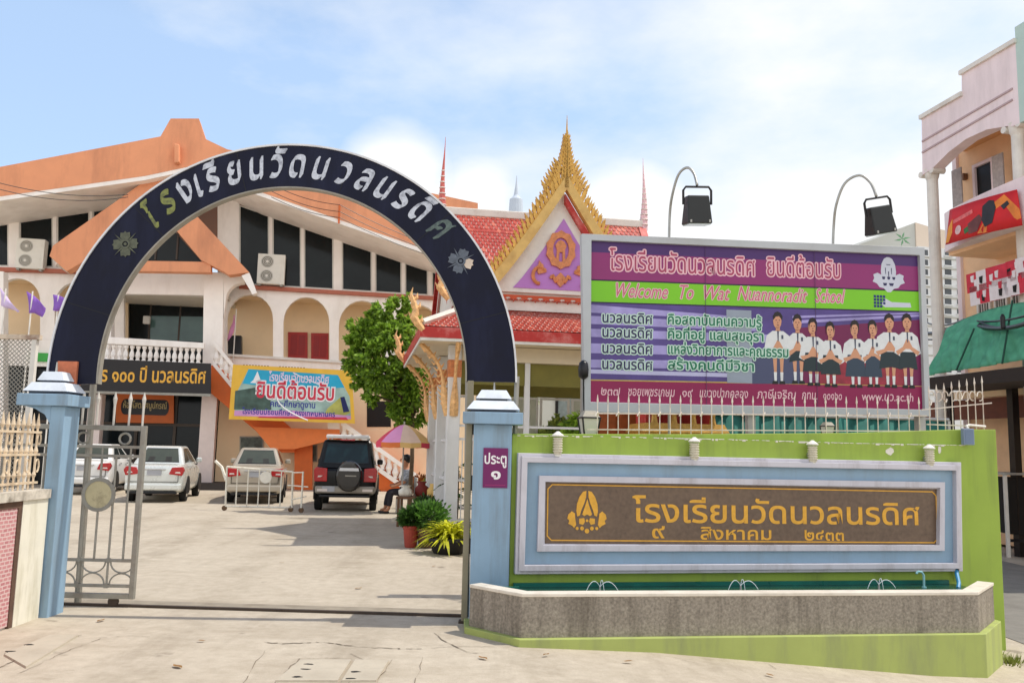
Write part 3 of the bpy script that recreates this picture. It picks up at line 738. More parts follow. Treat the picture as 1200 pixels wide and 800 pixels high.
# grey box at the right end of the wall top
x, z = WF.loc(1130, 521, -.03); x2, z2 = WF.loc(1141, 504, -.03)
t = thing('junction_box', 'small grey blue junction box on the right end of the green wall', 'electrical box', WF.world((x+x2)/2, -.0, z), WF.a)
MB().box(-.075, .05, -.05, -.001, 0, .17).build('casing', M('blue_grey_plastic', rgb(120, 136, 158), .5, .08), t, bevel=.006)
MB().box(-.06, .035, -.054, -.0505, .015, .155).build('cover', M('blue_grey_cover', rgb(104, 122, 146), .45, .08), t)
MB().tube([(0, -.02, .17), (0, 0, .2), (.05, .02, .21), (.25, .03, .2)], .012).build('cable', m_white, t)

# spiked fence along the top of the wall
m_spike = M('cream_white_steel', rgb(214, 204, 192), .45, .12, 8, dirt=rgb(140, 90, 70), dirt_amt=.6, dirt_scale=9)
t = thing_fr('spiked_fence', 'thin cream steel fence with hooked spikes along the top of the green wall', 'fence', WF)
px = 700.0; k = 0
while px < 1162:
    yb = 511 if px < 1120 else 506
    if px < 1086: yt = 472+(px-690)*.006
    else: yt = 462-((px-1086)/76)*14
    big = k % 2 == 0
    b = hooks = tips = MB()
    x, z0 = WF.loc(px, yb, .18); z1 = WF.loc(px, yt, .18)[1]
    b.tube([(x, .18, z0-.1), (x, .18, z1)], .0055, 5)
    if big:
        hooks.tube([(x, .18, z1-.13), (x-.01, .13, z1-.09), (x-.03, .10, z1-.1), (x-.05, .09, z1-.13)], .006, 5)
    tips.tube([(x, .18, z1), (x, .18, z1+.02), (x, .18, z1+.085)], [.0055, .011, .002], 5)
    px += 12.2 if px < 1086 else 9.0; k += 1
    b.build('spiked_bar', m_spike, t)
b = MB()
for (xa, ya, xb, yb) in ((688, 484, 1086, 487), (1080, 480, 1162, 472), (1086, 497, 1140, 499), (688, 503, 1086, 505)):
    A, B = WF.loc(xa, ya, .18), WF.loc(xb, yb, .18)
    MB().bar((A[0], .18, A[1]), (B[0], .18, B[1]), .012).build('rail', m_spike, t)
for px in range(1096, 1160, 16):
    b = MB()
    x, z = WF.loc(px, 464, .17)
    for sg in (-1, 1):
        b.tube([(x+sg*(.045-.035*cos(a)), .17, z+.05*sin(a)) for a in [pi*1.6*i/12 for i in range(13)]], .006, 5)
    b.build('scroll', m_spike, t)

# ---------------------------------------------------------------- fountain trough
def wl(px, py, z):
    p = gnd(px, py, z)-WF.o; return (p.dot(WF.u), p.dot(WF.v))
ZT = .41
A0, A, B_, C_ = wl(551, 684, ZT), wl(612, 695, ZT), wl(1145.5, 693, ZT), wl(1163.5, 682, ZT)
C_ = (C_[0], 0.0 if C_[1] > -.02 else C_[1])
A0 = (A0[0], min(A0[1], -.13))
outl = [A0, A, B_, C_]
def offs(pts, d):
    """open polyline moved outwards (towards the viewer) by d"""
    R_ = []
    for i, p in enumerate(pts):
        ns = []
        for a, c in ((i-1, i), (i, i+1)):
            if a < 0 or c >= len(pts): continue
            dx, dy = pts[c][0]-pts[a][0], pts[c][1]-pts[a][1]; l_ = math.hypot(dx, dy); ns.append((dy/l_, -dx/l_))
        nx, ny = sum(n[0] for n in ns), sum(n[1] for n in ns); l_ = math.hypot(nx, ny); nx /= l_; ny /= l_
        k = d/max(.4, nx*ns[0][0]+ny*ns[0][1]); R_.append((p[0]+nx*k, p[1]+ny*k))
    return R_
t_b = thing_fr('fountain_trough', 'long grey washed granite fountain trough on a green plinth below the name wall', 'fountain', WF)
m_granite = M('washed_granite', rgb(158, 149, 136), .85, .38, 45, bump=.6, dirt=rgb(84, 76, 64), dirt_amt=.7, dirt_scale=1.8, streak=4)
m_marble = M('pale_marble_rim', rgb(222, 214, 200), .5, .08, 6, dirt=rgb(160, 146, 124), dirt_amt=.4, dirt_scale=4)
inn = offs(outl, -.13)
def shell(o, i, z0, z1, name, mat, **kw):
    b = MB(); n = len(o)
    O0 = b.pts([(p[0], p[1], z0) for p in o]); O1 = b.pts([(p[0], p[1], z1) for p in o]); I0 = b.pts([(p[0], p[1], z0) for p in i]); I1 = b.pts([(p[0], p[1], z1) for p in i])
    for k in range(n-1):
        b.face((O0[k], O0[k+1], O1[k+1], O1[k])); b.face((I0[k+1], I0[k], I1[k], I1[k+1])); b.face((O1[k], O1[k+1], I1[k+1], I1[k])); b.face((O0[k+1], O0[k], I0[k], I0[k+1]))
    b.face((O0[0], O1[0], I1[0], I0[0])); b.face((O1[-1], O0[-1], I0[-1], I1[-1]))
    return b.build(name, mat, t_b, **kw)
shell(outl, inn, .055, ZT-.028, 'granite_wall', m_granite)
shell(offs(outl, .008), offs(inn, -.004), ZT-.0279, ZT, 'rim', m_marble, bevel=.004)
m_plinth = M('green_plinth_paint', rgb(164, 176, 100), .7, .06, 3, dirt=rgb(128, 132, 104), dirt_amt=.6, dirt_scale=2.2, streak=2)
po = offs(outl, .055)
MB().prismz(po + [(C_[0]+.05, -.001), (A0[0], -.001)], -.55, .054).build('plinth', m_plinth, t_b, bevel=.006)
m_teal = M('teal_tiles', rgb(18, 104, 92), .3, .2, 3, dirt=rgb(14, 60, 52), dirt_amt=.6, dirt_scale=2)
bx0, bx1 = WF.loc(601, 685, 0)[0], C_[0]-.14
MB().box(bx0, bx1, -.028, -.002, .056, WF.loc(800, 681.5, -.03)[1]).build('back_lining', m_teal, t_b)
MB().box(A0[0]+.14, bx0-.002, A0[1]+.02, A0[1]+.05, .056, ZT-.03).build('side_lining', m_teal, t_b)
m_water = M('green_water', rgb(8, 62, 56), .06, .3, 6, spec=.5, bump=.25)
tag(MB().prismz(inn+[(inn[-1][0], -.029), (inn[0][0], -.029)], .30, .33).build('fountain_water', m_water, None, loc=WF.o, rz=WF.a), kind='structure')
# water jets and the standpipe
m_jet = M('white_water', rgb(235, 240, 244), .1, .05, 20, spec=.6)
for i, (px, wd) in enumerate(((703, 'nearest the left pillar end'), (868, 'in the middle of the trough'), (1030, 'towards the right end of the trough'))):
    x, z = WF.loc(px, 690, -.35)
    t = thing('water_jet', 'forked jet of white water in the trough, ' + wd, 'water jet', WF.world(x, -.35, .33), WF.a, 'water jets in the trough')
    MB().tube([(0, 0, 0), (0, 0, .05)], [.012, .008], 6).build('nozzle', m_pole, t)
    b = MB()
    for sg, wv, hh in ((-1, .12, .05), (1, .15, .045), (.35, .09, .06)):
        b.tube([(sg*wv*s/6*1.1, -.02*s/6, .05+hh*(1-((s-2.6)/2.6)**2)*1.0-.0) for s in range(0, 7)], [.003, .0035, .0035, .0035, .003, .003, .0025], 5)
    b.build('water_stream', m_jet, t)
x, z = WF.loc(1083, 690, -.25)
t = thing('standpipe', 'thin pale pipe bent over like a hook in the right part of the trough', 'pipe', WF.world(x, -.25, .31), WF.a)
MB().tube([(0, 0, 0), (0, 0, .14), (-.02, 0, .17), (-.06, 0, .175), (-.08, 0, .155)], .011, 8).build('pipe', M('pale_blue_pipe', rgb(140, 190, 196), .4, .1), t)
MB().lathe([(.022, 0), (.022, .03)], 0, 0, 10).build('coupling', M('pale_blue_pipe', rgb(140, 190, 196)), t)
P = [WF.loc(1124, 690, -.2), WF.loc(1133, 672, -.07)]
t = thing('water_hose', 'blue plastic hose hanging over the right end of the trough', 'hose', WF.world(P[0][0], -.2, .33), WF.a)
MB().tube([(-.05, -.05, -.01), (0, 0, .03), (.06, .1, .10), (.085, .14, .15), (.10, .155, .10), (.12, .16, .02)], .02, 8).build('hose', M('blue_hose', rgb(52, 132, 176), .45, .1), t)
MB().tube([(.078, .13, .135), (.09, .147, .152)], .026, 8).build('clip', m_black, t)

# litter and weeds near the right corner
def rock(name, px, py, r, mat, label, cat, sq=.6):
    p = gpt(px, py); rr = random.Random(int(px*3+py)); b = MB(); n = 8
    b.lathe([(r*.5, 0), (r, r*.25), (r*.85, r*sq), (r*.35, r*sq*1.4)], 0, 0, 8)
    b.v = [(x*rr.uniform(.75, 1.25), y*rr.uniform(.75, 1.25), z*rr.uniform(.85, 1.15)) for x, y, z in b.v]
    return tag(b.build(name, mat, loc=p, smooth=False), label, cat)
rock('rubble_stone', 1074, 776, .045, m_marble, 'white broken stone lying in front of the green plinth', 'stone', 1.0)
rock('rubble_stone', 1008, 773, .03, m_concrete, 'small flat grey stone lying against the green plinth', 'stone', .5)
rock('rubble_stone', 1139, 792, .03, m_dark, 'small dark pebble by the crumpled wrapper at the plinth corner', 'stone', .6)
p = gpt(1128, 785); b = MB(); rr = random.Random(2)
g = [[(i*.03-.09+rr.uniform(-.01, .01), j*.025-.03+rr.uniform(-.01, .01), .012+rr.uniform(0, .03)) for i in range(7)] for j in range(4)]
ids = [b.pts(r) for r in g]
for j in range(3):
    for i in range(6): b.face((ids[j][i], ids[j][i+1], ids[j+1][i+1], ids[j+1][i]))
tag(b.build('plastic_wrapper', M('crumpled_wrapper', rgb(196, 194, 190), .4, .4, 18), loc=p, rz=-.5), 'crumpled pale wrapper lying at the right corner of the plinth', 'litter')
def tuft(px, py, n, h, label):
    p = gpt(px, py); b = MB(); rr = random.Random(int(px))
    for _ in range(n):
        a = rr.uniform(0, 2*pi); r0 = rr.uniform(0, .16); x, y = r0*cos(a), r0*sin(a); hh = h*rr.uniform(.4, 1); l_ = rr.uniform(.02, .07); w_ = .006
        tx, ty = x+l_*cos(a), y+l_*sin(a)
        b.poly([(x-w_*sin(a), y+w_*cos(a), 0), (x+w_*sin(a), y-w_*cos(a), 0), (tx, ty, hh)])
    return tag(b.build('weed_tuft', M('dry_grass', rgb(128, 138, 60), .8, .3, 20), loc=p), label, 'weeds')
tuft(1184, 777, 160, .10, 'dry yellow green weeds at the right end of the plinth')
tuft(1168, 768, 60, .07, 'short weeds growing against the right end face of the plinth')

# ---------------------------------------------------------------- billboard
BO = at(683, 483, 9.55); BF = Fr((BO.x, BO.y, 0), 8.0)
t_bb = thing_fr('billboard', 'large purple and green school billboard in a pale grey frame behind the wall', 'billboard', BF)
oq = BF.pl([(680.5, 275), (1080.5, 291), (1088, 488), (684, 483)], 0)
iq = BF.pl([(692, 282.5), (1075, 300), (1081, 480), (691, 471)], 0)
m_frame = M('pale_grey_frame', rgb(182, 186, 190), .5, .06, 4, dirt=rgb(140, 138, 134), dirt_amt=.35, dirt_scale=2)
MB().ring(oq, iq, -.05, .06).build('frame', m_frame, t_bb, bevel=.006)
MB().prism(inset(oq, .012), .061, .075).build('backing', m_pole, t_bb)
def bi(u, v):
    """point of the printed sheet, u from the left, v from the top"""
    a = (iq[0][0]+(iq[1][0]-iq[0][0])*u, iq[0][1]+(iq[1][1]-iq[0][1])*u)
    c = (iq[3][0]+(iq[2][0]-iq[3][0])*u, iq[3][1]+(iq[2][1]-iq[3][1])*u)
    return (a[0]+(c[0]-a[0])*v, a[1]+(c[1]-a[1])*v)
def strip(b, u0, u1, v0, v1, d, v0r=None, v1r=None):
    v0r = v0 if v0r is None else v0r; v1r = v1 if v1r is None else v1r; n = 8; P = []
    for i in range(n+1): f = i/n; p = bi(u0+(u1-u0)*f, v0+(v0r-v0)*f); P.append((p[0], -d, p[1]))
    Q = []
    for i in range(n+1): f = i/n; p = bi(u0+(u1-u0)*f, v1+(v1r-v1)*f); Q.append((p[0], -d, p[1]))
    for i in range(n): b.poly([P[i], Q[i], Q[i+1], P[i+1]])
    return b
mp_ = lambda n_, c, **k: M(n_, c, .45, k.pop('var', .05), k.pop('scale', 2), **k)
m_vio = mp_('print_violet', rgb(72, 40, 104)); m_mag = mp_('print_magenta', rgb(140, 44, 108)); m_lime = mp_('print_lime', rgb(122, 196, 34))
m_wine = mp_('print_wine', rgb(142, 18, 78)); m_lav = mp_('print_lavender', rgb(160, 150, 206), var=.35); m_indigo = mp_('print_indigo', rgb(84, 68, 134), var=.3)
m_plum = mp_('print_plum', rgb(112, 24, 76)); m_pale = mp_('print_pale_lilac', rgb(186, 184, 220), var=.1); m_greyb = mp_('print_slate', rgb(72, 78, 110)); m_lawn = mp_('print_red_court', rgb(150, 44, 62), var=.3, scale=12)
strip(MB(), 0, 1, 0, .07, .001).build('violet_strip', m_vio, t_bb)
strip(MB(), 0, 1, .07, .245, .001, None, .232).build('title_band', m_mag, t_bb)
strip(MB(), 0, 1, .245, .385, .001, .232, .368).build('welcome_band', m_lime, t_bb)
ph = strip(MB(), 0, 1, .385, .865, .001, .368, .848).build('photo_print', m_indigo, t_bb)
strip(MB(), 0, 1, .865, 1, .001, .848, 1).build('address_band', m_wine, t_bb)
b = MB(); strip(b, 0, 1, .241, .249, .002, .228, .236); strip(b, 0, 1, .381, .389, .002, .364, .372); b.build('dark_rule', M('print_dark', rgb(40, 20, 60)), t_bb)
strip(MB(), 0, 1, .861, .869, .002, .844, .852).build('gold_rule', M('print_gold', rgb(190, 160, 90)), t_bb)
# blurred street picture behind the students
b = MB()
for (u0, u1, v0, v1, v0r, v1r) in ((0, .42, .40, .45, .44, .46), (0, .5, .47, .52, .48, .53), (0, .55, .55, .60, .55, .6), (0, .5, .64, .70, .64, .69), (0, .48, .74, .79, .72, .77), (.60, 1.0, .455, .475, .385, .40), (.60, 1.0, .425, .44, .372, .38)):
    strip(MB(), u0, u1, v0, v1, .002, v0r, v1r).build('sky_streak', m_lav, ph)
strip(MB(), 0, .47, .80, .825, .002).build('pale_street', m_pale, ph)
b = MB(); strip(b, .40, .475, .40, .86, .003); strip(b, .43, .46, .6, .86, .0031); b.build('pale_tower', mp_('print_mist', rgb(150, 160, 176), var=.15), ph)
b = MB(); strip(b, .475, .62, .69, .862, .003, None, .855); b.build('slate_block', m_greyb, ph)
b = MB(); strip(b, .62, 1.0, .50, .851, .0025, .42, .848); b.build('plum_ground', m_plum, ph)
strip(MB(), .68, .95, .70, .85, .0031, .70, .85).build('red_court', m_lawn, ph)
# words
def btext(b, body, u0, u1, v, h, d, bold=.0, shear=0.0):
    A, B = bi(u0, v), bi(u1, v); Lw = B[0]-A[0]; sl_ = (B[1]-A[1])/Lw
    b.text(body, lambda p: (A[0]+p[0], -d, A[1]+p[0]*sl_+p[1]), 0, Lw, 0, cap=h, bold=bold, shear=shear)
def boutline(b, body, u0, u1, v, h, d, w, bold=.0, shear=0.0):
    A, B = bi(u0, v), bi(u1, v); Lw = B[0]-A[0]; sl_ = (B[1]-A[1])/Lw
    for k in range(8):
        dx, dz = w*cos(k*pi/4), w*sin(k*pi/4)
        b.text(body, lambda p: (A[0]+p[0]+dx, -d-.0001*k, A[1]+p[0]*sl_+p[1]+dz), 0, Lw, 0, cap=h, bold=bold, shear=shear)
m_pw = mp_('print_white', rgb(232, 226, 232)); m_pp = mp_('print_pink', rgb(200, 96, 120)); m_pdk = mp_('print_ink', rgb(46, 44, 84)); m_pg = mp_('print_green_ink', rgb(24, 112, 82)); m_mint = mp_('print_mint', rgb(190, 216, 204)); m_pinky = mp_('print_pale_pink', rgb(232, 186, 196))
H = oq[0][1]-oq[3][1]
for body, u0, u1, v in (('โรงเรียนวัดนวลนรดิศ', .055, .488, .178), ('ยินดีต้อนรับ', .525, .752, .172)):
    b = MB(); boutline(b, body, u0, u1, v, H*.155, .002, .014, .01); b.build('title_outline', m_pinky if True else m_pw, t_bb)
    b = MB(); btext(b, body, u0, u1, v, H*.155, .0035, .005); b.build('title_lettering', mp_('print_rose', rgb(168, 70, 100)), t_bb)
for body, u0, u1, v in (('Welcome', .075, .226, .345), ('To', .262, .302, .342), ('Wat', .334, .412, .340), ('Nuannoradit', .434, .648, .336), ('School', .672, .765, .331)):
    b = MB(); boutline(b, body, u0, u1, v, H*.118, .002, .008, .0, .35); b.build('welcome_outline', m_pinky, t_bb)
    b = MB(); btext(b, body, u0, u1, v, H*.118, .0035, .0, .35); b.build('welcome_lettering', mp_('print_rose2', rgb(196, 104, 124)), t_bb)
lines = [('คือสถาบันคนความรู้', .225, .505, .508, .505), ('คือที่อยู่ แสนสุขอุรา', .225, .51, .598, .595), ('แหล่งวิทยาการและคุณธรรม', .225, .585, .697, .69), ('สร้างคนดีมีวิชา', .225, .48, .795, .785)]
for body, u0, u1, v, v2 in lines:
    b = MB(); boutline(b, 'นวลนรดิศ', .035, .18, v, H*.082, .0035, .013, .02); b.build('school_name_outline', m_mint, t_bb)
    b = MB(); boutline(b, body, u0, u1, v2, H*.080, .0092, .013, .02); b.build('slogan_outline', m_mint, t_bb)
    b = MB(); btext(b, 'นวลนรดิศ', .035, .18, v, H*.082, .0048, .02); b.build('slogan_school_name', m_pdk, t_bb)
    b = MB(); btext(b, body, u0, u1, v2, H*.080, .0105, .02); b.build('slogan_lettering', m_pg, t_bb)
for body, u0, u1 in (('๒๓๗', .032, .087), ('ซอยเพชรเกษม', .11, .245), ('๑๙', .267, .298), ('แขวงปากคลอง', .318, .462), ('ภาษีเจริญ', .488, .607), ('กทม.', .625, .672), ('๑๐๑๖๐', .69, .748), ('www.นว.ac.th', .81, .972)):
    b = MB(); btext(b, body, u0, u1, .955-.008*u0, H*.07, .0025, .008, .15); b.build('address_lettering', m_pinky, t_bb)
# crest in the title band and little logo below it
b = MB(); cx, cz = bi(.905, .135); s_ = H*.0054
hd = [(-1.5, 20), (-5, 18), (-8, 12), (-9, 4), (-8.5, 0), (-13, 2), (-18, 0), (-17, -4), (-19, -8), (-14, -10), (-11, -14), (-6, -15), (-2, -19)]
b.prism([(cx+x*s_, cz+y*s_) for x, y in hd+[(-x, y) for x, y in reversed(hd)]], -.003, -.001); b.build('crest_shape', mp_('print_silver', rgb(196, 200, 214)), t_bb)
b = MB()
for x, y, w_, h_ in ((-3, 12, 6, .9), (-4, 8, 1, 7), (3, 8, 1, 7), (-8, -2, 4, 3), (-2, -2, 4, 3), (4, -2, 4, 3), (-7, -9, 5, 3), (0, -9, 6, 3), (-.5, 4, 1.2, 6)):
    b.prism([(cx+(x+a)*s_, cz+(y+c)*s_) for a, c in ((0, 0), (w_, 0), (w_*.8, -h_), (w_*.2, -h_))], -.004, -.0031)
b.build('crest_detail', m_pdk, t_bb)
b = MB(); cx, cz = bi(.880, .305)
for i in range(4):
    for j in range(4):
        if i+j < 6: b.prism([(cx-9*s_+i*3.6*s_, cz+6*s_-j*3.6*s_), (cx-9*s_+i*3.6*s_+2.8*s_, cz+6*s_-j*3.6*s_), (cx-9*s_+i*3.6*s_+2.8*s_, cz+6*s_-j*3.6*s_-2.8*s_), (cx-9*s_+i*3.6*s_, cz+6*s_-j*3.6*s_-2.8*s_)], -.003, -.0015)
b.build('logo_squares', mp_('print_navy', rgb(30, 44, 110)), t_bb)
b = MB(); b.prism([(cx+x*s_, cz+y*s_) for x, y in ((4, 3), (12, -1), (34, -1), (35, -6), (4, -7), (0, -4))], -.0026, -.0012); b.build('logo_ribbon', mp_('print_silver', rgb(196, 200, 214)), t_bb)
# eight printed students
m_skin = mp_('print_skin', rgb(206, 150, 118)); m_shirt = mp_('print_shirt', rgb(218, 220, 222), var=.08, scale=12); m_skirt = mp_('print_dark_skirt', rgb(32, 48, 54), var=.15); m_skirt2 = mp_('print_slate_skirt', rgb(50, 66, 84)); m_hair = mp_('print_hair', rgb(32, 24, 26)); m_shoe = mp_('print_shoe', rgb(18, 26, 24))
st = [(.555, .40, .70, .86, 1.1, 0), (.615, .41, .72, .855, 1.0, 0), (.662, .43, .775, .865, 1.0, 0), (.715, .45, .79, .87, 1.0, 0), (.793, .435, .80, .87, 1.0, 1), (.848, .43, .80, .865, 1.0, 1), (.902, .385, .745, .865, 1.15, 0), (.958, .38, .745, .865, 1.15, 0)]
for k, (u, vt, vs_, vb, sc, sl2) in enumerate(st):
    rs = random.Random(50+k); d = .004+.0012*(k % 4)
    def el(b, uc, vc, ru, rv, d):
        P = [bi(uc+ru*cos(a), vc+rv*sin(a)) for a in [2*pi*i/12 for i in range(12)]]; b.prism([(p[0], p[1]) for p in P], -d, -d+.0008)
    def pg(b, pts, d): b.prism([bi(*p) for p in pts], -d, -d+.0008)
    body = vb-vt; w_ = .030*sc*rs.uniform(.9, 1.1); hx = rs.uniform(-.003, .003); hy = rs.uniform(-.012, .014)
    girl = k in (2, 3, 4, 5)
    b = MB(); el(b, u+hx, vt+.062, .0122*sc*rs.uniform(.92, 1.08), .048, d)                                           # head and legs
    pg(b, [(u-.006, vt+.10), (u+.006, vt+.10), (u+.006, vt+.14), (u-.006, vt+.14)], d)
    pg(b, [(u-.008, vt+.12), (u+.008, vt+.12), (u+.016, vs_-.015), (u-.016, vs_-.015)], d)
    for sg in (-1, 1): pg(b, [(u+sg*.004, vs_-.02), (u+sg*.017, vs_-.02), (u+sg*.013, vb-.06), (u+sg*.006, vb-.06)], d)
    pr_ = b.build('printed_student', m_skin, ph)
    lo_ = .088 if girl else .055
    b = MB(); pg(b, [(u-.0125*sc, vt+lo_), (u-.0135*sc, vt+.03), (u-.008*sc, vt+.008), (u, vt), (u+.008*sc, vt+.008), (u+.0135*sc, vt+.03), (u+.0125*sc, vt+lo_), (u+.0095, vt+.045), (u+.004, vt+.030), (u-.006, vt+.034), (u-.0095, vt+.045)], d+.0003); b.build('hair', m_hair, pr_)
    vw = vt+body*.52
    b = MB(); pg(b, [(u-w_*.5, vt+.125), (u-w_*1.05, vt+.155), (u-w_*1.35, vt+.26), (u-w_*.8, vt+.28), (u-w_*.75, vw), (u+w_*.75, vw), (u+w_*.8, vt+.28), (u+w_*1.35, vt+.26), (u+w_*1.05, vt+.155), (u+w_*.5, vt+.125)], d+.0004); b.build('shirt', m_shirt, pr_)
    b = MB(); pg(b, [(u-w_*1.22, vt+.25), (u-w_*1.0, vt+.275), (u-w_*.2, vt+.245+hy), (u+w_*.2, vt+.245+hy), (u+w_*1.0, vt+.275), (u+w_*1.22, vt+.25), (u+w_*.5, vt+.232+hy), (u+.004, vt+.185+hy), (u-.003, vt+.18+hy), (u-w_*.5, vt+.232+hy)], d+.0006); b.build('folded_hands', m_skin, pr_)
    b = MB(); pg(b, [(u-w_*.75, vw), (u+w_*.75, vw), (u+w_*(1.02 if girl else .95), vs_), (u+.002, vs_-(0 if girl else .012)), (u-w_*(1.02 if girl else .95), vs_)], d+.0005); b.build('skirt', m_skirt2 if sl2 else m_skirt, pr_)
    b = MB()
    for sg in (-1, 1): pg(b, [(u+sg*.005, vb-.075), (u+sg*.0145, vb-.075), (u+sg*.013, vb-.02), (u+sg*.006, vb-.02)], d+.0003)
    b.build('socks', m_shirt, pr_)
    b = MB()
    for sg in (-1, 1): pg(b, [(u+sg*.003, vb-.02), (u+sg*.018, vb-.02), (u+sg*.02, vb), (u+sg*.002, vb)], d+.0004)
    b.build('shoes', m_shoe, pr_)
# faces, badges and the seams of the printed sheets
b = MB()
for k, (u, vt, vs_, vb, sc, sl2) in enumerate(st):
    d = .0056+.0012*(k % 4)
    for du, dv, w2, h2 in ((-.0045, .056, .0022, .0035), (.0045, .056, .0022, .0035), (0, .088, .0036, .003), (0, .072, .0012, .005)):
        b.prism([bi(u+du*sc+w2*cos(a), vt+dv+h2*sin(a)) for a in [2*pi*i/8 for i in range(8)]], -d, -d+.0006)
b.build('printed_faces', mp_('print_brown_shade', rgb(104, 66, 54)), ph)
b = MB()
for k, (u, vt, vs_, vb, sc, sl2) in enumerate(st):
    d = .0062+.0012*(k % 4)
    b.prism([bi(*p) for p in ((u+.010, vt+.15), (u+.016, vt+.15), (u+.016, vt+.175), (u+.010, vt+.175))], -d, -d+.0006)
    b.prism([bi(*p) for p in ((u-.0025, vt+.125), (u+.0025, vt+.125), (u+.0015, vt+.19), (u-.0015, vt+.19))], -d, -d+.0006)
b.build('printed_ties', mp_('print_tie', rgb(70, 76, 96)), ph)
b = MB()
for u in (.337, .671): strip(b, u-.0007, u+.0007, 0, 1, .0012+.0115)
b.build('sheet_seams', mp_('print_seam', rgb(70, 40, 80)), t_bb)
# posts
for (px, py) in ((686, 480), (880, 480), (1079, 480)):
    x, z = BF.loc(px, py, .1)
    MB().box(x-.045, x+.045, .08, .17, -.3, oq[0][1]-.12).build('post', m_pole, t_bb)
x, z = BF.loc(683, 435, -.03)
t = thing('loudspeaker_box', 'black round ended control box strapped to the left post of the billboard', 'control box', BF.world(x, -.06, z), BF.a)
MB().lathe([(.02, -.01), (.055, .02), (.06, .1), (.05, .17), (.02, .2)], 0, 0, 12, z0=-.08).build('casing', m_black, t, smooth=True)
MB().tube([(0, 0, -.08), (.01, .02, -.3), (.03, .04, -.6)], .01).build('cable', m_black, t)

# gooseneck floodlights over the billboard
def flood(pole, box, tilt, label):
    P0 = BF.loc(*pole[0], .10); base = BF.world(P0[0], .10, 0)
    t = thing('floodlight', label, 'floodlight', base, BF.a, 'gooseneck floodlights over the billboard')
    n = len(pole); pts = []
    for i, (px, py) in enumerate(pole):
        off = .10 if i < 2 else .10-.45*(i-1)/(n-2)
        x, z = BF.loc(px, py, off); pts.append((x-P0[0], off-.10, z))
    # smooth through the points
    S = []
    for i in range(n-1):
        p0, p1, p2, p3 = [Vector(pts[max(0, min(n-1, j))]) for j in (i-1, i, i+1, i+2)]
        for s in range(5):
            u = s/5; S.append(.5*((2*p1)+(p2-p0)*u+(2*p0-5*p1+4*p2-p3)*u*u+(3*p1-p0-3*p2+p3)*u**3))
    S.append(Vector(pts[-1]))
    MB().tube([(pts[0][0], pts[0][1], .2)]+S, .016, 8).build('gooseneck_pole', m_pole, t, smooth=True)
    e = S[-1]
    hs = bpy.data.objects.new('lamp_head', None); 
    R = Matrix.Translation(e) @ Matrix.Rotation(tilt[1], 4, 'Y') @ Matrix.Rotation(tilt[0], 4, 'X')
    def head(mb, name, mat, par, **k):
        mb.v = [tuple(R @ Vector(v)) for v in mb.v]; return mb.build(name, mat, par, **k)
    w_ = .165
    b = MB(); b.tube([(-w_, 0, -.22), (-w_, 0, -.06), (-w_+.03, 0, -.02), (w_-.03, 0, -.02), (w_, 0, -.06), (w_, 0, -.22)], .014, 6)
    head(b, 'bracket', m_black, t)
    b = MB(); b.taper(-.145, .145, -.10, .13, -.44, -.12, .86, .55)
    bd = head(b, 'housing', M('black_lamp_housing', rgb(30, 32, 32), .4, .15, 6), t, bevel=.012)
    b = MB()
    for k in range(6): b.box(-.12, .12, .06+.0*k, .075+.0*k, -.40+.04*k, -.385+.04*k)
    head(b, 'cooling_fins', m_black, bd)
    b = MB(); b.box(-.13, .13, -.085, .115, -.452, -.441); head(b, 'lens', M('lamp_lens', rgb(180, 190, 190), .15, .05), t)
    b = MB(); b.box(-.12, -.10, -.105, -.095, -.43, -.40).box(.10, .12, -.105, -.095, -.43, -.40); head(b, 'clasp', m_pole, bd)
    bpy.data.objects.remove(hs)
flood([(784, 285), (785, 250), (788, 228), (795, 205), (805, 196.5), (813, 203), (817, 217)], None, (rad(8), rad(-3)), 'black floodlight on a gooseneck pole over the left half of the billboard')
flood([(976, 292), (977, 265), (980, 240), (990, 215), (1007, 205.5), (1020, 214), (1027, 230)], None, (rad(8), rad(-12)), 'black floodlight on a gooseneck pole over the right half of the billboard')
# sprig of plastic leaves on the billboard corner
x, z = BF.loc(1055, 284, -.02)
b = MB()
for k in range(6):
    a = 2*pi*k/6+.3; b.prism([(0, 0), (.05*cos(a-.25), .05*sin(a-.25)), (.12*cos(a), .09*sin(a)), (.05*cos(a+.25), .05*sin(a+.25))], -.004*k-.004, -.004*k)
tag(b.build('leaf_ornament', M('green_tinsel', rgb(110, 160, 120), .5, .3, 20), loc=BF.world(x, -.06, z+.03), rz=BF.a), 'small green leafy ornament at the top right corner of the billboard', 'ornament')

# wall lanterns behind the fence
for px, py, sz, lab in ((690, 513, 1.0, 'glass lantern with black frame below the left post of the billboard'), (970, 513, .6, 'small dark lantern behind the spiked fence below the billboard')):
    x, z = WF.loc(px, py, .42); z = WF.loc(px, 509, .42)[1]
    t = thing('garden_lantern', lab, 'lantern', WF.world(x, .42, z-.03), WF.a)
    k = sz
    MB().taper(-.06*k, .06*k, -.06*k, .06*k, 0, .19*k, 1.45).build('glass_body', M('lantern_glass', rgb(206, 204, 196), .15, .06), t)
    b = MB()
    for sx in (-1, 1):
        for sy in (-1, 1): b.bar((sx*.062*k, sy*.062*k, 0), (sx*.091*k, sy*.091*k, .19*k), .014*k)
    b.box(-.1*k, .1*k, -.1*k, .1*k, .19*k, .205*k)
    b.build('frame', m_black, t)
    MB().taper(-.09*k, .09*k, -.09*k, .09*k, .206*k, .27*k, .6).build('roof', M('lantern_roof', rgb(170, 164, 150), .5, .1), t)
    MB().tube([(0, 0, -1.2), (0, 0, 0)], .02).build('stem', m_black, t)
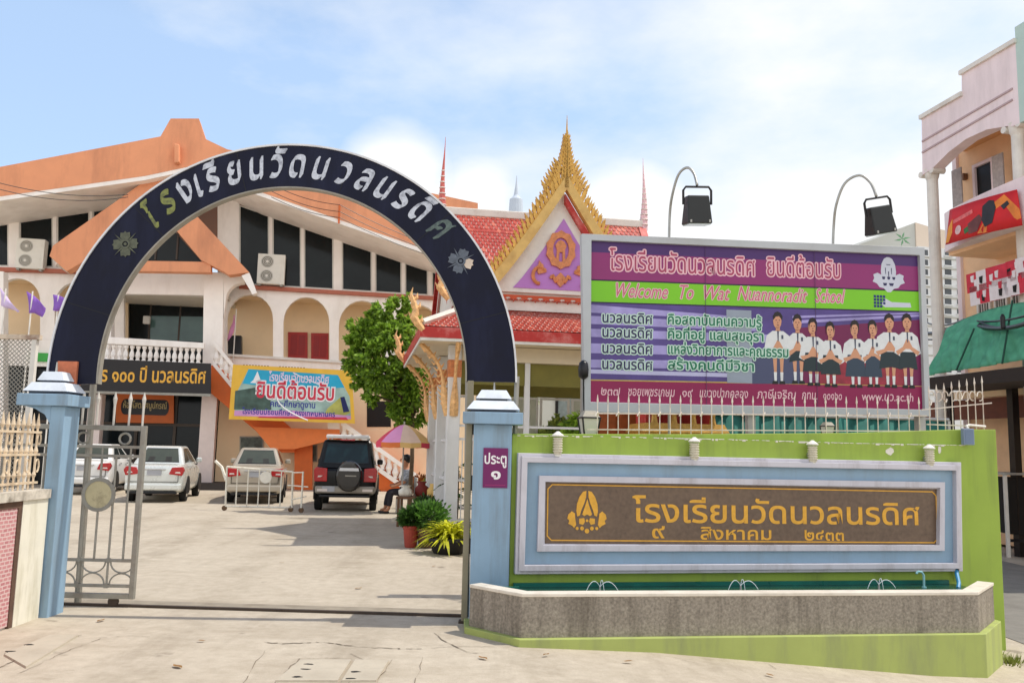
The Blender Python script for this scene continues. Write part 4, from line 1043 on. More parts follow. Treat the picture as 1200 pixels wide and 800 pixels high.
# fallen leaves and grit on the concrete
rr = random.Random(31)
m_dry = M('dry_leaf', rgb(140, 104, 60), .8, .3, 30)
for k, (px, py) in enumerate(((236, 752), (566, 772), (640, 768), (118, 728), (420, 690), (508, 664), (736, 776), (208, 782), (330, 660), (902, 792))):
    p = gpt(px, py, .004); b = MB(); a = rr.uniform(0, 6); s_ = rr.uniform(.018, .03)
    b.pts([(s_*1.6*cos(t)*(1 if abs(cos(t)) < .95 else 1.15), s_*.75*sin(t), .006+.008*abs(cos(t*1.5))) for t in [2*pi*i/8 for i in range(8)]]); b.face(range(8))
    near = ('left of the drain covers', 'in front of the trough corner', 'before the trough, nearer the middle', 'beside the gate leaf', 'on the drive inside the gate', 'by the gate post on the drive', 'before the middle of the trough', 'at the lower left of the drive', 'far inside on the drive', 'at the lower right before the plinth')[k]
    tag(b.build('fallen_leaf', m_dry, loc=p, rz=a), 'small dry brown leaf on the concrete ' + near, 'leaf', 'dry leaves on the concrete')
# ---------------------------------------------------------------- Thai pavilion
def tile_mat(name, c1, c2, c3, bw=.115, rh=.115):
    m = bpy.data.materials.new(name); m.use_nodes = True; n = m.node_tree.nodes; l = m.node_tree.links; b = n['Principled BSDF']
    uv0 = n.new('ShaderNodeUVMap'); uv = n.new('ShaderNodeMapping'); uv.inputs['Rotation'].default_value = (0, 0, rad(45)); uv.inputs['Scale'].default_value = (1, .8, 1); l.new(uv0.outputs[0], uv.inputs[0]); k = n.new('ShaderNodeTexBrick'); k.offset = 0; k.inputs['Scale'].default_value = 1; k.inputs['Brick Width'].default_value = bw; k.inputs['Row Height'].default_value = rh
    k.inputs['Mortar Size'].default_value = .012; k.inputs['Mortar Smooth'].default_value = .8; k.inputs['Color1'].default_value = c1; k.inputs['Color2'].default_value = c2; k.inputs['Mortar'].default_value = c3
    l.new(uv.outputs[0], k.inputs['Vector'])
    z = n.new('ShaderNodeTexNoise'); z.inputs['Scale'].default_value = 2.5; z.inputs['Detail'].default_value = 6; l.new(uv.outputs[0], z.inputs['Vector'])
    r = n.new('ShaderNodeValToRGB'); r.color_ramp.elements[0].position = .5; r.color_ramp.elements[1].position = .75; r.color_ramp.elements[0].color = (0, 0, 0, 1); r.color_ramp.elements[1].color = (.5, .5, .5, 1); l.new(z.outputs['Fac'], r.inputs[0])
    x = n.new('ShaderNodeMixRGB'); x.inputs[2].default_value = c3; l.new(r.outputs[0], x.inputs[0]); l.new(k.outputs['Color'], x.inputs[1]); l.new(x.outputs[0], b.inputs['Base Color'])
    b.inputs['Roughness'].default_value = .35
    bp = n.new('ShaderNodeBump'); bp.inputs['Strength'].default_value = .8; bp.inputs['Distance'].default_value = .02; bp.invert = True; l.new(k.outputs['Fac'], bp.inputs['Height']); l.new(bp.outputs[0], b.inputs['Normal'])
    return m
m_tile = M('mortar_highlight_pink', rgb(236, 196, 186), .6, .12, 6)  # pale colour stands for mortar and for highlights on the glazed tiles
PO = at(495, 381, 14.0); PF = Fr((PO.x, PO.y, 0), 10.0)
ZE = PO.z                                   # eave height
gcx, gz0 = PF.loc(660, 336, .7); apx, apz = PF.loc(661, 222, .7)
PW, PD = 2*gcx, 5.2
t_p = thing_fr('thai_pavilion', 'Thai pavilion with red tiled roofs, purple gable and gold finial behind the gate pillar', 'pavilion', PF)
ZS = PF.loc(610, 362, .85)[1]; IN = .95
zr = PF.loc(525, 243, PD/2)[1]; zr2 = PF.loc(752, 270, PD/2)[1]; ZR = (zr+zr2)/2
ux0 = PF.loc(523, 243, PD/2)[0]; ux1 = PF.loc(750, 270, PD/2)[0]
def slope_quad(b, A, B, C_, D):
    """A-B along the eave, D-C along the top; uv in metres"""
    A, B, C_, D = map(Vector, (A, B, C_, D)); u = (B-A).normalized(); v = (D-A)-u*(D-A).dot(u); v.normalize()
    b.poly([A, B, C_, D], [((p-A).dot(u), (p-A).dot(v)) for p in (A, B, C_, D)])
# skirt roof: four slopes
E_ = [(0, 0, ZE), (PW, 0, ZE), (PW, PD, ZE), (0, PD, ZE)]
I_ = [(IN, IN, ZS), (PW-IN, IN, ZS), (PW-IN, PD-IN, ZS), (IN, PD-IN, ZS)]
b = MB()
for k in range(4):
    j = (k+1) % 4; slope_quad(b, E_[k], E_[j], I_[j], I_[k])
    u = [(p[0], p[1], p[2]-.05) for p in (E_[k], E_[j], I_[j], I_[k])]; b.poly(list(reversed(u)))
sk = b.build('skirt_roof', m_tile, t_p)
m_ridge = M('white_ridge', rgb(222, 216, 206), .6, .08, 6, dirt=rgb(150, 136, 120), dirt_amt=.5, dirt_scale=3)
b = MB()
for k in range(4): b.tube([Vector(E_[k])+Vector((0, 0, .05)), Vector(I_[k])+Vector((0, 0, .05))], .06, 6)
b.build('hip_ridges', m_ridge, sk)
b = MB()
b.box(-.04, PW+.04, -.04, .0, ZE-.20, ZE-.02).box(-.04, -.001, 0.001, PD, ZE-.20, ZE-.02).box(PW+.001, PW+.04, 0.001, PD, ZE-.20, ZE-.02)
b.build('red_fascia', m_red, sk)
b = MB(); b.box(-.025, PW+.025, -.03, .0, ZE-.25, ZE-.201).box(-.03, -.001, 0.001, PD, ZE-.25, ZE-.201)
b.build('white_fascia_edge', m_white, sk)
MB().box(.001, PW-.001, .001, PD, ZE-.23, ZE-.20).build('soffit', M('cream_soffit', rgb(226, 214, 190), .7, .05), t_p)
MB().box(IN-.05, PW-IN+.05, IN-.05, PD-IN+.05, ZS-.15, ZS+.13).build('frieze_wall', m_white, t_p)
# main roof with ridge along x
def lay_tiles(b, P, Q, R, S, w=.098, h=.098, lift=.018):
    """pointed clay tiles in offset rows over the slope P-Q (eave), S-R (top)"""
    P, Q, R, S = map(Vector, (P, Q, R, S)); H_ = ((S+R)*.5-(P+Q)*.5).length; n_ = (Q-P).cross(S-P).normalized(); rows = max(1, int(H_/h))
    for r in range(rows+1):
        f = r/rows; A, B = P.lerp(S, f), Q.lerp(R, f); L2 = (B-A).length; dn = ((P-S)+(Q-R)).normalized(); ux = (B-A).normalized(); k = int(L2/w)
        if k < 1: continue
        st_ = L2/k
        for i in range(k):
            c = A+ux*(st_*(i+(.5 if r % 2 == 0 else 0.0)))
            if r % 2 and i == 0: continue
            hw = st_*.42; lo = n_*lift
            b.poly([c-ux*hw-dn*h*.9+n_*.004, c-ux*hw+dn*h*.05+lo*.7, c+dn*h*.62+lo, c+ux*hw+dn*h*.05+lo*.7, c+ux*hw-dn*h*.9+n_*.004])
def claymat():
    m = bpy.data.materials.new('glazed_red_clay'); m.use_nodes = True; n = m.node_tree.nodes; l = m.node_tree.links; bs = n['Principled BSDF']
    g = n.new('ShaderNodeNewGeometry'); r = n.new('ShaderNodeValToRGB'); r.color_ramp.elements[0].color = rgb(168, 58, 44); r.color_ramp.elements[1].color = rgb(206, 112, 90)
    e_ = r.color_ramp.elements.new(.8); e_.color = rgb(186, 74, 58)
    l.new(g.outputs['Random Per Island'], r.inputs[0]); l.new(r.outputs[0], bs.inputs['Base Color']); bs.inputs['Roughness'].default_value = .3; return m
m_clay = claymat()
b = MB()
for k in range(4):
    j = (k+1) % 4; lay_tiles(b, E_[k], E_[j], I_[j], I_[k])
b.build('skirt_tiles', m_clay, sk)
b = MB(); e = .12
zl = ZS+.15; v0, v1, vm = IN-.15, PD-IN+.15, PD/2
xa, xb = ux0, ux1
def curve(f):  # sagging Thai slope from eave (0) to ridge (1)
    return zl+(ZR-zl)*(f**1.25)
NS = 6
for side in (0, 1):
    for k in range(NS):
        f0, f1 = k/NS, (k+1)/NS
        ya = v0+(vm-v0)*f0 if side == 0 else v1+(vm-v1)*f0; yb = v0+(vm-v0)*f1 if side == 0 else v1+(vm-v1)*f1
        A, B, C_, D = (xa, ya, curve(f0)), (xb, ya, curve(f0)), (xb, yb, curve(f1)), (xa, yb, curve(f1))
        d0 = f0*2.9; d1 = f1*2.9
        q = [A, B, C_, D] if side == 0 else [B, A, D, C_]
        b.poly(q, [(q[0][0], d0), (q[1][0], d0), (q[2][0], d1), (q[3][0], d1)])
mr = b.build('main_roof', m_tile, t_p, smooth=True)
b = MB()
for k in range(NS):
    f0, f1 = k/NS, (k+1)/NS; ya, yb = v0+(vm-v0)*f0, v0+(vm-v0)*f1
    lay_tiles(b, (xa, ya, curve(f0)), (xb, ya, curve(f0)), (xb, yb, curve(f1)), (xa, yb, curve(f1)))
b.build('roof_tiles', m_clay, mr)
MB().box(xa-.05, xb+.05, vm-.07, vm+.07, ZR-.06, ZR+.10).build('ridge_cap', m_ridge, mr, bevel=.02)
for sx, x in ((-1, xa), (1, xb)):
    b = MB(); c2 = MB()
    for side in (0, 1):
        for k in range(NS):
            f0, f1 = k/NS, (k+1)/NS
            ya = v0+(vm-v0)*f0 if side == 0 else v1+(vm-v1)*f0; yb = v0+(vm-v0)*f1 if side == 0 else v1+(vm-v1)*f1
            A, B = (x, ya, curve(f0)), (x, yb, curve(f1))
            b.poly([(x+sx*.1, ya, A[2]+.05), (x+sx*.1, yb, B[2]+.05), (x+sx*.1, yb, B[2]-.16), (x+sx*.1, ya, A[2]-.16)])
            b.poly([(x+sx*.1, ya, A[2]+.05), (x-sx*.05, ya, A[2]+.05), (x-sx*.05, yb, B[2]+.05), (x+sx*.1, yb, B[2]+.05)])
            c2.poly([(x+sx*.02, ya, A[2]-.16), (x+sx*.02, yb, B[2]-.16), (x+sx*.02, yb, B[2]-.34), (x+sx*.02, ya, A[2]-.34)])
    b.build('red_bargeboard', m_red, mr); c2.build('white_verge', m_white, mr)
    MB().prismx([(v0, zl-.1), (v1, zl-.1), (vm, ZR-.25)], x-.04*sx, x-.08*sx).build('end_gable', m_white, mr)
    # chofa: slender red and white spire on the ridge end
    ct = PF.loc(515 if sx < 0 else 749, 160 if sx < 0 else 185, PD/2)[1]
    xx = x+sx*.06; b = MB(); n = 14
    P = [(xx+sx*.06*sin(pi*f*.9)*(1-f), vm, ZR-.1+(ct-ZR+.1)*f) for f in [i/n for i in range(n+1)]]
    b.tube(P, [.085*(1-f)**1.5+.012*(1-f)+.004 for f in [i/n for i in range(n+1)]], 6)
    cs = b.build('ridge_spire', M('red_mosaic' if sx < 0 else 'pink_white_mosaic', rgb(196, 100, 90) if sx < 0 else rgb(226, 186, 190), .5, .35, 40), mr)
    b = MB()
    for i in range(1, 9):
        p = P[i]; r = .085*(1-i/n)**1.5+.012*(1-i/n)+.006; b.lathe([(r, -.012), (r*1.15, 0), (r, .012)], p[0], p[1], 8, z0=p[2])
    b.build('spire_rings', m_ridge, cs)
# front gable
GH = .5*((PF.loc(662, 336, .7)[0]-PF.loc(578, 330, .7)[0])*2)
gy = .62
m_lil = M('lilac_paint', rgb(182, 124, 196), .6, .05, 3)
gl, gr, zb_ = gcx-GH, gcx+GH, PF.loc(600, 337, gy)[1]
# curved slope of the gable: from (half width, base) to apex
def gs(f, grow=0.0):
    return ((GH+grow)*(1-f), zb_-.05+(apz+grow*1.2-zb_)*(f**1.12))
n = 10
prof = [gs(i/n) for i in range(n+1)]
b = MB(); b.prism([(gcx-x, z) for x, z in prof]+[(gcx+x, z) for x, z in reversed(prof[:-1])], gy+.12, gy+.18); b.build('gable_wall', m_white, t_p)
inner = [gs(i/n) for i in range(n+1)]
def scaled(s_, dz): return [(x*s_, zb_+dz+(z-zb_)*s_) for x, z in prof]
pi_ = scaled(.70, .06)
b = MB(); b.prism([(gcx-x, z) for x, z in pi_]+[(gcx+x, z) for x, z in reversed(pi_[:-1])], gy+.105, gy+.119); ped = b.build('pediment', m_lil, t_p)
rg = scaled(.86, 0)
b = MB()
L0 = [(gcx+x, z) for x, z in scaled(.97, .0)]; L1 = [(gcx+x, z) for x, z in scaled(.88, .0)]
for i in range(n): b.prism([L0[i], L0[i+1], L1[i+1], L1[i]], gy+.0, gy+.118)
b.build('red_soffit_strip', m_red, t_p)
b = MB()
for sg in (-1, 1):
    for i in range(n):
        A, B = prof[i], prof[i+1]; C_, D = gs((i+1)/n, .23), gs(i/n, .23)
        b.prism([(gcx+sg*A[0], A[1]), (gcx+sg*B[0], B[1]), (gcx+sg*C_[0], C_[1]), (gcx+sg*D[0], D[1])], gy-.10, gy+.06)
bb = b.build('gold_bargeboard', M('yellow_gold_paint', rgb(210, 172, 100), .5, .12, 8, dirt=rgb(150, 100, 40), dirt_amt=.5, dirt_scale=3), t_p)
# flame leaves along the bargeboard, growing towards the finial
def flame(b, x, z, h, w, lean, y0, y1):
    P = [(-.5, 0), (-.55, .25), (-.3, .45), (-.42, .62), (-.12, .78), (0, 1.0), (.16, .74), (.34, .6), (.26, .42), (.52, .24), (.45, 0)]
    Q = [(x+(px*w)*cos(lean)+pz*h*sin(lean), z-(px*w)*sin(lean)+pz*h*cos(lean)) for px, pz in P]
    b.prism(Q, y0, y1)
b = MB(); rr = random.Random(11)
for sg in (-1, 1):
    for i in range(24):
        f = i/24.0*.98; x, z = gs(f, .21); h = .20+.10*f; k = rr.uniform(.9, 1.1)
        flame(b, gcx+sg*x, z-.02, h*k, .085, sg*(.42-.1*f), gy-.06, gy-.0)
        x, z = gs(f+.02, .36); 
        if f > .1: flame(b, gcx+sg*x*.99, z-.02, h*.62*k, .06, sg*(.6-.2*f), gy-.03, gy+.03)
b.build('flame_leaves', m_gold, bb)
# tall openwork finial
zt_ = PF.loc(664, 136, gy)[1]; z0_ = apz-.05
b = MB(); Hh = zt_-z0_
for i in range(13):
    f = i/13; z = z0_+Hh*.72*f; w_ = (.36*(1-f)**1.6+.03)
    for q in range(3 if f < .5 else 2):
        for sg in (-1, 1):
            flame(b, gcx+sg*w_*(q+.35)/2.6, z, .20-.08*f, .075-.03*f, sg*(.30+.14*q), gy-.08+.03*q, gy-.03+.03*q)
    flame(b, gcx, z+.03, .24-.1*f, .08-.04*f, 0, gy-.10, gy-.05)
b.tube([(gcx, gy-.03, z0_), (gcx, gy-.03, z0_+Hh*.6), (gcx, gy-.03, zt_)], [.05, .03, .004], 6)
b.build('finial', m_gold, bb)
# gold ornaments on the pediment
m_cop = M('copper_gold', rgb(206, 130, 82), .45, .25, 20, bump=.2)
b = MB(); ex, ez = PF.loc(657, 293, gy+.1); k_ = 14.9/1000
n2 = 20
b.ring([(ex+17*k_*cos(2*pi*k/n2)*(1.12 if k % 2 else 1), ez+22*k_*sin(2*pi*k/n2)*(1.1 if k % 2 else 1)) for k in range(n2)], [(ex+10*k_*cos(2*pi*k/n2), ez+15*k_*sin(2*pi*k/n2)) for k in range(n2)], gy+.06, gy+.104)
b.prism([(ex+x*k_, ez+z*k_) for x, z in ((-6, -18), (-5, 0), (-7, 5), (-4, 10), (0, 12), (4, 10), (7, 5), (5, 0), (6, -18), (2.5, -18), (2, -3), (-2, -3), (-2.5, -18))], gy+.07, gy+.104)
for sg in (-1, 1):
    b.tube([(ex+sg*(26-8*cos(a))*k_+sg*0, gy+.085, ez+(-33+10*sin(a))*k_) for a in [pi*.2+2.2*pi*.6*i/10 for i in range(11)]], .035, 6)
    flame(b, ex+sg*22*k_, ez-30*k_, .24, .16, sg*.3, gy+.07, gy+.104)
    b.tube([(ex+sg*(3+s*1.3)*k_, gy+.085, ez+(-36-4*sin(s*.9))*k_) for s in range(8)], .03, 6)
b.prism([(ex+x*k_, ez+z*k_) for x, z in ((-6, -34), (0, -28), (6, -34), (4, -42), (0, -46), (-4, -42))], gy+.07, gy+.104)
b.build('gold_emblem', m_cop, ped)
# frieze with hanging red triangles under the gable
zf1 = PF.loc(610, 346, IN-.1)[1]; 
MB().box(IN-.0, PW-IN, IN-.12, IN-.051, zf1-.28, zb_+.02).build('frieze', m_white, t_p)
b = MB(); x = IN+.05
b.box(IN+.02, PW-IN-.02, IN-.135, IN-.1205, zf1-.04, zf1)
while x < PW-IN-.15:
    b.prism([(x, zf1-.041), (x+.14, zf1-.041), (x+.07, zf1-.13)], IN-.13, IN-.1205); x += .2
b.build('triangle_frieze', M('terracotta_paint', rgb(206, 92, 56), .6, .1), t_p)
# hang hong (gold corner flames) on the roof corners
for x, y, z in ((-.02, -.02, ZE-.02), (-.05, PD-.1, ZE-.05), (xa-.1, v0+.05, zl+.02), (xb+.1, v0+.05, zl+.02)):
    b = MB(); P = [(x+.03, y, z-.06), (x-.06, y-.02, z+.04), (x-.13, y-.03, z+.14), (x-.10, y-.03, z+.27), (x-.15, y-.03, z+.42), (x-.19, y-.03, z+.52), (x-.16, y-.03, z+.64)]
    b.tube(P, [.05, .062, .07, .05, .045, .025, .004], 6)
    for i in (1, 2, 3, 4):
        p = Vector(P[i]); b.tube([p, p+Vector((.06, 0, .05)), p+Vector((.07, 0, .13))], [.04, .03, .004], 5); b.tube([p, p+Vector((-.05, 0, .02)), p+Vector((-.09, 0, .09))], [.03, .02, .004], 5)
    b.build('corner_flame', M('orange_gold', rgb(226, 178, 122), .5, .3, 16, bump=.3), t_p)
# columns, brackets, beams, railings
m_col = M('white_column_paint', rgb(222, 222, 222), .55, .05, 3, dirt=rgb(160, 158, 150), dirt_amt=.3, dirt_scale=1, streak=2)
cxs = [.62, PW-.62]; cys = [.62, 2.6, PD-.62]
for ix, x in enumerate(cxs):
    for y in cys:
        c = MB().box(x-.11, x+.11, y-.11, y+.11, 0, ZE-.24).build('column', m_col, t_p, bevel=.012)
        MB().box(x-.16, x+.16, y-.16, y+.16, 0, .25).build('column_base', m_col, c, bevel=.012)
        MB().box(x-.115, x+.115, y-.115, y+.115, ZE-.8, ZE-.5).build('gold_band', m_cop, c)
        # curved gold eave bracket
        sgx = -1 if ix == 0 else 1
        def brk(dx, dy):
            P = []; Wd = []
            for i in range(13):
                f = i/12; out_ = .08+.52*(f**2.2)+.05*sin(f*2*pi); z = ZE-1.45+1.22*f
                P.append((x+dx*out_, y+dy*out_, z)); Wd.append(.020+.012*sin(f*9)+.062*(1-f)**1.3+(.02 if f > .85 else 0))
            q = MB(); q.tube(P, Wd, 6)
            for i in range(1, 12):
                p = Vector(P[i]); k9 = .6+.5*sin(pi*i/12); q.tube([p, p+Vector((dx*.05*k9, dy*.05*k9, -.05*k9)), p+Vector((dx*.12*k9, dy*.12*k9, .02))], [.03, .022, .003], 5)
                q.tube([p, p+Vector((dx*-.04*k9, dy*-.04*k9, .03)), p+Vector((dx*-.07*k9, dy*-.07*k9, .09*k9))], [.025, .018, .003], 5)
            q.build('eave_bracket', M('orange_gold', rgb(222, 160, 92)), t_p)
        brk(sgx, 0)
        if y == cys[0]: brk(0, -1)
for k in range(2):
    x = cxs[0]+(cxs[1]-cxs[0])*(k+1)/3
    MB().box(x-.045, x+.045, .58, .66, 0, ZE-.24).build('slim_post', m_col, t_p)
MB().box(cxs[0]+.12, cxs[1]-.12, .55, .69, ZE-.50, ZE-.241).build('front_beam', M('cream_soffit', rgb(226, 214, 190)), t_p)
MB().box(cxs[0]+.12, cxs[1]-.12, PD-.66, PD-.6, ZE-.85, ZE-.241).build('olive_valance', M('olive_panel', rgb(122, 116, 56), .7, .1), t_p)
MB().box(cxs[0]+.12, cxs[1]-.12, .62, .66, ZE-.9, ZE-.51).build('olive_blind', M('olive_panel', rgb(122, 116, 56)), t_p)
b = MB(); 
for z in (.35, 1.02, 1.72, 1.95): b.box(cxs[0]+.12, cxs[1]-.12, .60, .64, z, z+.04)
for i in range(34):
    x = cxs[0]+.18+i*(cxs[1]-cxs[0]-.36)/33; b.box(x-.008, x+.008, .612, .628, .39, 1.72)
b.build('front_railing', m_col, t_p)
b = MB()
for z in (.45, 1.0, 1.7): b.box(cxs[0]-.02, cxs[0]+.02, .75, PD-.75, z, z+.04)
for i in range(28): y = .8+i*(PD-1.6)/27; b.box(cxs[0]-.008, cxs[0]+.008, y-.008, y+.008, .49, 1.7)
b.build('side_railing', m_col, t_p)
m_scr = M('pale_glazing', rgb(196, 202, 190), .2, .12, 1.2, spec=.5)
for k in range(5):
    x = cxs[0]+.2+k*.72; s0 = MB().ring([(x, ZE-.86), (x+.68, ZE-.86), (x+.68, .9), (x, .9)], [(x+.05, ZE-.91), (x+.63, ZE-.91), (x+.63, .95), (x+.05, .95)], PD-.66, PD-.61).build('screen_frame', m_col, t_p)
    if k in (1, 2, 4): MB().box(x+.0505, x+.6295, PD-.64, PD-.63, .95, ZE-.9105).build('screen_panel', m_scr, s0)
MB().box(.3, PW-.3, .3, PD-.3, -.3, .05).build('floor', m_concrete, t_p)

# distant white stupa spire above the pavilion roof
sp = at(605.5, 206, 70); sb = at(605.5, 246, 70)
b = MB(); h = sp.z
q_ = h-sb.z; b.lathe([(6, 0), (6, 4), (3.4, 5), (2.8, sb.z-6), (1.2, sb.z-3), (.62, sb.z-.6), (.55, sb.z+.30*q_), (.40, sb.z+.34*q_), (.22, sb.z+.42*q_), (.10, sb.z+.7*q_), (.02, h)], 0, 0, 16)
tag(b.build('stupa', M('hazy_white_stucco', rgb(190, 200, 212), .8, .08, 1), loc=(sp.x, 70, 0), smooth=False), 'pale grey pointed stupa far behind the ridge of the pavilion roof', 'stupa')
# ---------------------------------------------------------------- school building
SO = at(250, 570, 29.5); SF = Fr((SO.x, SO.y, 0), 11.5)
t_s = thing_fr('school_building', 'wide cream and orange school building with arcades and gabled roof behind the parked cars', 'building', SF)
def sprism(pts, o0, o1, name, mat, par=None, off=None, bevel=0):
    b = MB(); b.prism(SF.pl(pts, o0 if off is None else off), o0, o1); return b.build(name, mat, par or t_s, bevel=bevel)
W2 = 1.3
FO = -1.3
# main gable fascia and roof
fas = [(-60, 207), (188, 160), (200, 139), (233, 139), (241, 163), (266, 175), (560, 238), (560, 311), (500, 292.5), (400, 258), (300, 223), (236, 192), (170, 206), (0, 230), (-60, 239)]
f = sprism(fas, FO, FO+.5, 'gable_fascia', m_orange)
sprism([(204, 168), (210, 169), (210, 190), (204, 191)], FO-.25, FO-.001, 'rainwater_spout', m_orange, f, bevel=.03)
b = MB(); pl = SF.pl([(-60, 212), (190, 168), (236, 168), (560, 246)], FO)
for (x0, z0), (x1, z1) in zip(pl, pl[1:]): b.prism([(x0, z0-.12), (x1, z1-.12), (x1, z1-.32), (x0, z0-.32)], FO+.51, 16)
b.build('roof', M('brown_roof_sheet', rgb(130, 84, 66), .7, .1), t_s)
b = MB(); pl = SF.pl([(-60, 238), (0, 229.5), (170, 205.5), (236, 191.5), (300, 222.5), (400, 257.5), (500, 292), (560, 310.5)], FO)
for (x0, z0), (x1, z1) in zip(pl, pl[1:]): b.prism([(x0, z0-.003), (x1, z1-.003), (x1, z1-.16), (x0, z0-.16)], FO+.02, W2+.1)
b.build('eave_soffit', m_bwhite, t_s)
# scratched horizontal lines of the fascia right half
b = MB()
for (xa, ya, xb, yb) in ((398, 240, 398, 262),):
    A, B = SF.loc(xa, ya, FO), SF.loc(xb, yb, FO); b.box(A[0]-.03, A[0]+.03, FO-.02, FO-.001, B[1], A[1])
b.build('fascia_joint', m_orange2, f)
# upper storey of the right wing: piers, glass, sill
SOFT = lambda px: 240+(px-285)*.325
def wing_windows(spans, ybot, ytop):
    for (a, c) in spans:
        P = SF.pl([(a, ybot(a)), (c, ybot(c)), (c, ytop(c)), (a, ytop(a))], W2)
        b = MB(); b.ring([P[3], P[2], P[1], P[0]], inset([P[3], P[2], P[1], P[0]], .05), W2+.03, W2+.12)
        w = b.build('window', M('white_window_frame', rgb(210, 206, 198), .5, .05), t_s)
        b = MB(); b.prism(inset([P[3], P[2], P[1], P[0]], .0505), W2+.08, W2+.10); b.build('pane', m_glass, w)
yb_ = lambda px: 333+(px-285)*.06
spans_r = [(280, 315.5), (319, 353), (356, 391), (400.5, 436), (439.5, 471), (474.5, 502), (506, 540)]
wing_windows(spans_r, yb_, lambda px: SOFT(px)+1.5)
def wallrun(x0, x1, spans, ybot, ytop, base, name, off=W2):
    """wall between base line and ytop with openings at spans above ybot"""
    pts = [(x0, base(x0)), (x1, base(x1)), (x1, ytop(x1))]
    ee = sorted(spans); P = []
    P.append((x0, base(x0))); P.append((x1, base(x1))); P.append((x1, ytop(x1)))
    for a, c in reversed(ee): P += [(c, ytop(c)), (c, ybot(c)), (a, ybot(a)), (a, ytop(a))]
    P.append((x0, ytop(x0)))
    Q = []
    for p in P:
        if not Q or p != Q[-1]: Q.append(p)
    b = MB(); b.prism(SF.pl(Q, off), off, off+.22); return b.build(name, m_bwhite, t_s)
wallrun(255, 560, spans_r, yb_, lambda px: SOFT(px)-1, lambda px: yb_(px)+3.5, 'upper_wall')
spans_l = [(-40, 10), (22, 62), (66, 105), (108, 134)]
ytl = lambda px: 250-px*.145; ybl = lambda px: 312+px*.02
wing_windows([(-40, 10), (22, 62), (66, 105), (108, 134)], ybl, lambda px: ytl(px)+2)
wallrun(-60, 140, spans_l, ybl, lambda px: ytl(px)-1, lambda px: ybl(px)+3, 'upper_wall')
# red brown ledge along the windows, then the arcade walls
b = MB(); b.prism(SF.pl([(280, 333), (560, 350), (560, 354), (280, 337.5)], W2-.3), W2-.3, W2-.001); b.build('ledge', M('brown_ledge', rgb(176, 104, 84), .7, .1), t_s)
b = MB(); b.prism(SF.pl([(-60, 311), (100, 316), (100, 320.5), (-60, 316)], W2-.3), W2-.3, W2-.001); b.build('ledge', M('brown_ledge', rgb(176, 104, 84)), t_s)
def arcade(x0, x1, arches, ytop, ybase, name, off=W2-.12):
    P = [(x0, ytop(x0)), (x0, ybase(x0))]
    for a, c, ys, yt in arches:
        P.append((a, ybase(a))); P.append((a, ys))
        for i in range(1, 12):
            t_ = pi-pi*i/12; P.append(((a+c)/2+(c-a)/2*cos(t_), ys-(ys-yt)*sin(t_)))
        P.append((c, ys)); P.append((c, ybase(c)))
    P += [(x1, ybase(x1)), (x1, ytop(x1))]
    b = MB(); b.prism(SF.pl(P, off), off, off+.25); return b.build(name, m_bwhite, t_s)
ybase_r = lambda px: 415+(px-266)*.06
arcade(256, 560, [(266, 320, 374, 345), (332, 386, 378, 348), (397, 451, 382, 352), (463, 516, 386, 357)], lambda px: 337+(px-280)*.06, ybase_r, 'arcade_wall')
ybase_l = lambda px: 396+px*.03
arcade(-60, 145, [(-52, -12, 348, 322), (-6, 47, 352, 326), (64, 112, 358, 331)], lambda px: 316+px*.03, ybase_l, 'arcade_wall')
# corridor behind the arcades
P = SF.pl([(240, 330), (560, 352), (560, 440), (240, 425)], W2+1.5); MB().prism(P, W2+1.5, W2+1.65).build('corridor_wall', m_beige, t_s)
P = SF.pl([(-60, 308), (150, 318), (150, 420), (-60, 408)], W2+1.5); MB().prism(P, W2+1.5, W2+1.65).build('corridor_wall', m_beige, t_s)
for x0, x1, yc in ((256, 560, lambda p: 338+(p-280)*.06), (-60, 145, lambda p: 317+p*.03)):
    A, B = SF.loc(x0, yc(x0), W2), SF.loc(x1, yc(x1), W2); z = min(A[1], B[1])
    MB().box(A[0], B[0], W2+.131, W2+1.5, z-.15, z+.02).build('corridor_ceiling', m_beige, t_s)
for (a, c, y0, y1) in ((337.5, 360.5, 389, 420), (364.5, 385, 390, 422)):
    P = SF.pl([(a, y0), (c, y0+.5), (c, y1), (a, y1)], W2+1.4)
    d = MB().prism(P, W2+1.38, W2+1.49).build('red_door', M('red_door_paint', rgb(168, 44, 40), .5, .1), t_s)
    x0, z0 = P[3]; x1, z1 = P[1]
    b = MB(); w_ = x1-x0
    for i in range(2): b.box(x0+w_*(.1+.45*i), x0+w_*(.45+.45*i), W2+1.36, W2+1.379, z0+.15, z1-.12)
    b.build('door_panel', M('dark_red_panel', rgb(148, 34, 34), .5, .1), d)
P = SF.pl([(267, 394), (284, 394), (284, 416), (267, 416)], W2+1.0); MB().prism(P, W2+.7, W2+1.1).build('equipment_cabinet', m_black, t_s, bevel=.03)
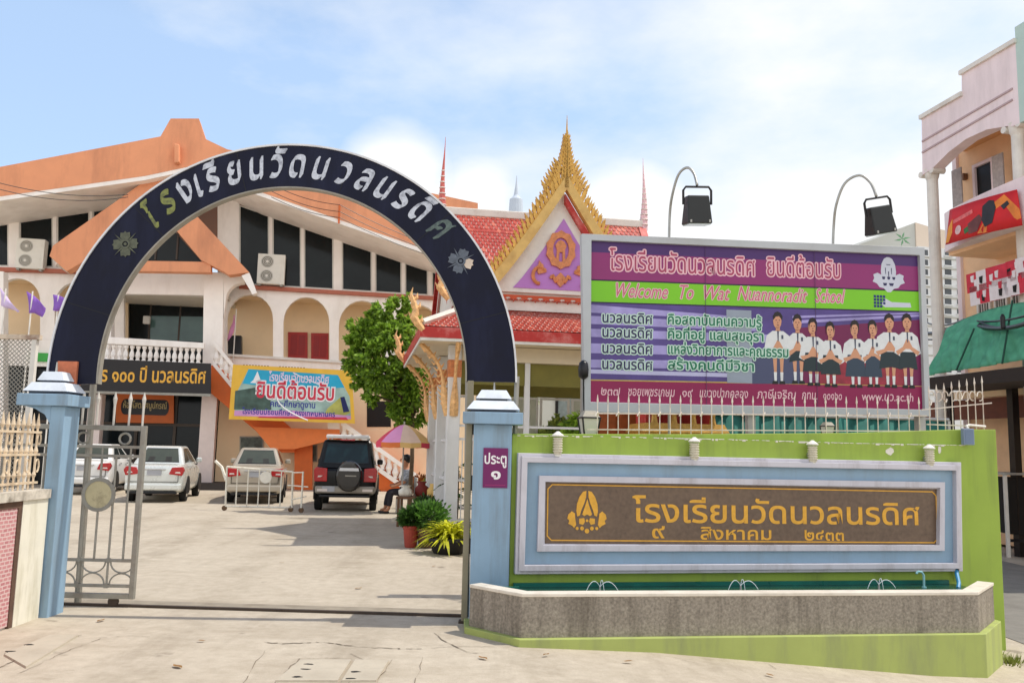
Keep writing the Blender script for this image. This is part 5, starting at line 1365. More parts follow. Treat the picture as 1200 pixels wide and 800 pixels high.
# parapet bands
b = MB(); b.prism(SF.pl([(262, 415), (560, 433), (560, 450), (262, 431)], W2-.25), W2-.25, W2-.121)
par = b.build('parapet', m_bwhite, t_s)
b = MB(); b.prism(SF.pl([(262, 414), (560, 432), (560, 435), (262, 417)], W2-.35), W2-.35, W2-.251); b.build('coping', m_white, par)
b = MB()
for i in range(24):
    for x_, in ((285+i*2.2*1.6,),):
        if (i % 12) < 9:
            P = SF.pl([(x_, 426+(x_-266)*.05), (x_+1.7, 426+(x_-266)*.05), (x_+1.7, 428.6+(x_-266)*.05), (x_, 428.6+(x_-266)*.05)], W2-.25); b.prism(P, W2-.27, W2-.2505)
b.build('parapet_vents', M('brown_vent', rgb(120, 84, 62), .8, .1), par)
b = MB(); b.prism(SF.pl([(-60, 395), (145, 400), (145, 432), (-60, 426)], W2-.25), W2-.25, W2-.121); b.build('parapet', m_bwhite, t_s)
P = SF.pl([(36, 413), (62, 414), (62, 424), (36, 423)], W2-.3); MB().prism(P, W2-.33, W2-.251).build('green_panel', M('green_panel_paint', rgb(66, 170, 76), .6, .1), t_s)
# lower storey walls
zg = SF.loc(300, 433, W2)[1]
A = SF.loc(256, 500, W2)[0]; B = SF.loc(600, 500, W2)[0]
MB().box(A, B, W2-.1, W2+.15, -.2, zg).build('lower_wall', m_beige, t_s)
for (a, c, y0, y1) in ((281, 309, 511, 531), (352, 372, 521, 541), (430, 458, 470, 500)):
    P = SF.pl([(a, y0), (c, y0), (c, y1), (a, y1)], W2-.1)
    if a < 400:
        w = MB().ring(P, inset(P, .04), W2-.14, W2-.101).build('notice_board', m_grey, t_s)
        MB().prism(inset(P, .0405), W2-.125, W2-.1015).build('notices', M('notice_paper', rgb(92, 104, 100), .6, .6, 4.5), w)
    else:
        MB().prism(P, W2-.12, W2-.101).build('doorway', m_dark, t_s)
A = SF.loc(-80, 500, W2)[0]; B = SF.loc(256, 500, W2)[0]
MB().box(A, B, W2+.4, W2+.5, -.2, SF.loc(100, 428, W2)[1]).build('ground_floor_glazing', m_glass, t_s)
b = MB()
for px in (-20, 30, 80, 103, 160, 205, 238):
    x = SF.loc(px, 500, W2+.35)[0]; b.box(x-.05, x+.05, W2+.30, W2+.38, -.1, SF.loc(100, 428, W2)[1]-.02)
z = SF.loc(180, 497, W2+.3)[1]; b.box(A, B, W2+.29, W2+.385, z-.05, z+.05)
b.build('glazing_bars', M('brown_aluminium', rgb(70, 58, 48), .5, .1), t_s)

# ---- porch bay: columns, balcony, small gable
sprism([(-10+0, 318), (4, 318), (4, 640), (-10, 640)], 0, .45, 'porch_column', m_bwhite)
for (a, c) in ((236, 261),):
    sprism([(239, 318), (262, 320), (260, 462), (237, 461)], 0, .5, 'porch_column', m_bwhite)
    x0 = SF.loc(232, 530, 0)[0]; x1 = SF.loc(250, 530, 0)[0]
    MB().box(x0, x1, .05, .5, -.2, SF.loc(241, 461.5, 0)[1]).build('lower_column', M('pink_white_paint', rgb(222, 206, 200), .65, .05), t_s)
x0 = SF.loc(98, 530, 0)[0]; x1 = SF.loc(114, 530, 0)[0]
MB().box(x0, x1, .05, .5, -.2, SF.loc(110, 461.5, 0)[1]).build('lower_column', M('pink_white_paint', rgb(222, 206, 200)), t_s)
sprism([(113, 315), (130, 315), (130, 461), (113, 461)], 0, .5, 'porch_column', m_bwhite)
# flared corbel arch on the right column
P = [(262, 321), (287, 324), (285.5, 331)] + [(285.5-21*sin(a), 331+21*(1-cos(a))*1.0+0) for a in [pi/2*i/8 for i in range(1, 9)]] + [(262, 372)]
sprism(P, .02, .48, 'corbel', m_bwhite)
P = [(112, 315), (88, 313), (89.5, 320)] + [(89.5+19*sin(a), 320+21*(1-cos(a))) for a in [pi/2*i/8 for i in range(1, 9)]] + [(112, 360)]
sprism(P, .02, .48, 'corbel', m_bwhite)
# gable bands
PG = -.9
gb = sprism([(184, 203), (292, 319), (268, 322), (262, 318), (236, 305), (184, 243), (175, 243), (132, 286), (78, 318), (58, 300), (62, 288), (180, 205)], PG, PG+.5, 'porch_gable', m_orange)
b = MB(); b.prism(SF.pl([(183, 196), (186, 206), (182, 207)], PG), PG-.1, PG+.2); b.build('gable_tip', m_orange, gb)
sprism([(138, 305), (247, 307), (247, 319), (134, 317)], PG+.05, PG+.45, 'tie_beam', m_orange)
sprism([(182, 246), (236, 306), (134, 304), (176, 246)], PG+.9, PG+1.0, 'gable_glazing', m_glass)
b = MB()
for px in (182, 207, 160): 
    x = SF.loc(px, 300, PG+.85)[0]; zt3 = SF.loc(px, 300-max(0, 58-abs(px-180)*1.1), PG+.85)[1]; b.box(x-.03, x+.03, PG+.84, PG+.899, SF.loc(px, 304, PG+.85)[1], zt3)
b.build('glazing_bars', M('brown_aluminium', rgb(70, 58, 48)), gb)
for (q, w_) in (([(292, 319), (301, 343), (296, 345), (283, 323)], 0),):
    sprism(q, PG+.05, PG+.45, 'gable_foot', m_bwhite, gb)
b = MB()
for pts in ([(184, 205), (292, 321), (300, 321)], [(180, 207), (60, 300), (50, 300)]):
    A_, B_2 = SF.pl(pts[:2], PG); b.prism([(A_[0], A_[1]-.05), (B_2[0], B_2[1]-.05), (B_2[0], B_2[1]-.2), (A_[0], A_[1]-.2)], PG+.51, W2+.5)
b.build('porch_roof', m_bwhite, t_s)
sprism([(132, 316), (246, 318), (246, 346), (132, 344)], PG+1.2, PG+1.4, 'porch_lintel', m_bwhite)
z = SF.loc(190, 345, .4)[1]; xL, xR = SF.loc(113, 400, 0)[0], SF.loc(262, 400, 0)[0]
MB().box(xL, xR, PG+1.45, 3.6, z, z+.12).build('porch_ceiling', M('pale_ceiling', rgb(214, 208, 194), .7, .05), t_s)
sprism([(145, 340), (240, 342), (240, 425), (145, 424)], 3.0, 3.1, 'balcony_glazing', m_glass)
sprism([(114, 330), (147, 332), (147, 425), (114, 424)], 2.9, 3.15, 'side_wall', m_beige)
b = MB()
for px in (175, 210): x = SF.loc(px, 380, 2.9)[0]; b.box(x-.03, x+.03, 2.93, 2.999, SF.loc(px, 424, 2.9)[1], SF.loc(px, 344, 2.9)[1])
b.build('glazing_bars', M('brown_aluminium', rgb(70, 58, 48)), t_s)
P = SF.pl([(176, 370), (238, 371), (238, 400), (176, 399)], 2.96); MB().prism(P, 2.955, 2.985).build('pane_reflection', M('teal_reflection', rgb(84, 112, 110), .12, .25, .7, spec=.4), t_s)  # reflection in the lower half of the glazing, painted as a teal panel
# posts seen on the recess: small white fixtures
for (px, py) in ((232, 347), (172, 375)):
    x, z = SF.loc(px, py, 2.5); MB().box(x-.12, x+.12, 2.4, 2.6, z-.15, z+.15).build('wall_speaker' if px > 200 else 'wall_light', m_white, t_s, bevel=.03)
# balcony slab and balustrade
zs = SF.loc(180, 424.5, -.3)[1]; xL, xR = SF.loc(112, 410, -.3)[0], SF.loc(241, 410, -.3)[0]
MB().box(xL, xR, -.6, 3.0, zs-.35, zs-.0).build('balcony_slab', m_bwhite, t_s)
zr0, zr1 = SF.loc(118, 394.5, -.4), SF.loc(240, 402, -.4)
b = MB(); b.prism([zr0, zr1, (zr1[0], zr1[1]-.20), (zr0[0], zr0[1]-.24)], -.52, -.30); bal = b.build('balcony_rail', m_bwhite, t_s, bevel=.02)
pr = [(.075, 0), (.075, .06), (.045, .10), (.085, .22), (.07, .34), (.04, .44), (.05, .50), (.075, .54), (.075, .62)]
hh = zr1[1]-.2-zs
n = 17
for i in range(n): MB().lathe([(r, z*hh/.62) for r, z in pr], xL+.2+(xR-xL-.4)*i/(n-1), -.41, 8, z0=zs).build('baluster', m_bwhite, bal)
# ---- stairs on the right of the porch
m_st = m_orange2
b = MB(); b.prism(SF.pl([(243, 428), (256, 428), (345, 505), (345, 530), (330, 530), (243, 457)], -.1), -.1, 1.0); b.build('stair_flight', m_st, t_s)
b = MB(); b.prism(SF.pl([(296, 500), (398, 503), (398, 513), (345, 526), (318, 526)], -.3), -.3, 1.1); b.build('stair_landing', M('landing_orange', rgb(224, 124, 66), .65, .06), t_s)
b = MB(); b.prism(SF.pl([(345, 520), (366, 520), (366, 600), (345, 600)], .2), .2, .7); b.build('stair_post', m_st, t_s)
b = MB(); b.prism(SF.pl([(392, 512), (402, 505), (492, 570), (492, 600), (468, 600)], -.2), -.2, 1.0); b.build('stair_flight', m_st, t_s)
def balus(pts, off, n, name):
    (ax, ay), (cx_, cy_) = pts; A, B = SF.loc(ax, ay, off), SF.loc(cx_, cy_, off)
    b = MB(); b.prism([A, B, (B[0], B[1]-.16), (A[0], A[1]-.19)], off-.12, off+.12); r = b.build(name, m_bwhite, t_s)
    b = MB()
    for i in range(n):
        f = (i+.5)/n; x = A[0]+(B[0]-A[0])*f; z = A[1]+(B[1]-A[1])*f
        MB().lathe([(.09, 0), (.065, .06), (.125, .2), (.065, .4), (.09, .52)], x, off, 6, z0=z-.68).build('baluster', m_bwhite, r)
    b.prism([(A[0], A[1]-.68), (B[0], B[1]-.68), (B[0], B[1]-.86), (A[0], A[1]-.86)], off-.09, off+.09)
    b.build('base_rail', m_bwhite, r)
balus([(252, 400), (275, 428)], -.05, 4, 'stair_rail')
balus([(400, 492), (490, 556)], -.25, 12, 'stair_rail')
b = MB(); b.prism(SF.pl([(384, 484), (398, 486), (398, 512), (384, 511)], -.28), -.28, -.1); b.build('newel', m_bwhite, t_s)
# steps of the entrance
x0, x1 = SF.loc(205, 575, -.8)[0], SF.loc(262, 575, -.8)[0]
MB().box(x0, x1, -.8, .9, -.1, .22).build('entrance_step', M('dark_step', rgb(58, 52, 50), .7, .15), t_s)

# ---- signs and fittings hung on the building
def hung(name, label, cat, px, py, off, group=None):
    x, z = SF.loc(px, py, off); return thing(name, label, cat, SF.world(x, off, z), SF.a, group), x, z
# black name board
t, ox, oz = hung('name_board', 'black name board with yellow Thai lettering under the balcony balustrade', 'sign', 60, 462, -.75)
P = [(x-ox, z-oz) for x, z in SF.pl([(60, 418), (247.5, 426), (247.5, 461.5), (60, 457)], -.75)]
MB().prism(P, -.08, 0).build('board', M('black_board', rgb(28, 24, 26), .4, .15, 3), t)
A, B = SF.loc(86, 446, -.75), SF.loc(241, 449, -.75)
b = MB(); sl_ = (B[1]-A[1])/(B[0]-A[0])
b.text('อาคาร ๑๐๐ ปี นวลนรดิศ', lambda p: (A[0]-ox+p[0], -.086, A[1]-oz+p[0]*sl_+p[1]), 0, B[0]-A[0], 0, cap=.66, bold=.02)
b.build('lettering', m_goldf, t)
b = MB(); b.prism([(P[3][0], P[3][1]), (P[2][0], P[2][1]), (P[2][0], P[2][1]-.09), (P[3][0], P[3][1]-.05)], -.1, .0); b.build('bottom_rail', m_grey, t)
# orange room sign
t, ox, oz = hung('room_sign', 'orange room sign with a rounded black panel on the dark ground floor glazing', 'sign', 136, 496, W2+.2)
P = [(x-ox, z-oz) for x, z in SF.pl([(136, 461), (204, 462), (204, 496), (136, 495)], W2+.2)]
MB().prism(P, -.05, 0).build('board', M('orange_board', rgb(206, 104, 46), .5, .06), t, bevel=.01)
w_ = P[1][0]; h_ = P[0][1]; c_ = [(w_*.13, h_*.58)]
pts = []
for cx_, a0_ in ((w_*.86, -pi/2), (w_*.14, pi/2)):
    for i in range(9): a = a0_+pi*i/8; pts.append((cx_+w_*.07*cos(a), h_*.57+h_*.26*sin(a)))
MB().prism(pts, -.06, -.0505).build('panel', m_black, t)
b = MB(); b.text('ห้องโสตทัศนูปกรณ์', lambda p: (p[0], -.063, p[1]), w_*.11, w_*.89, h_*.45, h_*.34, bold=.01); b.build('lettering', M('pale_gold_lettering', rgb(196, 176, 120), .5, .1), t)
# coloured welcome banner
t, ox, oz = hung('welcome_banner', 'colourful welcome banner with a yellow border hung below the right arcade', 'banner', 268, 493, -.9)
bq = [(x-ox, z-oz) for x, z in SF.pl([(273, 427), (412, 434), (416, 496), (268, 491)], -.9)]
def bb_(u, v):
    a = (bq[0][0]+(bq[1][0]-bq[0][0])*u, bq[0][1]+(bq[1][1]-bq[0][1])*u); c = (bq[3][0]+(bq[2][0]-bq[3][0])*u, bq[3][1]+(bq[2][1]-bq[3][1])*u)
    return (a[0]+(c[0]-a[0])*v, a[1]+(c[1]-a[1])*v)
def bp_(b, pts, d):
    b.prism([bb_(*p) for p in pts], -d, -d+.002); return b
MB().prism(bq, -.01, .01).build('cloth', M('banner_yellow', rgb(232, 184, 66), .6, .08, 2), t)
bp_(MB(), [(.13, .07), (.88, .10), (.97, .50), (.97, .90), (.04, .93), (.05, .5)], .014).build('picture', M('banner_mist', rgb(156, 184, 176), .6, .35, 1.2), t)
bp_(MB(), [(.13, .07), (.88, .10), (.93, .33), (.55, .42), (.09, .34)], .017).build('sky_patch', M('banner_cyan', rgb(40, 168, 206), .6, .15, 1), t)
bp_(MB(), [(.035, .48), (.2, .40), (.32, .62), (.33, .8), (.035, .82)], .0175).build('roofscape', M('banner_dark_green', rgb(70, 92, 84), .6, .5, 3), t)
bp_(MB(), [(.78, .74), (.9, .5), (.97, .8), (.9, .88), (.75, .86)], .0175).build('yellow_hill', M('banner_olive', rgb(176, 176, 92), .6, .3, 2), t)
bp_(MB(), [(.04, .84), (.5, .80), (.97, .86), (.97, .92), (.04, .935)], .0178).build('magenta_strip', M('banner_lilac', rgb(206, 150, 200), .6, .2, 1.2), t)
bp_(MB(), [(.89, .52), (.925, .50), (.96, .78), (.91, .80)], .0182).build('navy_figure', M('banner_navy', rgb(26, 36, 92), .6, .1), t)
bp_(MB(), [(.24, .93), (.93, .89), (.95, .94), (.22, .955)], .0182).build('red_strip', M('banner_red', rgb(206, 60, 80), .6, .1), t)
b = MB()
bp_(b, [(.175, .27), (.205, .10), (.235, .27), (.26, .33), (.15, .32)], .0185); b.build('white_crest', m_lwhite, t)
def bt(b, body, u0, u1, v, h, d, bold, shear=0):
    A_, B_2 = bb_(u0, v), bb_(u1, v); s2 = (B_2[1]-A_[1])/(B_2[0]-A_[0])
    b.text(body, lambda p: (A_[0]+p[0], -d, A_[1]+p[0]*s2+p[1]), 0, B_2[0]-A_[0], 0, cap=h, bold=bold, shear=shear)
Hb = bq[0][1]-bq[3][1]
b = MB(); bt(b, 'โรงเรียนวัดนวลนรดิศ', .30, .80, .27, Hb*.22, .019, .02); b.build('school_lettering', M('banner_pale_pink', rgb(226, 206, 232), .6, .05), t)
b = MB(); bt(b, 'ยินดีต้อนรับ', .195, .845, .58, Hb*.40, .0185, .085); b.build('welcome_outline', m_lwhite, t)
b = MB(); bt(b, 'ยินดีต้อนรับ', .205, .835, .58, Hb*.40, .021, .02); b.build('welcome_lettering', M('banner_crimson', rgb(208, 52, 76), .6, .05), t)
b = MB(); bt(b, 'คณะศึกษาดูงาน', .32, .68, .74, Hb*.16, .019, .02); bt(b, 'โรงเรียนมัธยมศึกษา กรุงเทพมหานคร', .1, .84, .89, Hb*.14, .019, .02); b.build('small_lettering', M('banner_blue', rgb(50, 50, 150), .6, .05), t)
# sheen along the folds, painted as white tubes
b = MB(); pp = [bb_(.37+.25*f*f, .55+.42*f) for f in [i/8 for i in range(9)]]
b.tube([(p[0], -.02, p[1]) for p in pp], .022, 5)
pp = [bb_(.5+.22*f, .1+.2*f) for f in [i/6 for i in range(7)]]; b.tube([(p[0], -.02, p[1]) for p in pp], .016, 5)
b.build('fold_sheen', M('fold_sheen_white', rgb(236, 236, 240), .3, .03), t)
# air conditioners
def ac(px0, px1, py0, py1, off, label):
    x0, z0 = SF.loc(px0, py1, off); x1, z1 = SF.loc(px1, py0, off)
    t = thing('air_conditioner', label, 'air conditioner', SF.world((x0+x1)/2, off, z0), SF.a, 'air conditioners below the upper windows')
    w, h = (x1-x0)/2, z1-z0
    MB().box(-w, w, -.18, .2, .04, h).build('casing', M('ivory_enamel', rgb(226, 222, 212), .5, .04, 3, dirt=rgb(170, 160, 140), dirt_amt=.3), t, bevel=.015)
    for k in range(2):
        cz_ = h*(.29+.46*k); r = h*.19; cx_ = -w*.30
        n = 18
        g = MB().prism([(cx_+r*cos(2*pi*i/n), cz_+r*sin(2*pi*i/n)) for i in range(n)], -.192, -.1805).build('fan_grille', M('grey_grille', rgb(120, 116, 104), .6, .1), t)
        b = MB()
        for rr_ in (.95, .7, .45): b.ring([(cx_+r*rr_*cos(2*pi*i/n), cz_+r*rr_*sin(2*pi*i/n)) for i in range(n)], [(cx_+r*(rr_-.07)*cos(2*pi*i/n), cz_+r*(rr_-.07)*sin(2*pi*i/n)) for i in range(n)], -.20, -.1925)
        b.prism([(cx_+r*.25*cos(2*pi*i/n), cz_+r*.25*sin(2*pi*i/n)) for i in range(n)], -.205, -.1925)
        b.build('fan_guard', m_white, g)
    MB().box(-w*.9, -w*.7, -.15, .3, -.02, .039).box(w*.7, w*.9, -.15, .3, -.02, .039).build('feet', m_grey, t)
ac(19, 55, 282, 316, W2-.35, 'ivory twin fan air conditioner under the left wing windows')
ac(301, 335, 300, 334, W2-.35, 'ivory twin fan air conditioner under the right wing windows')
# overhead thin wires crossing the facade
def wire(name, pts, r, label, sag=.0, mat=None):
    b = MB(); P = []
    for (a, c) in zip(pts, pts[1:]):
        n = 12
        for i in range(n):
            f = i/n; p = Vector(a).lerp(Vector(c), f); p.z -= sag*4*f*(1-f); P.append(p)
    P.append(Vector(pts[-1])); b.tube(P, r, 5)
    return tag(b.build(name, mat or m_black, None), label, 'cable')
wire('overhead_cable', [at(-30, 206, 24), at(150, 228, 27.2)], .012, 'upper thin cable crossing the orange fascia at the left edge', .25)
wire('overhead_cable', [at(-30, 213, 24), at(150, 231, 27.2)], .012, 'lower thin cable crossing the orange fascia at the left edge', .3)

for k, (ya, yb, nm) in enumerate(((238, 285, 'top'), (246, 291, 'second'), (253, 297, 'third'))):
    wire('service_cable', [at(318, ya-22, 26), at(398, ya+2, 26.5), at(540, yb+14, 27.5)], .011, nm + ' thin cable strung across the right half of the orange fascia', .12)
# ---- flags on poles in front of the school
def flag(px, ytop, ybot, Y, pts, mat, label, foot=0.0):
    p = at(px, ybot, Y); z1 = at(px, ytop, Y).z; p.z = 0
    t = thing('flag', label, 'flag', (p.x, Y, 0), 0, 'small flags on poles in front of the school')
    MB().tube([(0, 0, foot), (0, 0, z1)], .02, 6).build('flag_pole', m_white, t)
    b = MB(); n = 6; up, lo = pts; rows = []
    for i in range(n+1):
        f = i/n
        def ip(c):
            k = f*(len(c)-1); j = min(int(k), len(c)-2); u = k-j; return (c[j][0]+(c[j+1][0]-c[j][0])*u, c[j][1]+(c[j+1][1]-c[j][1])*u)
        a, c = ip(up), ip(lo); A, B = at(a[0], a[1], Y), at(c[0], c[1], Y)
        rows.append(b.pts([(A.x-p.x+(B.x-A.x)*k/3, .05*sin(f*7+k), A.z+(B.z-A.z)*k/3) for k in range(4)]))
    for i in range(n):
        for k in range(3): b.face((rows[i][k], rows[i+1][k], rows[i+1][k+1], rows[i][k+1]))
    o = b.build('cloth', mat, t, smooth=True); md = o.modifiers.new('thickness', 'SOLIDIFY'); md.thickness = .006
m_violet = M('violet_cloth', rgb(138, 96, 186), .8, .12, 3); m_lilac2 = M('pale_lilac_cloth', rgb(206, 186, 222), .8, .1, 3)
flag(-1, 338, 420, 24, ([(0, 337), (8, 348), (17, 358), (22, 364)], [(1, 358), (8, 361), (16, 363), (21, 366)]), m_lilac2, 'pale lilac flag at the left edge of the picture')
flag(31, 341, 420, 24, ([(31, 341), (40, 347), (47, 352), (53, 361)], [(34, 367), (41, 367), (48, 371), (50, 372)]), m_violet, 'violet flag on a pole between the lilac flag and the navy arch')
flag(62, 345, 420, 24, ([(62, 345), (68, 346), (74, 348), (80, 352)], [(62, 364), (68, 365), (74, 362), (80, 360)]), m_violet, 'violet flag partly hidden by the navy arch')
fx_ = SF.world(SF.loc(273.5, 418, W2-.42)[0], W2-.42)
flag(273.5, 362, 418, fx_.y, ([(274, 368), (272, 378), (269, 388), (266, 398)], [(275, 372), (276, 380), (273, 390), (267, 400)]), M('pink_cloth', rgb(222, 150, 190), .8, .15, 3), 'small pink pennant hanging in front of the right arcade', at(273.5, 424, fx_.y).z)
# ---------------------------------------------------------------- parked cars
m_chrome = M('chrome', rgb(200, 200, 200), .2, .05, 5, metal=.9)
m_tail = M('tail_lamp_red', rgb(176, 16, 24), .2, .15, 12, coat=.6)
m_tailw = M('tail_lamp_clear', rgb(220, 210, 204), .2, .05, 12, coat=.5)
m_plate = M('number_plate', rgb(168, 170, 176), .5, .05, 5)
def frustum_faces(xb, xt, yr, yf, yr2, yf2, z0, z1):
    b_ = [(-xb, yr, z0), (xb, yr, z0), (xb, yf, z0), (-xb, yf, z0)]; t_ = [(-xt, yr2, z1), (xt, yr2, z1), (xt, yf2, z1), (-xt, yf2, z1)]
    return b_, t_
def win(b, q, u0, u1, v0, v1, d=.008, vv=None):
    """panel inside the quad q (four corners, seen from outside), lifted by d"""
    q = [Vector(p) for p in q]; n = (q[1]-q[0]).cross(q[3]-q[0]).normalized()
    f = lambda u, v: (q[0].lerp(q[1], u)).lerp(q[3].lerp(q[2], u), v)+n*d
    P = [f(u0, v0), f(u1, v0), f(u1, v1), f(u0, v1)] if vv is None else [f(u, v) for u, v in vv]
    i = b.pts(P); j = b.pts([p-n*(d+.01) for p in P]); k = len(P)
    b.face(i)
    for a in range(k): c = (a+1) % k; b.face((i[c], i[a], j[a], j[c]))
def car(label, loc, rz, paint, suv=False, plate_txt=None, two_tone=None):
    t = thing('parked_car', label, 'car', loc, rz, 'cars parked in front of the school'); t.scale = (.86, .92, 1.0)
    L_ = 4.4; w = .87 if not suv else .89
    zb = .20 if not suv else .32; zt = 1.0 if not suv else 1.08
    # lower body
    st = [(0.0, .90, zb+.20, zt-.13), (.05, .955, zb+.06, zt-.04), (.30, .99, zb, zt), (.8, 1.0, zb, zt+.01), (2.2, 1.0, zb, zt), (3.3, .99, zb, zt-.04), (4.0, .94, zb+.02, zt-.14), (4.33, .86, zb+.06, zt-.22), (L_, .74, zb+.14, zt-.32)]
    b = MB(); rings = []
    for y, k, z0, z1 in st:
        h = z1-z0; W_ = w*k
        half = [(W_*.80, z0), (W_*.96, z0+h*.12), (W_, z0+h*.42), (W_*.985, z0+h*.70), (W_*.93, z1-.03), (W_*.80, z1)]
        ring = half + [(-x, z) for x, z in reversed(half)]
        rings.append(b.pts([(x, y, z) for x, z in ring]))
    n = len(rings[0])
    for a, c in zip(rings, rings[1:]):
        for k in range(n): j = (k+1) % n; b.face((a[j], a[k], c[k], c[j]))
    b.face(rings[0]); b.face(list(reversed(rings[-1])))
    body = b.build('body', paint, t, smooth=True, sub=2)
    # cabin
    if not suv: fb = frustum_faces(.76, .54, .60, 3.4, 1.25, 2.45, zt-.04, 1.46)
    else: fb = frustum_faces(.80, .66, .10, 3.25, .40, 2.35, zt-.03, 1.72)
    B_, T_ = fb; b = MB(); i = b.pts(B_); j = b.pts(T_)
    b.face((j[0], j[1], j[2], j[3]))
    for k in range(4): k2 = (k+1) % 4; b.face((i[k], i[k2], j[k2], j[k]))
    cab = b.build('cabin', paint, t, bevel=.07)
    faces = [[B_[k], B_[(k+1) % 4], T_[(k+1) % 4], T_[k]] for k in range(4)]
    m_cw = M('car_window' if not suv else 'tinted_window', rgb(34, 42, 40) if not suv else rgb(20, 42, 48), .1, .2, 1, spec=.35)
    b = MB(); win(b, faces[0], .10, .90, .14, .86); rw_ = b.build('rear_window', m_cw if suv else M('car_rear_window', rgb(70, 74, 62), .08, .2, 1, spec=.7), cab)
    b = MB(); win(b, faces[0], .0, 1, 0, 1, .0095, [(.10, .14), (.90, .14), (.90, .17), (.10, .17)]); win(b, faces[0], 0, 1, 0, 1, .0095, [(.10, .83), (.90, .83), (.90, .86), (.10, .86)]); b.build('window_seal', m_black, rw_)
    b = MB()
    if not suv:
        for ux in (.26, .62): win(b, faces[0], ux, ux+.13, .17, .42, .0092)
        b.build('headrests', M('seat_shade', rgb(44, 44, 40), .5), rw_)
    b = MB(); win(b, faces[2], .07, .93, .10, .90); b.build('windscreen', m_cw, cab)
    for k in (1, 3):
        vv1 = [(.08, .12), (.44, .12), (.46, .88), (.20, .88)]; vv2 = [(.49, .12), (.86, .12), (.76, .88), (.50, .88)]
        if k == 3: vv1 = [(1-u, v) for u, v in reversed(vv1)]; vv2 = [(1-u, v) for u, v in reversed(vv2)]
        for vv in (vv1, vv2):
            b = MB(); win(b, faces[k], 0, 0, 0, 0, .008, vv); b.build('side_window', m_cw, cab)
    # wheels
    wr = .31 if not suv else .37
    for sx in (-1, 1):
        for y in (.85, 3.45):
            b = MB(); n = 20; x0 = sx*(w-.03); pr = [(.19, wr*.6), (.19, wr*.96), (.16, wr), (.02, wr), (-.01, wr*.96), (-.01, wr*.6)]
            def lx(prof, sgn=1):
                rr_ = []
                for dx, r in prof: rr_.append(b.pts([(x0-sx*dx, y+r*cos(2*pi*k/n), wr+r*sin(2*pi*k/n)) for k in range(n)]))
                for p, q in zip(rr_, rr_[1:]):
                    for k in range(n): b.face((p[k], p[(k+1) % n], q[(k+1) % n], q[k]))
                b.face(rr_[0]); b.face(rr_[-1])
            lx(pr); wh = b.build('wheel', m_rubber, t)
            b = MB(); lx([(.02, wr*.62), (-.012, wr*.62), (-.02, wr*.2)]); b.build('rim', m_chrome, wh)
    # arches: dark flares
    b = MB()
    for sx in (-1, 1):
        for y in (.85, 3.45):
            P = [(y+(wr+.06)*cos(a), wr+(wr+.06)*sin(a)) for a in [pi*k/12 for k in range(13)]]
            b.prismx(P+[(y-wr, wr-.1), (y+wr, wr-.1)], sx*(w-.06), sx*(w+.004))
    b.build('wheel_arch', m_dark, t)
    # rear fittings
    b = MB(); zs_ = zb+.33
    for xa_, xb_, z0_, z1_ in ((-w*.80, w*.80, zs_, zs_+.012), (-w*.80, -w*.80+.012, zs_, zt-.10), (w*.80-.012, w*.80, zs_, zt-.10)): b.box(xa_, xb_, -.008, .06, z0_, z1_)
    b.build('boot_seam', m_dark, t)
    MB().box(-w*.78, w*.78, -.04, .10, zb+.03, zb+.09).build('under_bumper', m_black, t, bevel=.02)
    bm = MB().box(-w*.92, w*.92, -.055, .16, zb+.12, zb+.30).build('bumper', two_tone or paint, t, bevel=.045)
    zz = zt-.20 if not suv else zt-.22
    for sx in (-1, 1):
        if not suv:
            pts = [(sx*.42, zz-.06), (sx*.80, zz-.10), (sx*.86, zz+.04), (sx*.80, zz+.13), (sx*.50, zz+.11)]
        else:
            pts = [(sx*.50, zz-.14), (sx*.85, zz-.14), (sx*.87, zz+.14), (sx*.81, zz+.20), (sx*.50, zz+.17)]
        lm = MB().prism(pts, -.035, .16).build('tail_light', m_tail, t, bevel=.015)
        MB().prism([(sx*(.60 if not suv else .68), zz-.035), (sx*.76, zz-.04), (sx*.74, zz+.0), (sx*.62, zz+.0)], -.045, -.03).build('reversing_lamp', m_tailw, lm)
    if not suv:
        pl = MB().box(-.20, .20, -.022, .02, zz-.10, zz+.03).build('number_plate', m_plate, t, bevel=.004)
        b = MB(); b.text('กข ๑๒๓', lambda p: (p[0], -.024, p[1]), -.15, .15, zz-.07, .07, bold=.02) if False else None
        MB().box(-.32, .32, -.03, .02, zz+.045, zz+.075).build('chrome_strip', m_chrome, t, bevel=.008)
    else:
        pl = MB().box(-.62, -.28, -.062, .02, zb+.16, zb+.29).build('number_plate', m_plate, t, bevel=.004)
        c_ = MB(); n = 28
        def lay(b, prof, cx, cz):
            rr_ = []
            for dy, r in prof: rr_.append(b.pts([(cx+r*cos(2*pi*k/n), dy, cz+r*sin(2*pi*k/n)) for k in range(n)]))
            for p, q in zip(rr_, rr_[1:]):
                for k in range(n): b.face((p[k], p[(k+1) % n], q[(k+1) % n], q[k]))
            b.face(rr_[0]); b.face(rr_[-1])
        lay(c_, [(.02, .36), (-.14, .37), (-.19, .345), (-.20, .30)], .10, .86)
        sp_ = c_.build('spare_wheel_cover', M('gloss_black', rgb(16, 17, 20), .15, .1, 5, coat=.6), t, smooth=False)
        MB().prism([(-.17, .98), (.37, .98), (.35, 1.05), (-.15, 1.05)], -.206, -.199).build('white_stripe', M('white_stripe', rgb(220, 222, 224), .3, .05), sp_)
        MB().prism([(.0, .85), (.30, .85), (.30, .88), (.0, .88)], -.206, -.199).build('grey_line', m_grey, sp_)
        b = MB()
        for sx in (-1, 1): b.bar((sx*.56, .5, 1.80), (sx*.56, 2.3, 1.80), .05)
        for y in (.5, 1.1, 1.7, 2.3): b.bar((-.56, y, 1.80), (.56, y, 1.80), .04)
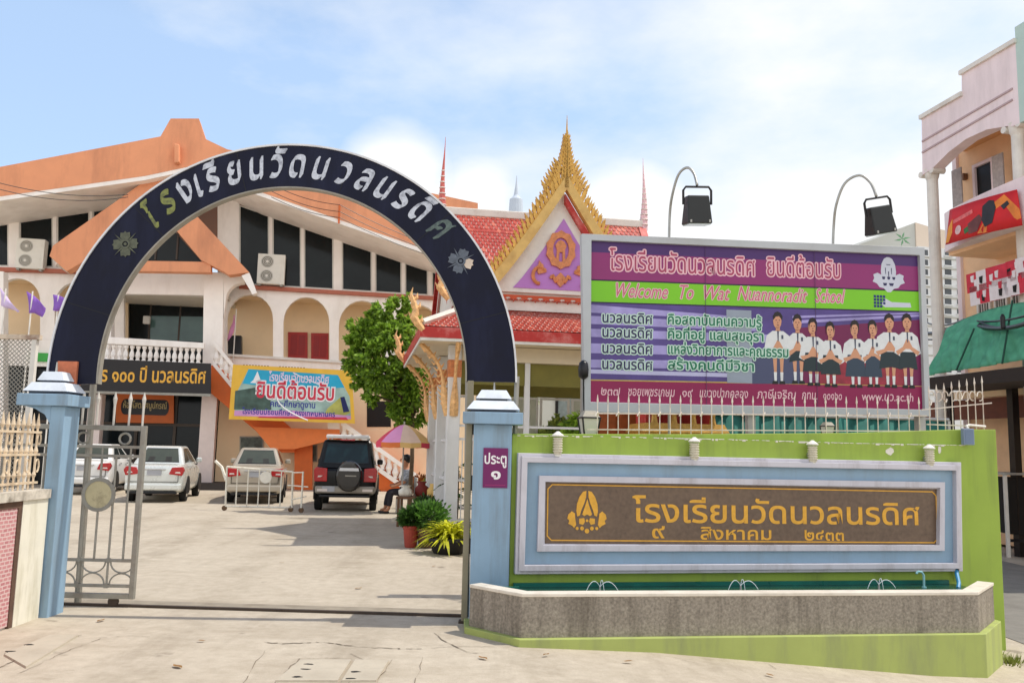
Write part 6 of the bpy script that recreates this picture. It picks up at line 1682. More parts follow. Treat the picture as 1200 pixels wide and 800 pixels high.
        for sx in (-1, 1):
            for y in (.55, 2.2): b.bar((sx*.56, y, 1.70), (sx*.56, y, 1.80), .04)
        rk = b.build('roof_rack', M('white_rack_paint', rgb(222, 222, 222), .4, .05), t)
        MB().box(-.60, .60, .30, .46, 1.745, 1.84).build('rear_lamp_bar', M('white_rack_paint', rgb(222, 222, 222)), rk, bevel=.03)
        MB().box(-.20, .20, .29, .30, 1.70, 1.735).build('brake_lamp', m_tail, t)
        for sx in (-1, 1): MB().box(sx*.62-.14, sx*.62+.14, -.07, -.056, zb+.17, zb+.23).build('bumper_reflector', m_tailw, bm)
    for sx in (-1, 1):
        MB().box(sx*(w+.02)-.09, sx*(w+.02)+.09, 2.75, 2.87, zt+.0, zt+.14).build('mirror', paint, t, bevel=.04)
        b = MB()
        for y in (1.2, 2.15): b.box(sx*w*.995-.015, sx*w*.995+.015, y, y+.18, zt-.13, zt-.10)
        b.build('door_handle', m_chrome, t)
    return t
m_silver = M('silver_car_paint', rgb(214, 218, 214), .28, .04, 2, metal=.25, coat=.6)
m_carw = M('white_car_paint', rgb(222, 222, 220), .3, .03, 2, coat=.6)
m_champ = M('champagne_car_paint', rgb(176, 166, 150), .3, .05, 2, metal=.25, coat=.6)
m_cblk = M('black_car_paint', rgb(10, 10, 12), .3, .1, 2, spec=.25, coat=.12)
rz = SF.a
p = gnd(178, 589); car('silver sedan parked beside the white column, nearest the entrance', p, rz+.02, m_silver)
p = gnd(95, 580); car('white sedan mostly hidden behind the sliding gate and the left pillar', p, rz+.02, m_carw)
p = gnd(297, 590.5); car('pale champagne sedan parked behind the white steel barrier', p, rz+.03, m_champ, two_tone=m_champ)
p = gnd(403, 600); car('black off-road car with a spare wheel cover and white roof rack', p, rz-.06, m_cblk, suv=True, two_tone=M('silver_bumper', rgb(150, 144, 134), .4, .06, 4, metal=.3))

# ---------------------------------------------------------------- white rolling barrier
BY = 20.2
def bw(px, py): v = at(px, py, BY); return v
o = gnd(312, 599); BY = o.y
t = thing('rolling_barrier', 'white steel crowd barrier on small wheels in front of the champagne sedan', 'barrier', o, 0)
def bl(px, py): v = at(px, py, BY); return (v.x-o.x, v.z-o.z)
m_bar = M('white_barrier_paint', rgb(226, 222, 208), .5, .06, 8, dirt=rgb(150, 120, 90), dirt_amt=.4, dirt_scale=6)
b = MB(); q = [bl(266, 546.5), bl(343, 552.5), bl(342, 598), bl(264, 594)]
for a, c in zip(q, q[1:]+q[:1]): b.tube([(a[0], 0, max(.1, a[1])), (c[0], 0, max(.1, c[1]))], .022, 8)
b.build('frame', m_bar, t)
for k in range(1, 6):
    b = MB(); f = k/6; x = q[0][0]+(q[1][0]-q[0][0])*f
    b.tube([(x, 0, .12), (x, 0, q[0][1]+(q[1][1]-q[0][1])*f)], .015, 6)
    b.build('bar', m_bar, t)
x, z = bl(312, 559); n = 20
MB().prism([(x+.14*cos(2*pi*k/n), z+.14*sin(2*pi*k/n)) for k in range(n)], -.045, -.025).build('round_sign', M('cream_disc', rgb(222, 218, 206), .5, .08, 10), t)
b = MB(); x1 = bl(357, 552)[0]; x0 = q[1][0]
b.tube([(x1, -.15, .1), (x1, -.15, bl(357, 552)[1])], .022, 8); b.tube([(x0, 0, q[1][1]-.02), (x1, -.15, bl(357, 553)[1])], .016, 6)
b.tube([(x0-.1, 0, .62), (x1+.14, -.17, .60)], .016, 6); b.tube([(x0, 0, .28), (x1+.1, -.15, .38)], .016, 6)
b.tube([(q[0][0], 0, .7), (q[0][0]-.15, .1, 1.0), (q[0][0]-.32, .1, 1.15)], .035, 6)
b.build('end_stand', m_bar, t)
for x, y in ((x1, -.15), (q[0][0], 0), (x0, 0)):
    n = 12; MB().prism([(x+.06*cos(2*pi*k/n), .06+.06*sin(2*pi*k/n)) for k in range(n)], y-.02, y+.02).build('wheel', M('brown_wheel', rgb(96, 72, 50), .7, .2), t)

# ---------------------------------------------------------------- seated person
def skin_mesh(verts, edges, radii, name, mat, parent=None, loc=None, rz=0.0, lv=2):
    me = bpy.data.meshes.new(name); me.from_pydata(verts, edges, [])
    o = bpy.data.objects.new(name, me); COL.objects.link(o)
    s = o.modifiers.new('skin', 'SKIN'); s.use_smooth_shade = True
    sv = me.skin_vertices[0].data
    for k, r in enumerate(radii):
        sv[k].radius = (r, r) if not isinstance(r, tuple) else r
    sv[0].use_root = True
    u = o.modifiers.new('sub', 'SUBSURF'); u.levels = lv; u.render_levels = lv
    dg = bpy.context.evaluated_depsgraph_get(); dg.update()
    m2 = bpy.data.meshes.new_from_object(o.evaluated_get(dg)); bpy.data.objects.remove(o); m2.name = name
    m2.materials.clear(); m2.materials.append(mat)
    for p in m2.polygons: p.use_smooth = True
    o = bpy.data.objects.new(name, m2); COL.objects.link(o)
    if parent is not None: o.parent = parent
    if loc is not None: o.location = loc; o.rotation_euler = (0, 0, rz)
    return o
pp = gnd(476, 601); m_sk = M('tan_skin', rgb(176, 122, 92), .6, .06, 6)
pr_ = thing('person', 'person in a checked grey shirt and dark trousers sitting on a white plastic chair', 'person', (pp.x, pp.y, 0), rad(14))
# facing -x; hips at (0,0,.47)
V = [(0, 0, .50), (.0, 0, .72), (-.03, 0, .98), (-.04, 0, 1.08), (-.06, 0, 1.17), (-.07, 0, 1.28),
     (-.02, .17, .98), (-.02, -.17, .98), (-.10, .22, .74), (-.10, -.22, .74), (-.32, .15, .66), (-.32, -.15, .64), (-.41, .12, .65), (-.41, -.12, .63),
     (-.02, .09, .49), (-.02, -.09, .49), (-.42, .12, .50), (-.40, -.12, .50), (-.50, .13, .09), (-.44, -.13, .09), (-.62, .13, .05), (-.56, -.13, .05)]
E_2 = [(0, 1), (1, 2), (2, 3), (3, 4), (4, 5), (2, 6), (2, 7), (6, 8), (7, 9), (8, 10), (9, 11), (10, 12), (11, 13), (0, 14), (0, 15), (14, 16), (15, 17), (16, 18), (17, 19), (18, 20), (19, 21)]
R_ = [.13, .125, .125, .055, .085, .10, .06, .06, .045, .045, .032, .032, .038, .038, .09, .09, .062, .062, .042, .042, .038, .038]
body = skin_mesh(V, E_2, R_, 'body', m_sk, pr_)
shirt = skin_mesh([V[0], V[1], V[2], (-.035, 0, 1.04), V[6], V[7], V[8], V[9]], [(0, 1), (1, 2), (2, 3), (2, 4), (2, 5), (4, 6), (5, 7)], [.15, .145, .145, .07, .08, .08, .07, .07], 'shirt', M('grey_check_cloth', rgb(136, 140, 148), .85, .55, 22), pr_)
skin_mesh([V[0], V[14], V[15], V[16], V[17], (-.49, .13, .15), (-.435, -.13, .15)], [(0, 1), (0, 2), (1, 3), (2, 4), (3, 5), (4, 6)], [.135, .11, .11, .082, .082, .062, .062], 'trousers', M('dark_trousers', rgb(40, 38, 44), .85, .2, 10), pr_)
b = MB(); b.lathe([(.02, -.13), (.105, -.06), (.118, .0), (.105, .06), (.06, .10), (.01, .115)], -.05, 0, 14, z0=1.29); b.v = [(x+.02 if x > -.09 else max(x, -.135), y*.9, z if x > -.1 else max(z, 1.325)) for x, y, z in b.v]; b.build('hair', m_black, pr_, smooth=True)
b = MB()
for sy in (-1, 1): b.lathe([(.008, -.008), (.012, 0), (.008, .008)], -.166, sy*.035, 6, z0=1.29)
b.build('eyes', m_black, pr_)
b = MB(); b.taper(-.195, -.155, -.014, .014, 1.235, 1.285, .5); b.build('nose', m_sk, pr_)
for sy in (-1, 1): MB().box(-.66, -.48+(.0 if sy > 0 else .06), sy*.13-.045, sy*.13+.045, 0, .055).build('shoe', m_black, pr_, bevel=.02)
t = thing('plastic_chair', 'white plastic chair under the person in the checked shirt', 'chair', (pp.x, pp.y, 0), rad(14))
m_pl = M('white_plastic', rgb(226, 226, 222), .4, .04)
MB().box(-.24, .22, -.23, .23, .33, .365).build('seat', m_pl, t, bevel=.02)
MB().box(.19, .225, -.23, .23, .366, .85).build('backrest', m_pl, t, bevel=.015)
for sx in (-.2, .18):
    for sy in (-.2, .2): MB().taper(sx-.03, sx+.03, sy-.03, sy+.03, 0, .33, 1.2).build('leg', m_pl, t)

# vendor's parasol and stall things
pu = at(473, 521, 18.6)
t = thing('parasol', 'small pink, white, orange and red parasol behind the pavilion columns', 'parasol', (pu.x, 18.6, 0))
rz_, rr_ = pu.z+.05, .60; cols = [rgb(222, 70, 96), rgb(234, 160, 206), rgb(242, 214, 196), rgb(240, 200, 130), rgb(222, 120, 60), rgb(240, 222, 226), rgb(236, 190, 222), rgb(226, 120, 170)]
b = MB(); zt4 = at(473, 497, 18.6).z
mats = [M('parasol_%s' % nme, c, .7, .05) for nme, c in zip(('red', 'pink', 'pale_amber', 'amber', 'orange', 'cream', 'pale_pink', 'rose'), cols)]
for k in range(8):
    b.cur = k; a0_, a1_ = 2*pi*k/8+pi, 2*pi*(k+1)/8+pi
    prev = None
    for i in range(6):
        f = i/5; r = rr_*f; z = zt4-(zt4-rz_)*(f**1.6)
        cur = [(r*cos(a0_), r*sin(a0_), z), (r*cos((a0_+a1_)/2)*(.97), r*sin((a0_+a1_)/2)*.97, z-.01*f), (r*cos(a1_), r*sin(a1_), z)]
        if prev:
            for j in range(2): b.poly([prev[j], cur[j], cur[j+1], prev[j+1]])
        prev = cur
    b.cur = (0, 4, 3, 0, 4, 0, 3, 7)[k]
    b.poly([prev[0], (prev[0][0], prev[0][1], rz_-.10), (prev[1][0], prev[1][1], rz_-.12), prev[1]]); b.poly([prev[1], (prev[1][0], prev[1][1], rz_-.12), (prev[2][0], prev[2][1], rz_-.10), prev[2]])
b.cur = 0
b.build('canopy', mats, t)
MB().tube([(0, 0, 0), (0, 0, zt4+.06)], .016, 8).build('pole', m_pole, t)
MB().lathe([(.2, 0), (.2, .06), (.03, .1)], 0, 0, 14).build('base', m_concrete, t)
b = MB()
for k in range(8): a = 2*pi*k/8; b.tube([(0, 0, zt4-.02), (.58*cos(a), .58*sin(a), rz_)], .006, 4)
b.build('ribs', m_pole, t)
ps = at(492, 590, 17.6)
t = thing('vendor_table', 'low wooden vendor table with goods beside the pavilion column', 'table', (ps.x, 17.6, 0))
MB().box(-.45, .45, -.3, .3, .55, .59).build('tabletop', M('brown_wood', rgb(110, 76, 52), .6, .2, 10), t)
for sx in (-.4, .4):
    for sy in (-.25, .25): MB().box(sx-.025, sx+.025, sy-.025, sy+.025, 0, .55).build('leg', M('brown_wood', rgb(110, 76, 52)), t)
for k, (dx, dy, h, c, lab) in enumerate(((-.28, -.1, .22, rgb(226, 220, 206), 'white plastic bag of goods on the vendor table'), (.02, .05, .3, rgb(120, 40, 34), 'dark red bag of goods on the vendor table'), (.28, -.05, .26, rgb(222, 184, 110), 'pale yellow bag of goods on the vendor table'))):
    b = MB(); rr = random.Random(k); b.lathe([(.10, 0), (.15, .05), (.14, h*.55), (.07, h*.8), (.10, h)], 0, 0, 10)
    b.v = [(x*rr.uniform(.85, 1.15), y*rr.uniform(.85, 1.15), z) for x, y, z in b.v]
    tag(b.build('goods_bag', M('bag_cloth_%s' % ('white', 'dark_red', 'yellow')[k], c, .7, .15, 8), None, smooth=True, loc=(ps.x+dx, 17.6+dy, .59)), lab, 'bag')

# ---------------------------------------------------------------- plants
def leafmat(name, c, trans=.25):
    m = bpy.data.materials.new(name); m.use_nodes = True; n = m.node_tree.nodes; l = m.node_tree.links; b = n['Principled BSDF']
    g = n.new('ShaderNodeNewGeometry'); r = n.new('ShaderNodeValToRGB')
    r.color_ramp.elements[0].color = tuple(x*.45 for x in c[:3])+(1,); r.color_ramp.elements[1].color = (min(1, c[0]*1.9), min(1, c[1]*1.6), c[2]*1.2, 1)
    l.new(g.outputs['Random Per Island'], r.inputs[0]); l.new(r.outputs[0], b.inputs['Base Color']); b.inputs['Roughness'].default_value = .5
    tr = n.new('ShaderNodeBsdfTranslucent'); l.new(r.outputs[0], tr.inputs[0]); mx_ = n.new('ShaderNodeMixShader'); mx_.inputs[0].default_value = trans
    l.new(b.outputs[0], mx_.inputs[1]); l.new(tr.outputs[0], mx_.inputs[2]); l.new(mx_.outputs[0], n['Material Output'].inputs[0]); return m
def leaf(b, p, d, ln, w, rr):
    d = d.normalized(); s_ = d.cross(Vector((rr.uniform(-1, 1), rr.uniform(-1, 1), rr.uniform(-1, 1)))).normalized()*w/2; up = d.cross(s_)*.12
    b.poly([p, p+d*ln*.45+s_+up, p+d*ln-up*1.5, p+d*ln*.45-s_+up])
m_leaf = leafmat('tree_leaves', rgb(126, 168, 66), .45); m_bark = M('bark', rgb(96, 80, 62), .9, .3, 12, bump=.5)
m_leafb = leafmat('mid_green_leaves', rgb(86, 134, 62), .3); m_leafd = leafmat('dark_leaves', rgb(56, 92, 42)); m_leafy = leafmat('yellow_leaves', rgb(206, 210, 56), .35); m_leafp = leafmat('pale_leaves', rgb(130, 156, 84))
def tree(label, loc, crown, trunk_h, n, ls, mat, seed, clumps, name='tree', group=None):
    """crown: list of (x, y, z, r) lobes that hold clumps of leaves"""
    t = thing(name, label, 'tree', loc, 0, group); rr = random.Random(seed)
    b = MB(); top = Vector((0, 0, trunk_h)); b.tube([(0, 0, -.1), (.03, .02, trunk_h*.5), top], [.06, .05, .04], 8)
    for (x, y, z, r) in crown:
        e = Vector((x, y, z)); m_ = top.lerp(e, .5)+Vector((0, 0, -.1)); b.tube([top-Vector((0, 0, .15)), m_, e], [.05, .035, .012], 6)
    b.build('trunk', m_bark, t, smooth=True)
    b = MB()
    tot = sum(c[3]**2 for c in crown)
    for (x, y, z, r) in crown:
        k = max(1, int(clumps*r*r/tot))
        for _ in range(k):
            v = Vector((rr.gauss(0, 1), rr.gauss(0, 1), rr.gauss(0, 1))).normalized(); cr_ = r*rr.uniform(.45, 1.05); c = Vector((x, y, z))+v*cr_*Vector((1, 1, .9)).length/1.68
            cs = r*rr.uniform(.18, .34)
            for _ in range(n):
                q = Vector((rr.gauss(0, .5), rr.gauss(0, .5), rr.gauss(0, .42)))*cs
                d = (v+Vector((rr.uniform(-1, 1), rr.uniform(-1, 1), rr.uniform(-1.1, .5)))).normalized()
                leaf(b, c+q, d, ls*rr.uniform(.7, 1.25), ls*rr.uniform(.45, .75), rr)
    b.build('crown', mat, t); return t
TP = at(482, 520, 20.5)
def lobe(px, py, r, dy=0): v = at(px, py, 20.5); return (v.x-TP.x, dy, v.z, r*20.5/1000)
tree('bright green leafy tree standing between the welcome banner and the pavilion', (TP.x, 20.5, 0),
     [lobe(454, 366, 15), lobe(470, 352, 12, .2), lobe(446, 384, 14), lobe(428, 392, 16), lobe(416, 404, 11), lobe(462, 398, 19, -.3), lobe(486, 392, 20, .2), lobe(420, 424, 15), lobe(440, 416, 15, -.4), lobe(450, 440, 18, -.4), lobe(478, 428, 21, -.1), lobe(428, 446, 13), lobe(470, 462, 20, .1), lobe(492, 452, 22), lobe(440, 462, 10, -.3), lobe(466, 484, 16), lobe(488, 482, 17, .3), lobe(414, 382, 6), lobe(408, 418, 6), lobe(436, 364, 7)], at(450, 472, 20.5).z, 56, .125, m_leaf, 4, 470)
# trees and shrubs seen through the pavilion
for k, (px, py, Y, r, sd, mt, lab) in enumerate(((611, 446, 24, 17, 1, m_leafp, 'pale green tree seen through the pavilion just right of the gate pillar'), (603, 474, 23, 16, 2, m_leaf, 'green shrub tree seen through the pavilion behind the gate pillar cap'), (700, 500, 15.5, 26, 3, m_leaf, 'green bush behind the railing left of the golden shrine base'), (655, 512, 19, 22, 5, m_leafp, 'dark green bush seen low through the pavilion railing'))):
    c = at(px, py, Y); rw = r*Y/1000
    tree(lab, (c.x, Y, 0), [(0, 0, c.z, rw), (rw*.7, .1, c.z-.3*rw, rw*.7), (-rw*.7, 0, c.z-.2*rw, rw*.7), (0, 0, max(.4, c.z-rw), rw*.9)], max(.3, c.z-rw), 22, .16, mt, 30+sd, 90, 'garden_tree')
# potted plants at the pavilion
def pot(label, px, py, r, h, potmat, kind, seed, lm, ph=.3, pw=.16):
    p = gnd(px, py); t = thing('potted_plant', label, 'plant', (p.x, p.y, 0)); rr = random.Random(seed)
    MB().lathe([(pw*.7, 0), (pw*.78, .02), (pw, ph-.05), (pw*1.1, ph-.045), (pw*1.1, ph), (pw*.92, ph), (pw*.9, ph-.06)], 0, 0, 18).build('pot', potmat, t, smooth=False)
    MB().lathe([(pw*.89, ph-.07), (pw*.89, ph-.05)], 0, 0, 14).build('soil', m_dark, t)
    b = MB()
    if kind == 'bush':
        for _ in range(900):
            v = Vector((rr.gauss(0, 1), rr.gauss(0, 1), rr.gauss(0, 1))).normalized(); k = rr.uniform(.4, 1.0)
            leaf(b, Vector((0, 0, ph+h*.5))+Vector((v.x*r, v.y*r, v.z*h*.52))*k*rr.uniform(.85, 1.15), v+Vector((0, 0, .3)), .085*rr.uniform(.7, 1.3), .05, rr)
    else:
        for _ in range(230):
            a = rr.uniform(0, 2*pi); ln = r*rr.uniform(.6, 1.15); el_ = rr.uniform(.15, 1.3); c_ = Vector((.1*rr.uniform(-1, 1), .1*rr.uniform(-1, 1), ph)); d = Vector((cos(a), sin(a), 0)); sd = Vector((-sin(a), cos(a), 0)); P = []
            for i in range(5):
                f = i/4; P.append((c_+d*ln*f*cos(el_*(1-.25*f))+Vector((0, 0, ln*(sin(el_)*f-.55*f*f))), .044*(1-f)**.6*(.5+1.2*f if f < .4 else 1)))
            for (A, wa), (B, wb) in zip(P, P[1:]): b.poly([A-sd*wa, A+sd*wa, B+sd*wb, B-sd*wb])
        for _ in range(0): pass
    b.build('foliage', lm, t); return t
m_terra = M('red_clay', rgb(158, 62, 48), .55, .15, 8); m_bpot = M('black_pot', rgb(30, 28, 28), .6, .2, 8); m_gpot = M('brown_pot', rgb(96, 70, 52), .6, .2, 8)
pot('dark green bushy plant in a red clay pot at the foot of the pavilion column', 481, 641, .18, .26, m_terra, 'bush', 1, m_leafd, .34, .125)
pot('green bushy plant in a brown pot between the red pot and the yellow plant', 502, 641, .30, .40, m_gpot, 'bush', 2, m_leafb, .30, .2)
pot('bright yellow green spiky plant in a wide black pot beside the gate post', 525, 648, .54, .5, m_bpot, 'spiky', 3, m_leafy, .24, .30)
pot('small dark bushy plant in a black pot behind the red clay pot', 497, 630, .22, .40, m_bpot, 'bush', 6, m_leafd, .3, .16)
pot('reddish croton in a brown pot behind the vendor table', 491, 596, .26, .5, m_gpot, 'bush', 9, leafmat('croton_leaves', rgb(150, 96, 52), .3), .34, .16)
pot('pale green potted shrub beside the vendor table, touching the column', 503, 606, .22, .55, m_terra, 'bush', 10, m_leafp, .3, .15)
# slim palm behind the gate post
p = gnd(533, 630); t = thing('small_palm', 'slim palm with drooping dark fronds in front of the white pavilion column', 'plant', (p.x, p.y, 0)); rr = random.Random(8)
MB().tube([(0, 0, 0), (.03, 0, .6), (.02, 0, 1.25)], [.03, .025, .02], 8).build('stem', m_bark, t)
b = MB()
for k in range(9):
    a = k*2.4; z0_ = .55+.09*k
    d = Vector((cos(a), sin(a), 0)); sd = Vector((-sin(a), cos(a), 0)); ln = .42
    for i in range(12):
        f = i/12; q = Vector((.02, 0, z0_))+d*ln*f+Vector((0, 0, .32*f-.42*f*f))
        for sg in (-1, 1): leaf(b, q, sd*sg+d*.7+Vector((0, 0, -.35)), .17*(1-.5*f), .025, rr)
b.build('fronds', m_leafd, t)

# ---------------------------------------------------------------- things seen behind the wall, below the billboard
g0 = at(792, 507, 12.2)
t = thing('spirit_house', 'small golden spirit house base with red panels behind the spiked fence', 'shrine', (g0.x, 12.2, gz(g0.x, 12.2)), rad(8))
zz = g0.z-gz(g0.x, 12.2)
MB().box(-.25, .25, -.25, .25, 0, zz-.25).build('pedestal', m_white, t, bevel=.02)
b = MB(); b.taper(-.52, .52, -.4, .4, zz-.249, zz+.0, 1.1); b.taper(-.62, .62, -.45, .45, zz+.001, zz+.12, .9); b.build('base_mouldings', m_gold, t)
b = MB()
for sx in (-.42, -.14, .14, .42): b.lathe([(.05, 0), (.035, .1), (.06, .2), (.035, .3), (.05, .36)], sx, -.33, 8, z0=zz+.121)
b.build('gold_columns', m_gold, t)
MB().box(-.5, .5, -.2, .3, zz+.121, zz+.48).build('red_cabinet', m_red, t)
MB().taper(-.62, .62, -.45, .45, zz+.481, zz+.62, .75).build('roof', m_gold, t)
g0 = at(722, 490, 12.6)
t = thing('wooden_sideboard', 'orange brown wooden cabinet behind the fence left of the golden shrine base', 'cabinet', (g0.x, 12.6, gz(g0.x, 12.6)), rad(8)); zz = at(722, 478, 12.6).z-gz(g0.x, 12.6)
MB().box(-.35, .35, 0, .4, .08, zz).build('carcass', M('orange_wood', rgb(172, 92, 44), .5, .2, 9), t, bevel=.01)
for sx in (-.17, .17): MB().box(sx-.155, sx+.155, -.02, -.001, .14, zz-.08).build('door', M('orange_wood_dark', rgb(150, 78, 38), .5, .2, 9), t)
for sx in (-.3, .3): MB().box(sx-.03, sx+.03, .03, .09, 0, .08).build('foot', m_dark, t)
# teal awning sheet and grey shed behind
g0 = at(965, 497, 13.5)
t = thing('teal_shade_net', 'teal shade cloth hung on a steel rail behind the spiked fence', 'shade cloth', (g0.x, 13.5, gz(g0.x, 13.5)), rad(8))
b = MB(); x = -1.9; zz0, zz1 = .1, at(965, 489, 13.5).z-gz(g0.x, 13.5); P = []; n = 60
for i in range(n+1): P.append((-1.8+3.9*i/n, .05*sin(i*1.1)+.03*sin(i*2.7)))
A_ = b.pts([(a, c, zz0) for a, c in P]); B_2 = b.pts([(a, c*.5, zz1) for a, c in P])
for i in range(n): b.face((A_[i], A_[i+1], B_2[i+1], B_2[i]))
o = b.build('cloth', M('teal_net', rgb(40, 104, 94), .8, .35, 5), t, smooth=True); md = o.modifiers.new('thickness', 'SOLIDIFY'); md.thickness = .006
b = MB(); b.tube([(-1.85, 0, zz1+.02), (2.15, 0, zz1+.02)], .03, 8); b.tube([(-1.85, 0, 0), (-1.85, 0, zz1)], .03, 8); b.tube([(2.15, 0, 0), (2.15, 0, zz1)], .03, 8); b.build('rail', m_pole, t)
# pale block with windows behind the pavilion
g0 = at(655, 480, 34); BB = Fr((g0.x, 34, 0), 10)
t = thing_fr('pale_house', 'pale house with dark framed windows seen through the pavilion', 'house', BB)
MB().box(-3.2, 3.6, 0, 6, -.3, 4.9).build('wall', M('pale_grey_wall', rgb(206, 208, 198), .8, .05, 1.5), t)
for x, z in ((-2, 2.6), (.4, 2.6), (2.6, 2.6), (-2, .6), (.4, .6)):
    w = MB().ring([(x-.55, z+1.3), (x+.55, z+1.3), (x+.55, z), (x-.55, z)], [(x-.45, z+1.2), (x+.45, z+1.2), (x+.45, z+.1), (x-.45, z+.1)], -.08, -.001).build('window', m_dark, t)
    MB().box(x-.45, x+.45, -.03, -.0012, z+.1, z+1.2).build('pane', M('pale_pane', rgb(130, 140, 136), .2, .2), w)
MB().taper(-3.6, 4.0, -.4, 6.4, 4.901, 6.0, .6).build('roof', M('grey_roof', rgb(120, 110, 104), .8, .1), t)

# ---------------------------------------------------------------- shophouse on the right
RO = at(1080, 400, 20.0); RF = Fr((RO.x, 20.0, 0), -79.5)
t_r = thing_fr('shophouse', 'pink and peach shophouse with a curved balcony front at the right edge', 'building', RF)
m_rose = M('dusty_pink_paint', rgb(240, 224, 226), .7, .04, 2, dirt=rgb(150, 136, 134), dirt_amt=.3, dirt_scale=.8, streak=2)
m_peach = M('peach_paint', rgb(246, 206, 164), .75, .05, 2, dirt=rgb(170, 130, 100), dirt_amt=.3, dirt_scale=.8)
XN = 6.9                                              # the building ends here, towards the viewer
def rp(pts, off=0.0): return RF.pl(pts, off)
p_ = rp([(1080, 140), (1127, 113), (1127, 88), (1190, 51)])
ar = rp([(1081, 205), (1092, 198), (1112, 178), (1132, 163), (1156, 152), (1180, 148), (1187, 148)])
topz = p_[3][1]; XE = p_[3][0]
b = MB(); b.prism(p_[:3]+[p_[3], (XE, ar[-1][1])]+[(x, z) for x, z in reversed(ar)], 0, .3); b.build('parapet_front', m_rose, t_r)
MB().box(XE+.001, XN, 0, .3, ar[-1][1], topz+.35).build('green_parapet', M('pale_green_paint', rgb(186, 208, 200), .7, .05, 2), t_r)
b = MB()
for (A, B) in ((p_[0], p_[1]), (p_[2], (p_[3]))): b.prism([(A[0]-.03, A[1]), (B[0]+.03, B[1]), (B[0]+.03, B[1]+.10), (A[0]-.03, A[1]+.10)], -.06, .34)
b.build('coping', m_white, t_r)
b = MB(); 
for (y0_, y1_, y2_, y3_) in ((165, 166.2, 118, 119.2), (178, 179, 128, 129)):
    A, B = rp([(1081, y0_), (1186, y2_-15)]) if False else rp([(1081, y0_), (1187, y0_-62)]); b.prism([A, B, (B[0], B[1]-.04), (A[0], A[1]-.04)], -.025, -.001)
b.build('string_course', M('grey_pink_line', rgb(186, 164, 166), .7, .05), t_r)
# columns
def rcol(px, ytop, ybot, r, off, nm='column'):
    x, z1 = RF.loc(px, ytop, off); z0 = RF.loc(px, ybot, off)[1] if ybot else -.4
    b = MB(); b.lathe([(r*1.25, 0), (r*1.25, .12), (r, .16), (r*.9, z1-z0-.26), (r*1.1, z1-z0-.18), (r*1.2, z1-z0-.08), (r*1.3, z1-z0)], x, off, 16, z0=z0); c = b.build(nm, m_white, t_r, smooth=False)
    b = MB()
    for sg in (-1, 1): b.prismx([(off+sg*r*1.5+.10*cos(a), z1-.13+.10*sin(a)) for a in [2*pi*k/12 for k in range(12)]], x-r*1.2, x+r*1.2) if False else b.prism([(x+sg*r*1.4+.075*cos(a), z1-.08+.075*sin(a)) for a in [2*pi*k/12 for k in range(12)]], off-r*1.2, off+r*1.2)
    b.build('capital_scroll', m_white, c)
rcol(1092, 199, None, .14, .17)
rcol(1192, 145, None, .14, .17)
# recessed wall of the upper floors, floors, ceiling
dpt = 1.35
xw0 = RF.loc(1122, 200, dpt)[0]
zb2, zc2 = RF.loc(1150, 268, 0.2)[1], ar[2][1]+.9
z2f = RF.loc(1110, 292, .0)[1]
MB().box(xw0, XN, dpt, 12, -.3, topz-.2).build('inner_wall', m_peach, t_r)
MB().box(xw0-.08, xw0+.06, dpt-.08, 12.05, -.3, topz-.35).build('corner_pilaster', m_rose, t_r)
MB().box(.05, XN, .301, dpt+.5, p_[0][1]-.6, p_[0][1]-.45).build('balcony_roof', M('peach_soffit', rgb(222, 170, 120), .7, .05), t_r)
def rwin(px0, px1, py0, py1, off=dpt):
    A, B = RF.loc(px0, py0, off), RF.loc(px1, py1, off); x0, x1 = sorted((A[0], B[0])); z1, z0 = A[1], B[1]
    if z0 > z1: z0, z1 = z1, z0
    P = [(x0, z1), (x1, z1), (x1, z0), (x0, z0)]
    w = MB().ring([(x0-.08, z1+.08), (x1+.08, z1+.08), (x1+.08, z0-.08), (x0-.08, z0-.08)], P, off-.10, off-.001).build('window', m_rose, t_r)
    MB().box(x0+.001, x1-.001, off-.04, off-.0012, z0+.001, z1-.001).build('pane', M('black_opening', rgb(22, 22, 22), .5, .3, 1), w)
    b = MB(); b.box(x0-.35, x0-.02, off-.45, off-.42, z0, z1); b.build('open_shutter', M('grey_louvre', rgb(170, 160, 156), .6, .2, 14), w)
rwin(1146, 1167, 197, 234); rwin(1196, 1230, 180, 225)
MB().box(xw0+.25, xw0+.35, dpt-.12, dpt-.001, RF.loc(1178, 184, dpt)[1]-.15, RF.loc(1178, 184, dpt)[1]).build('wall_bracket', M('rusty_bracket', rgb(120, 84, 60), .7, .2), t_r)
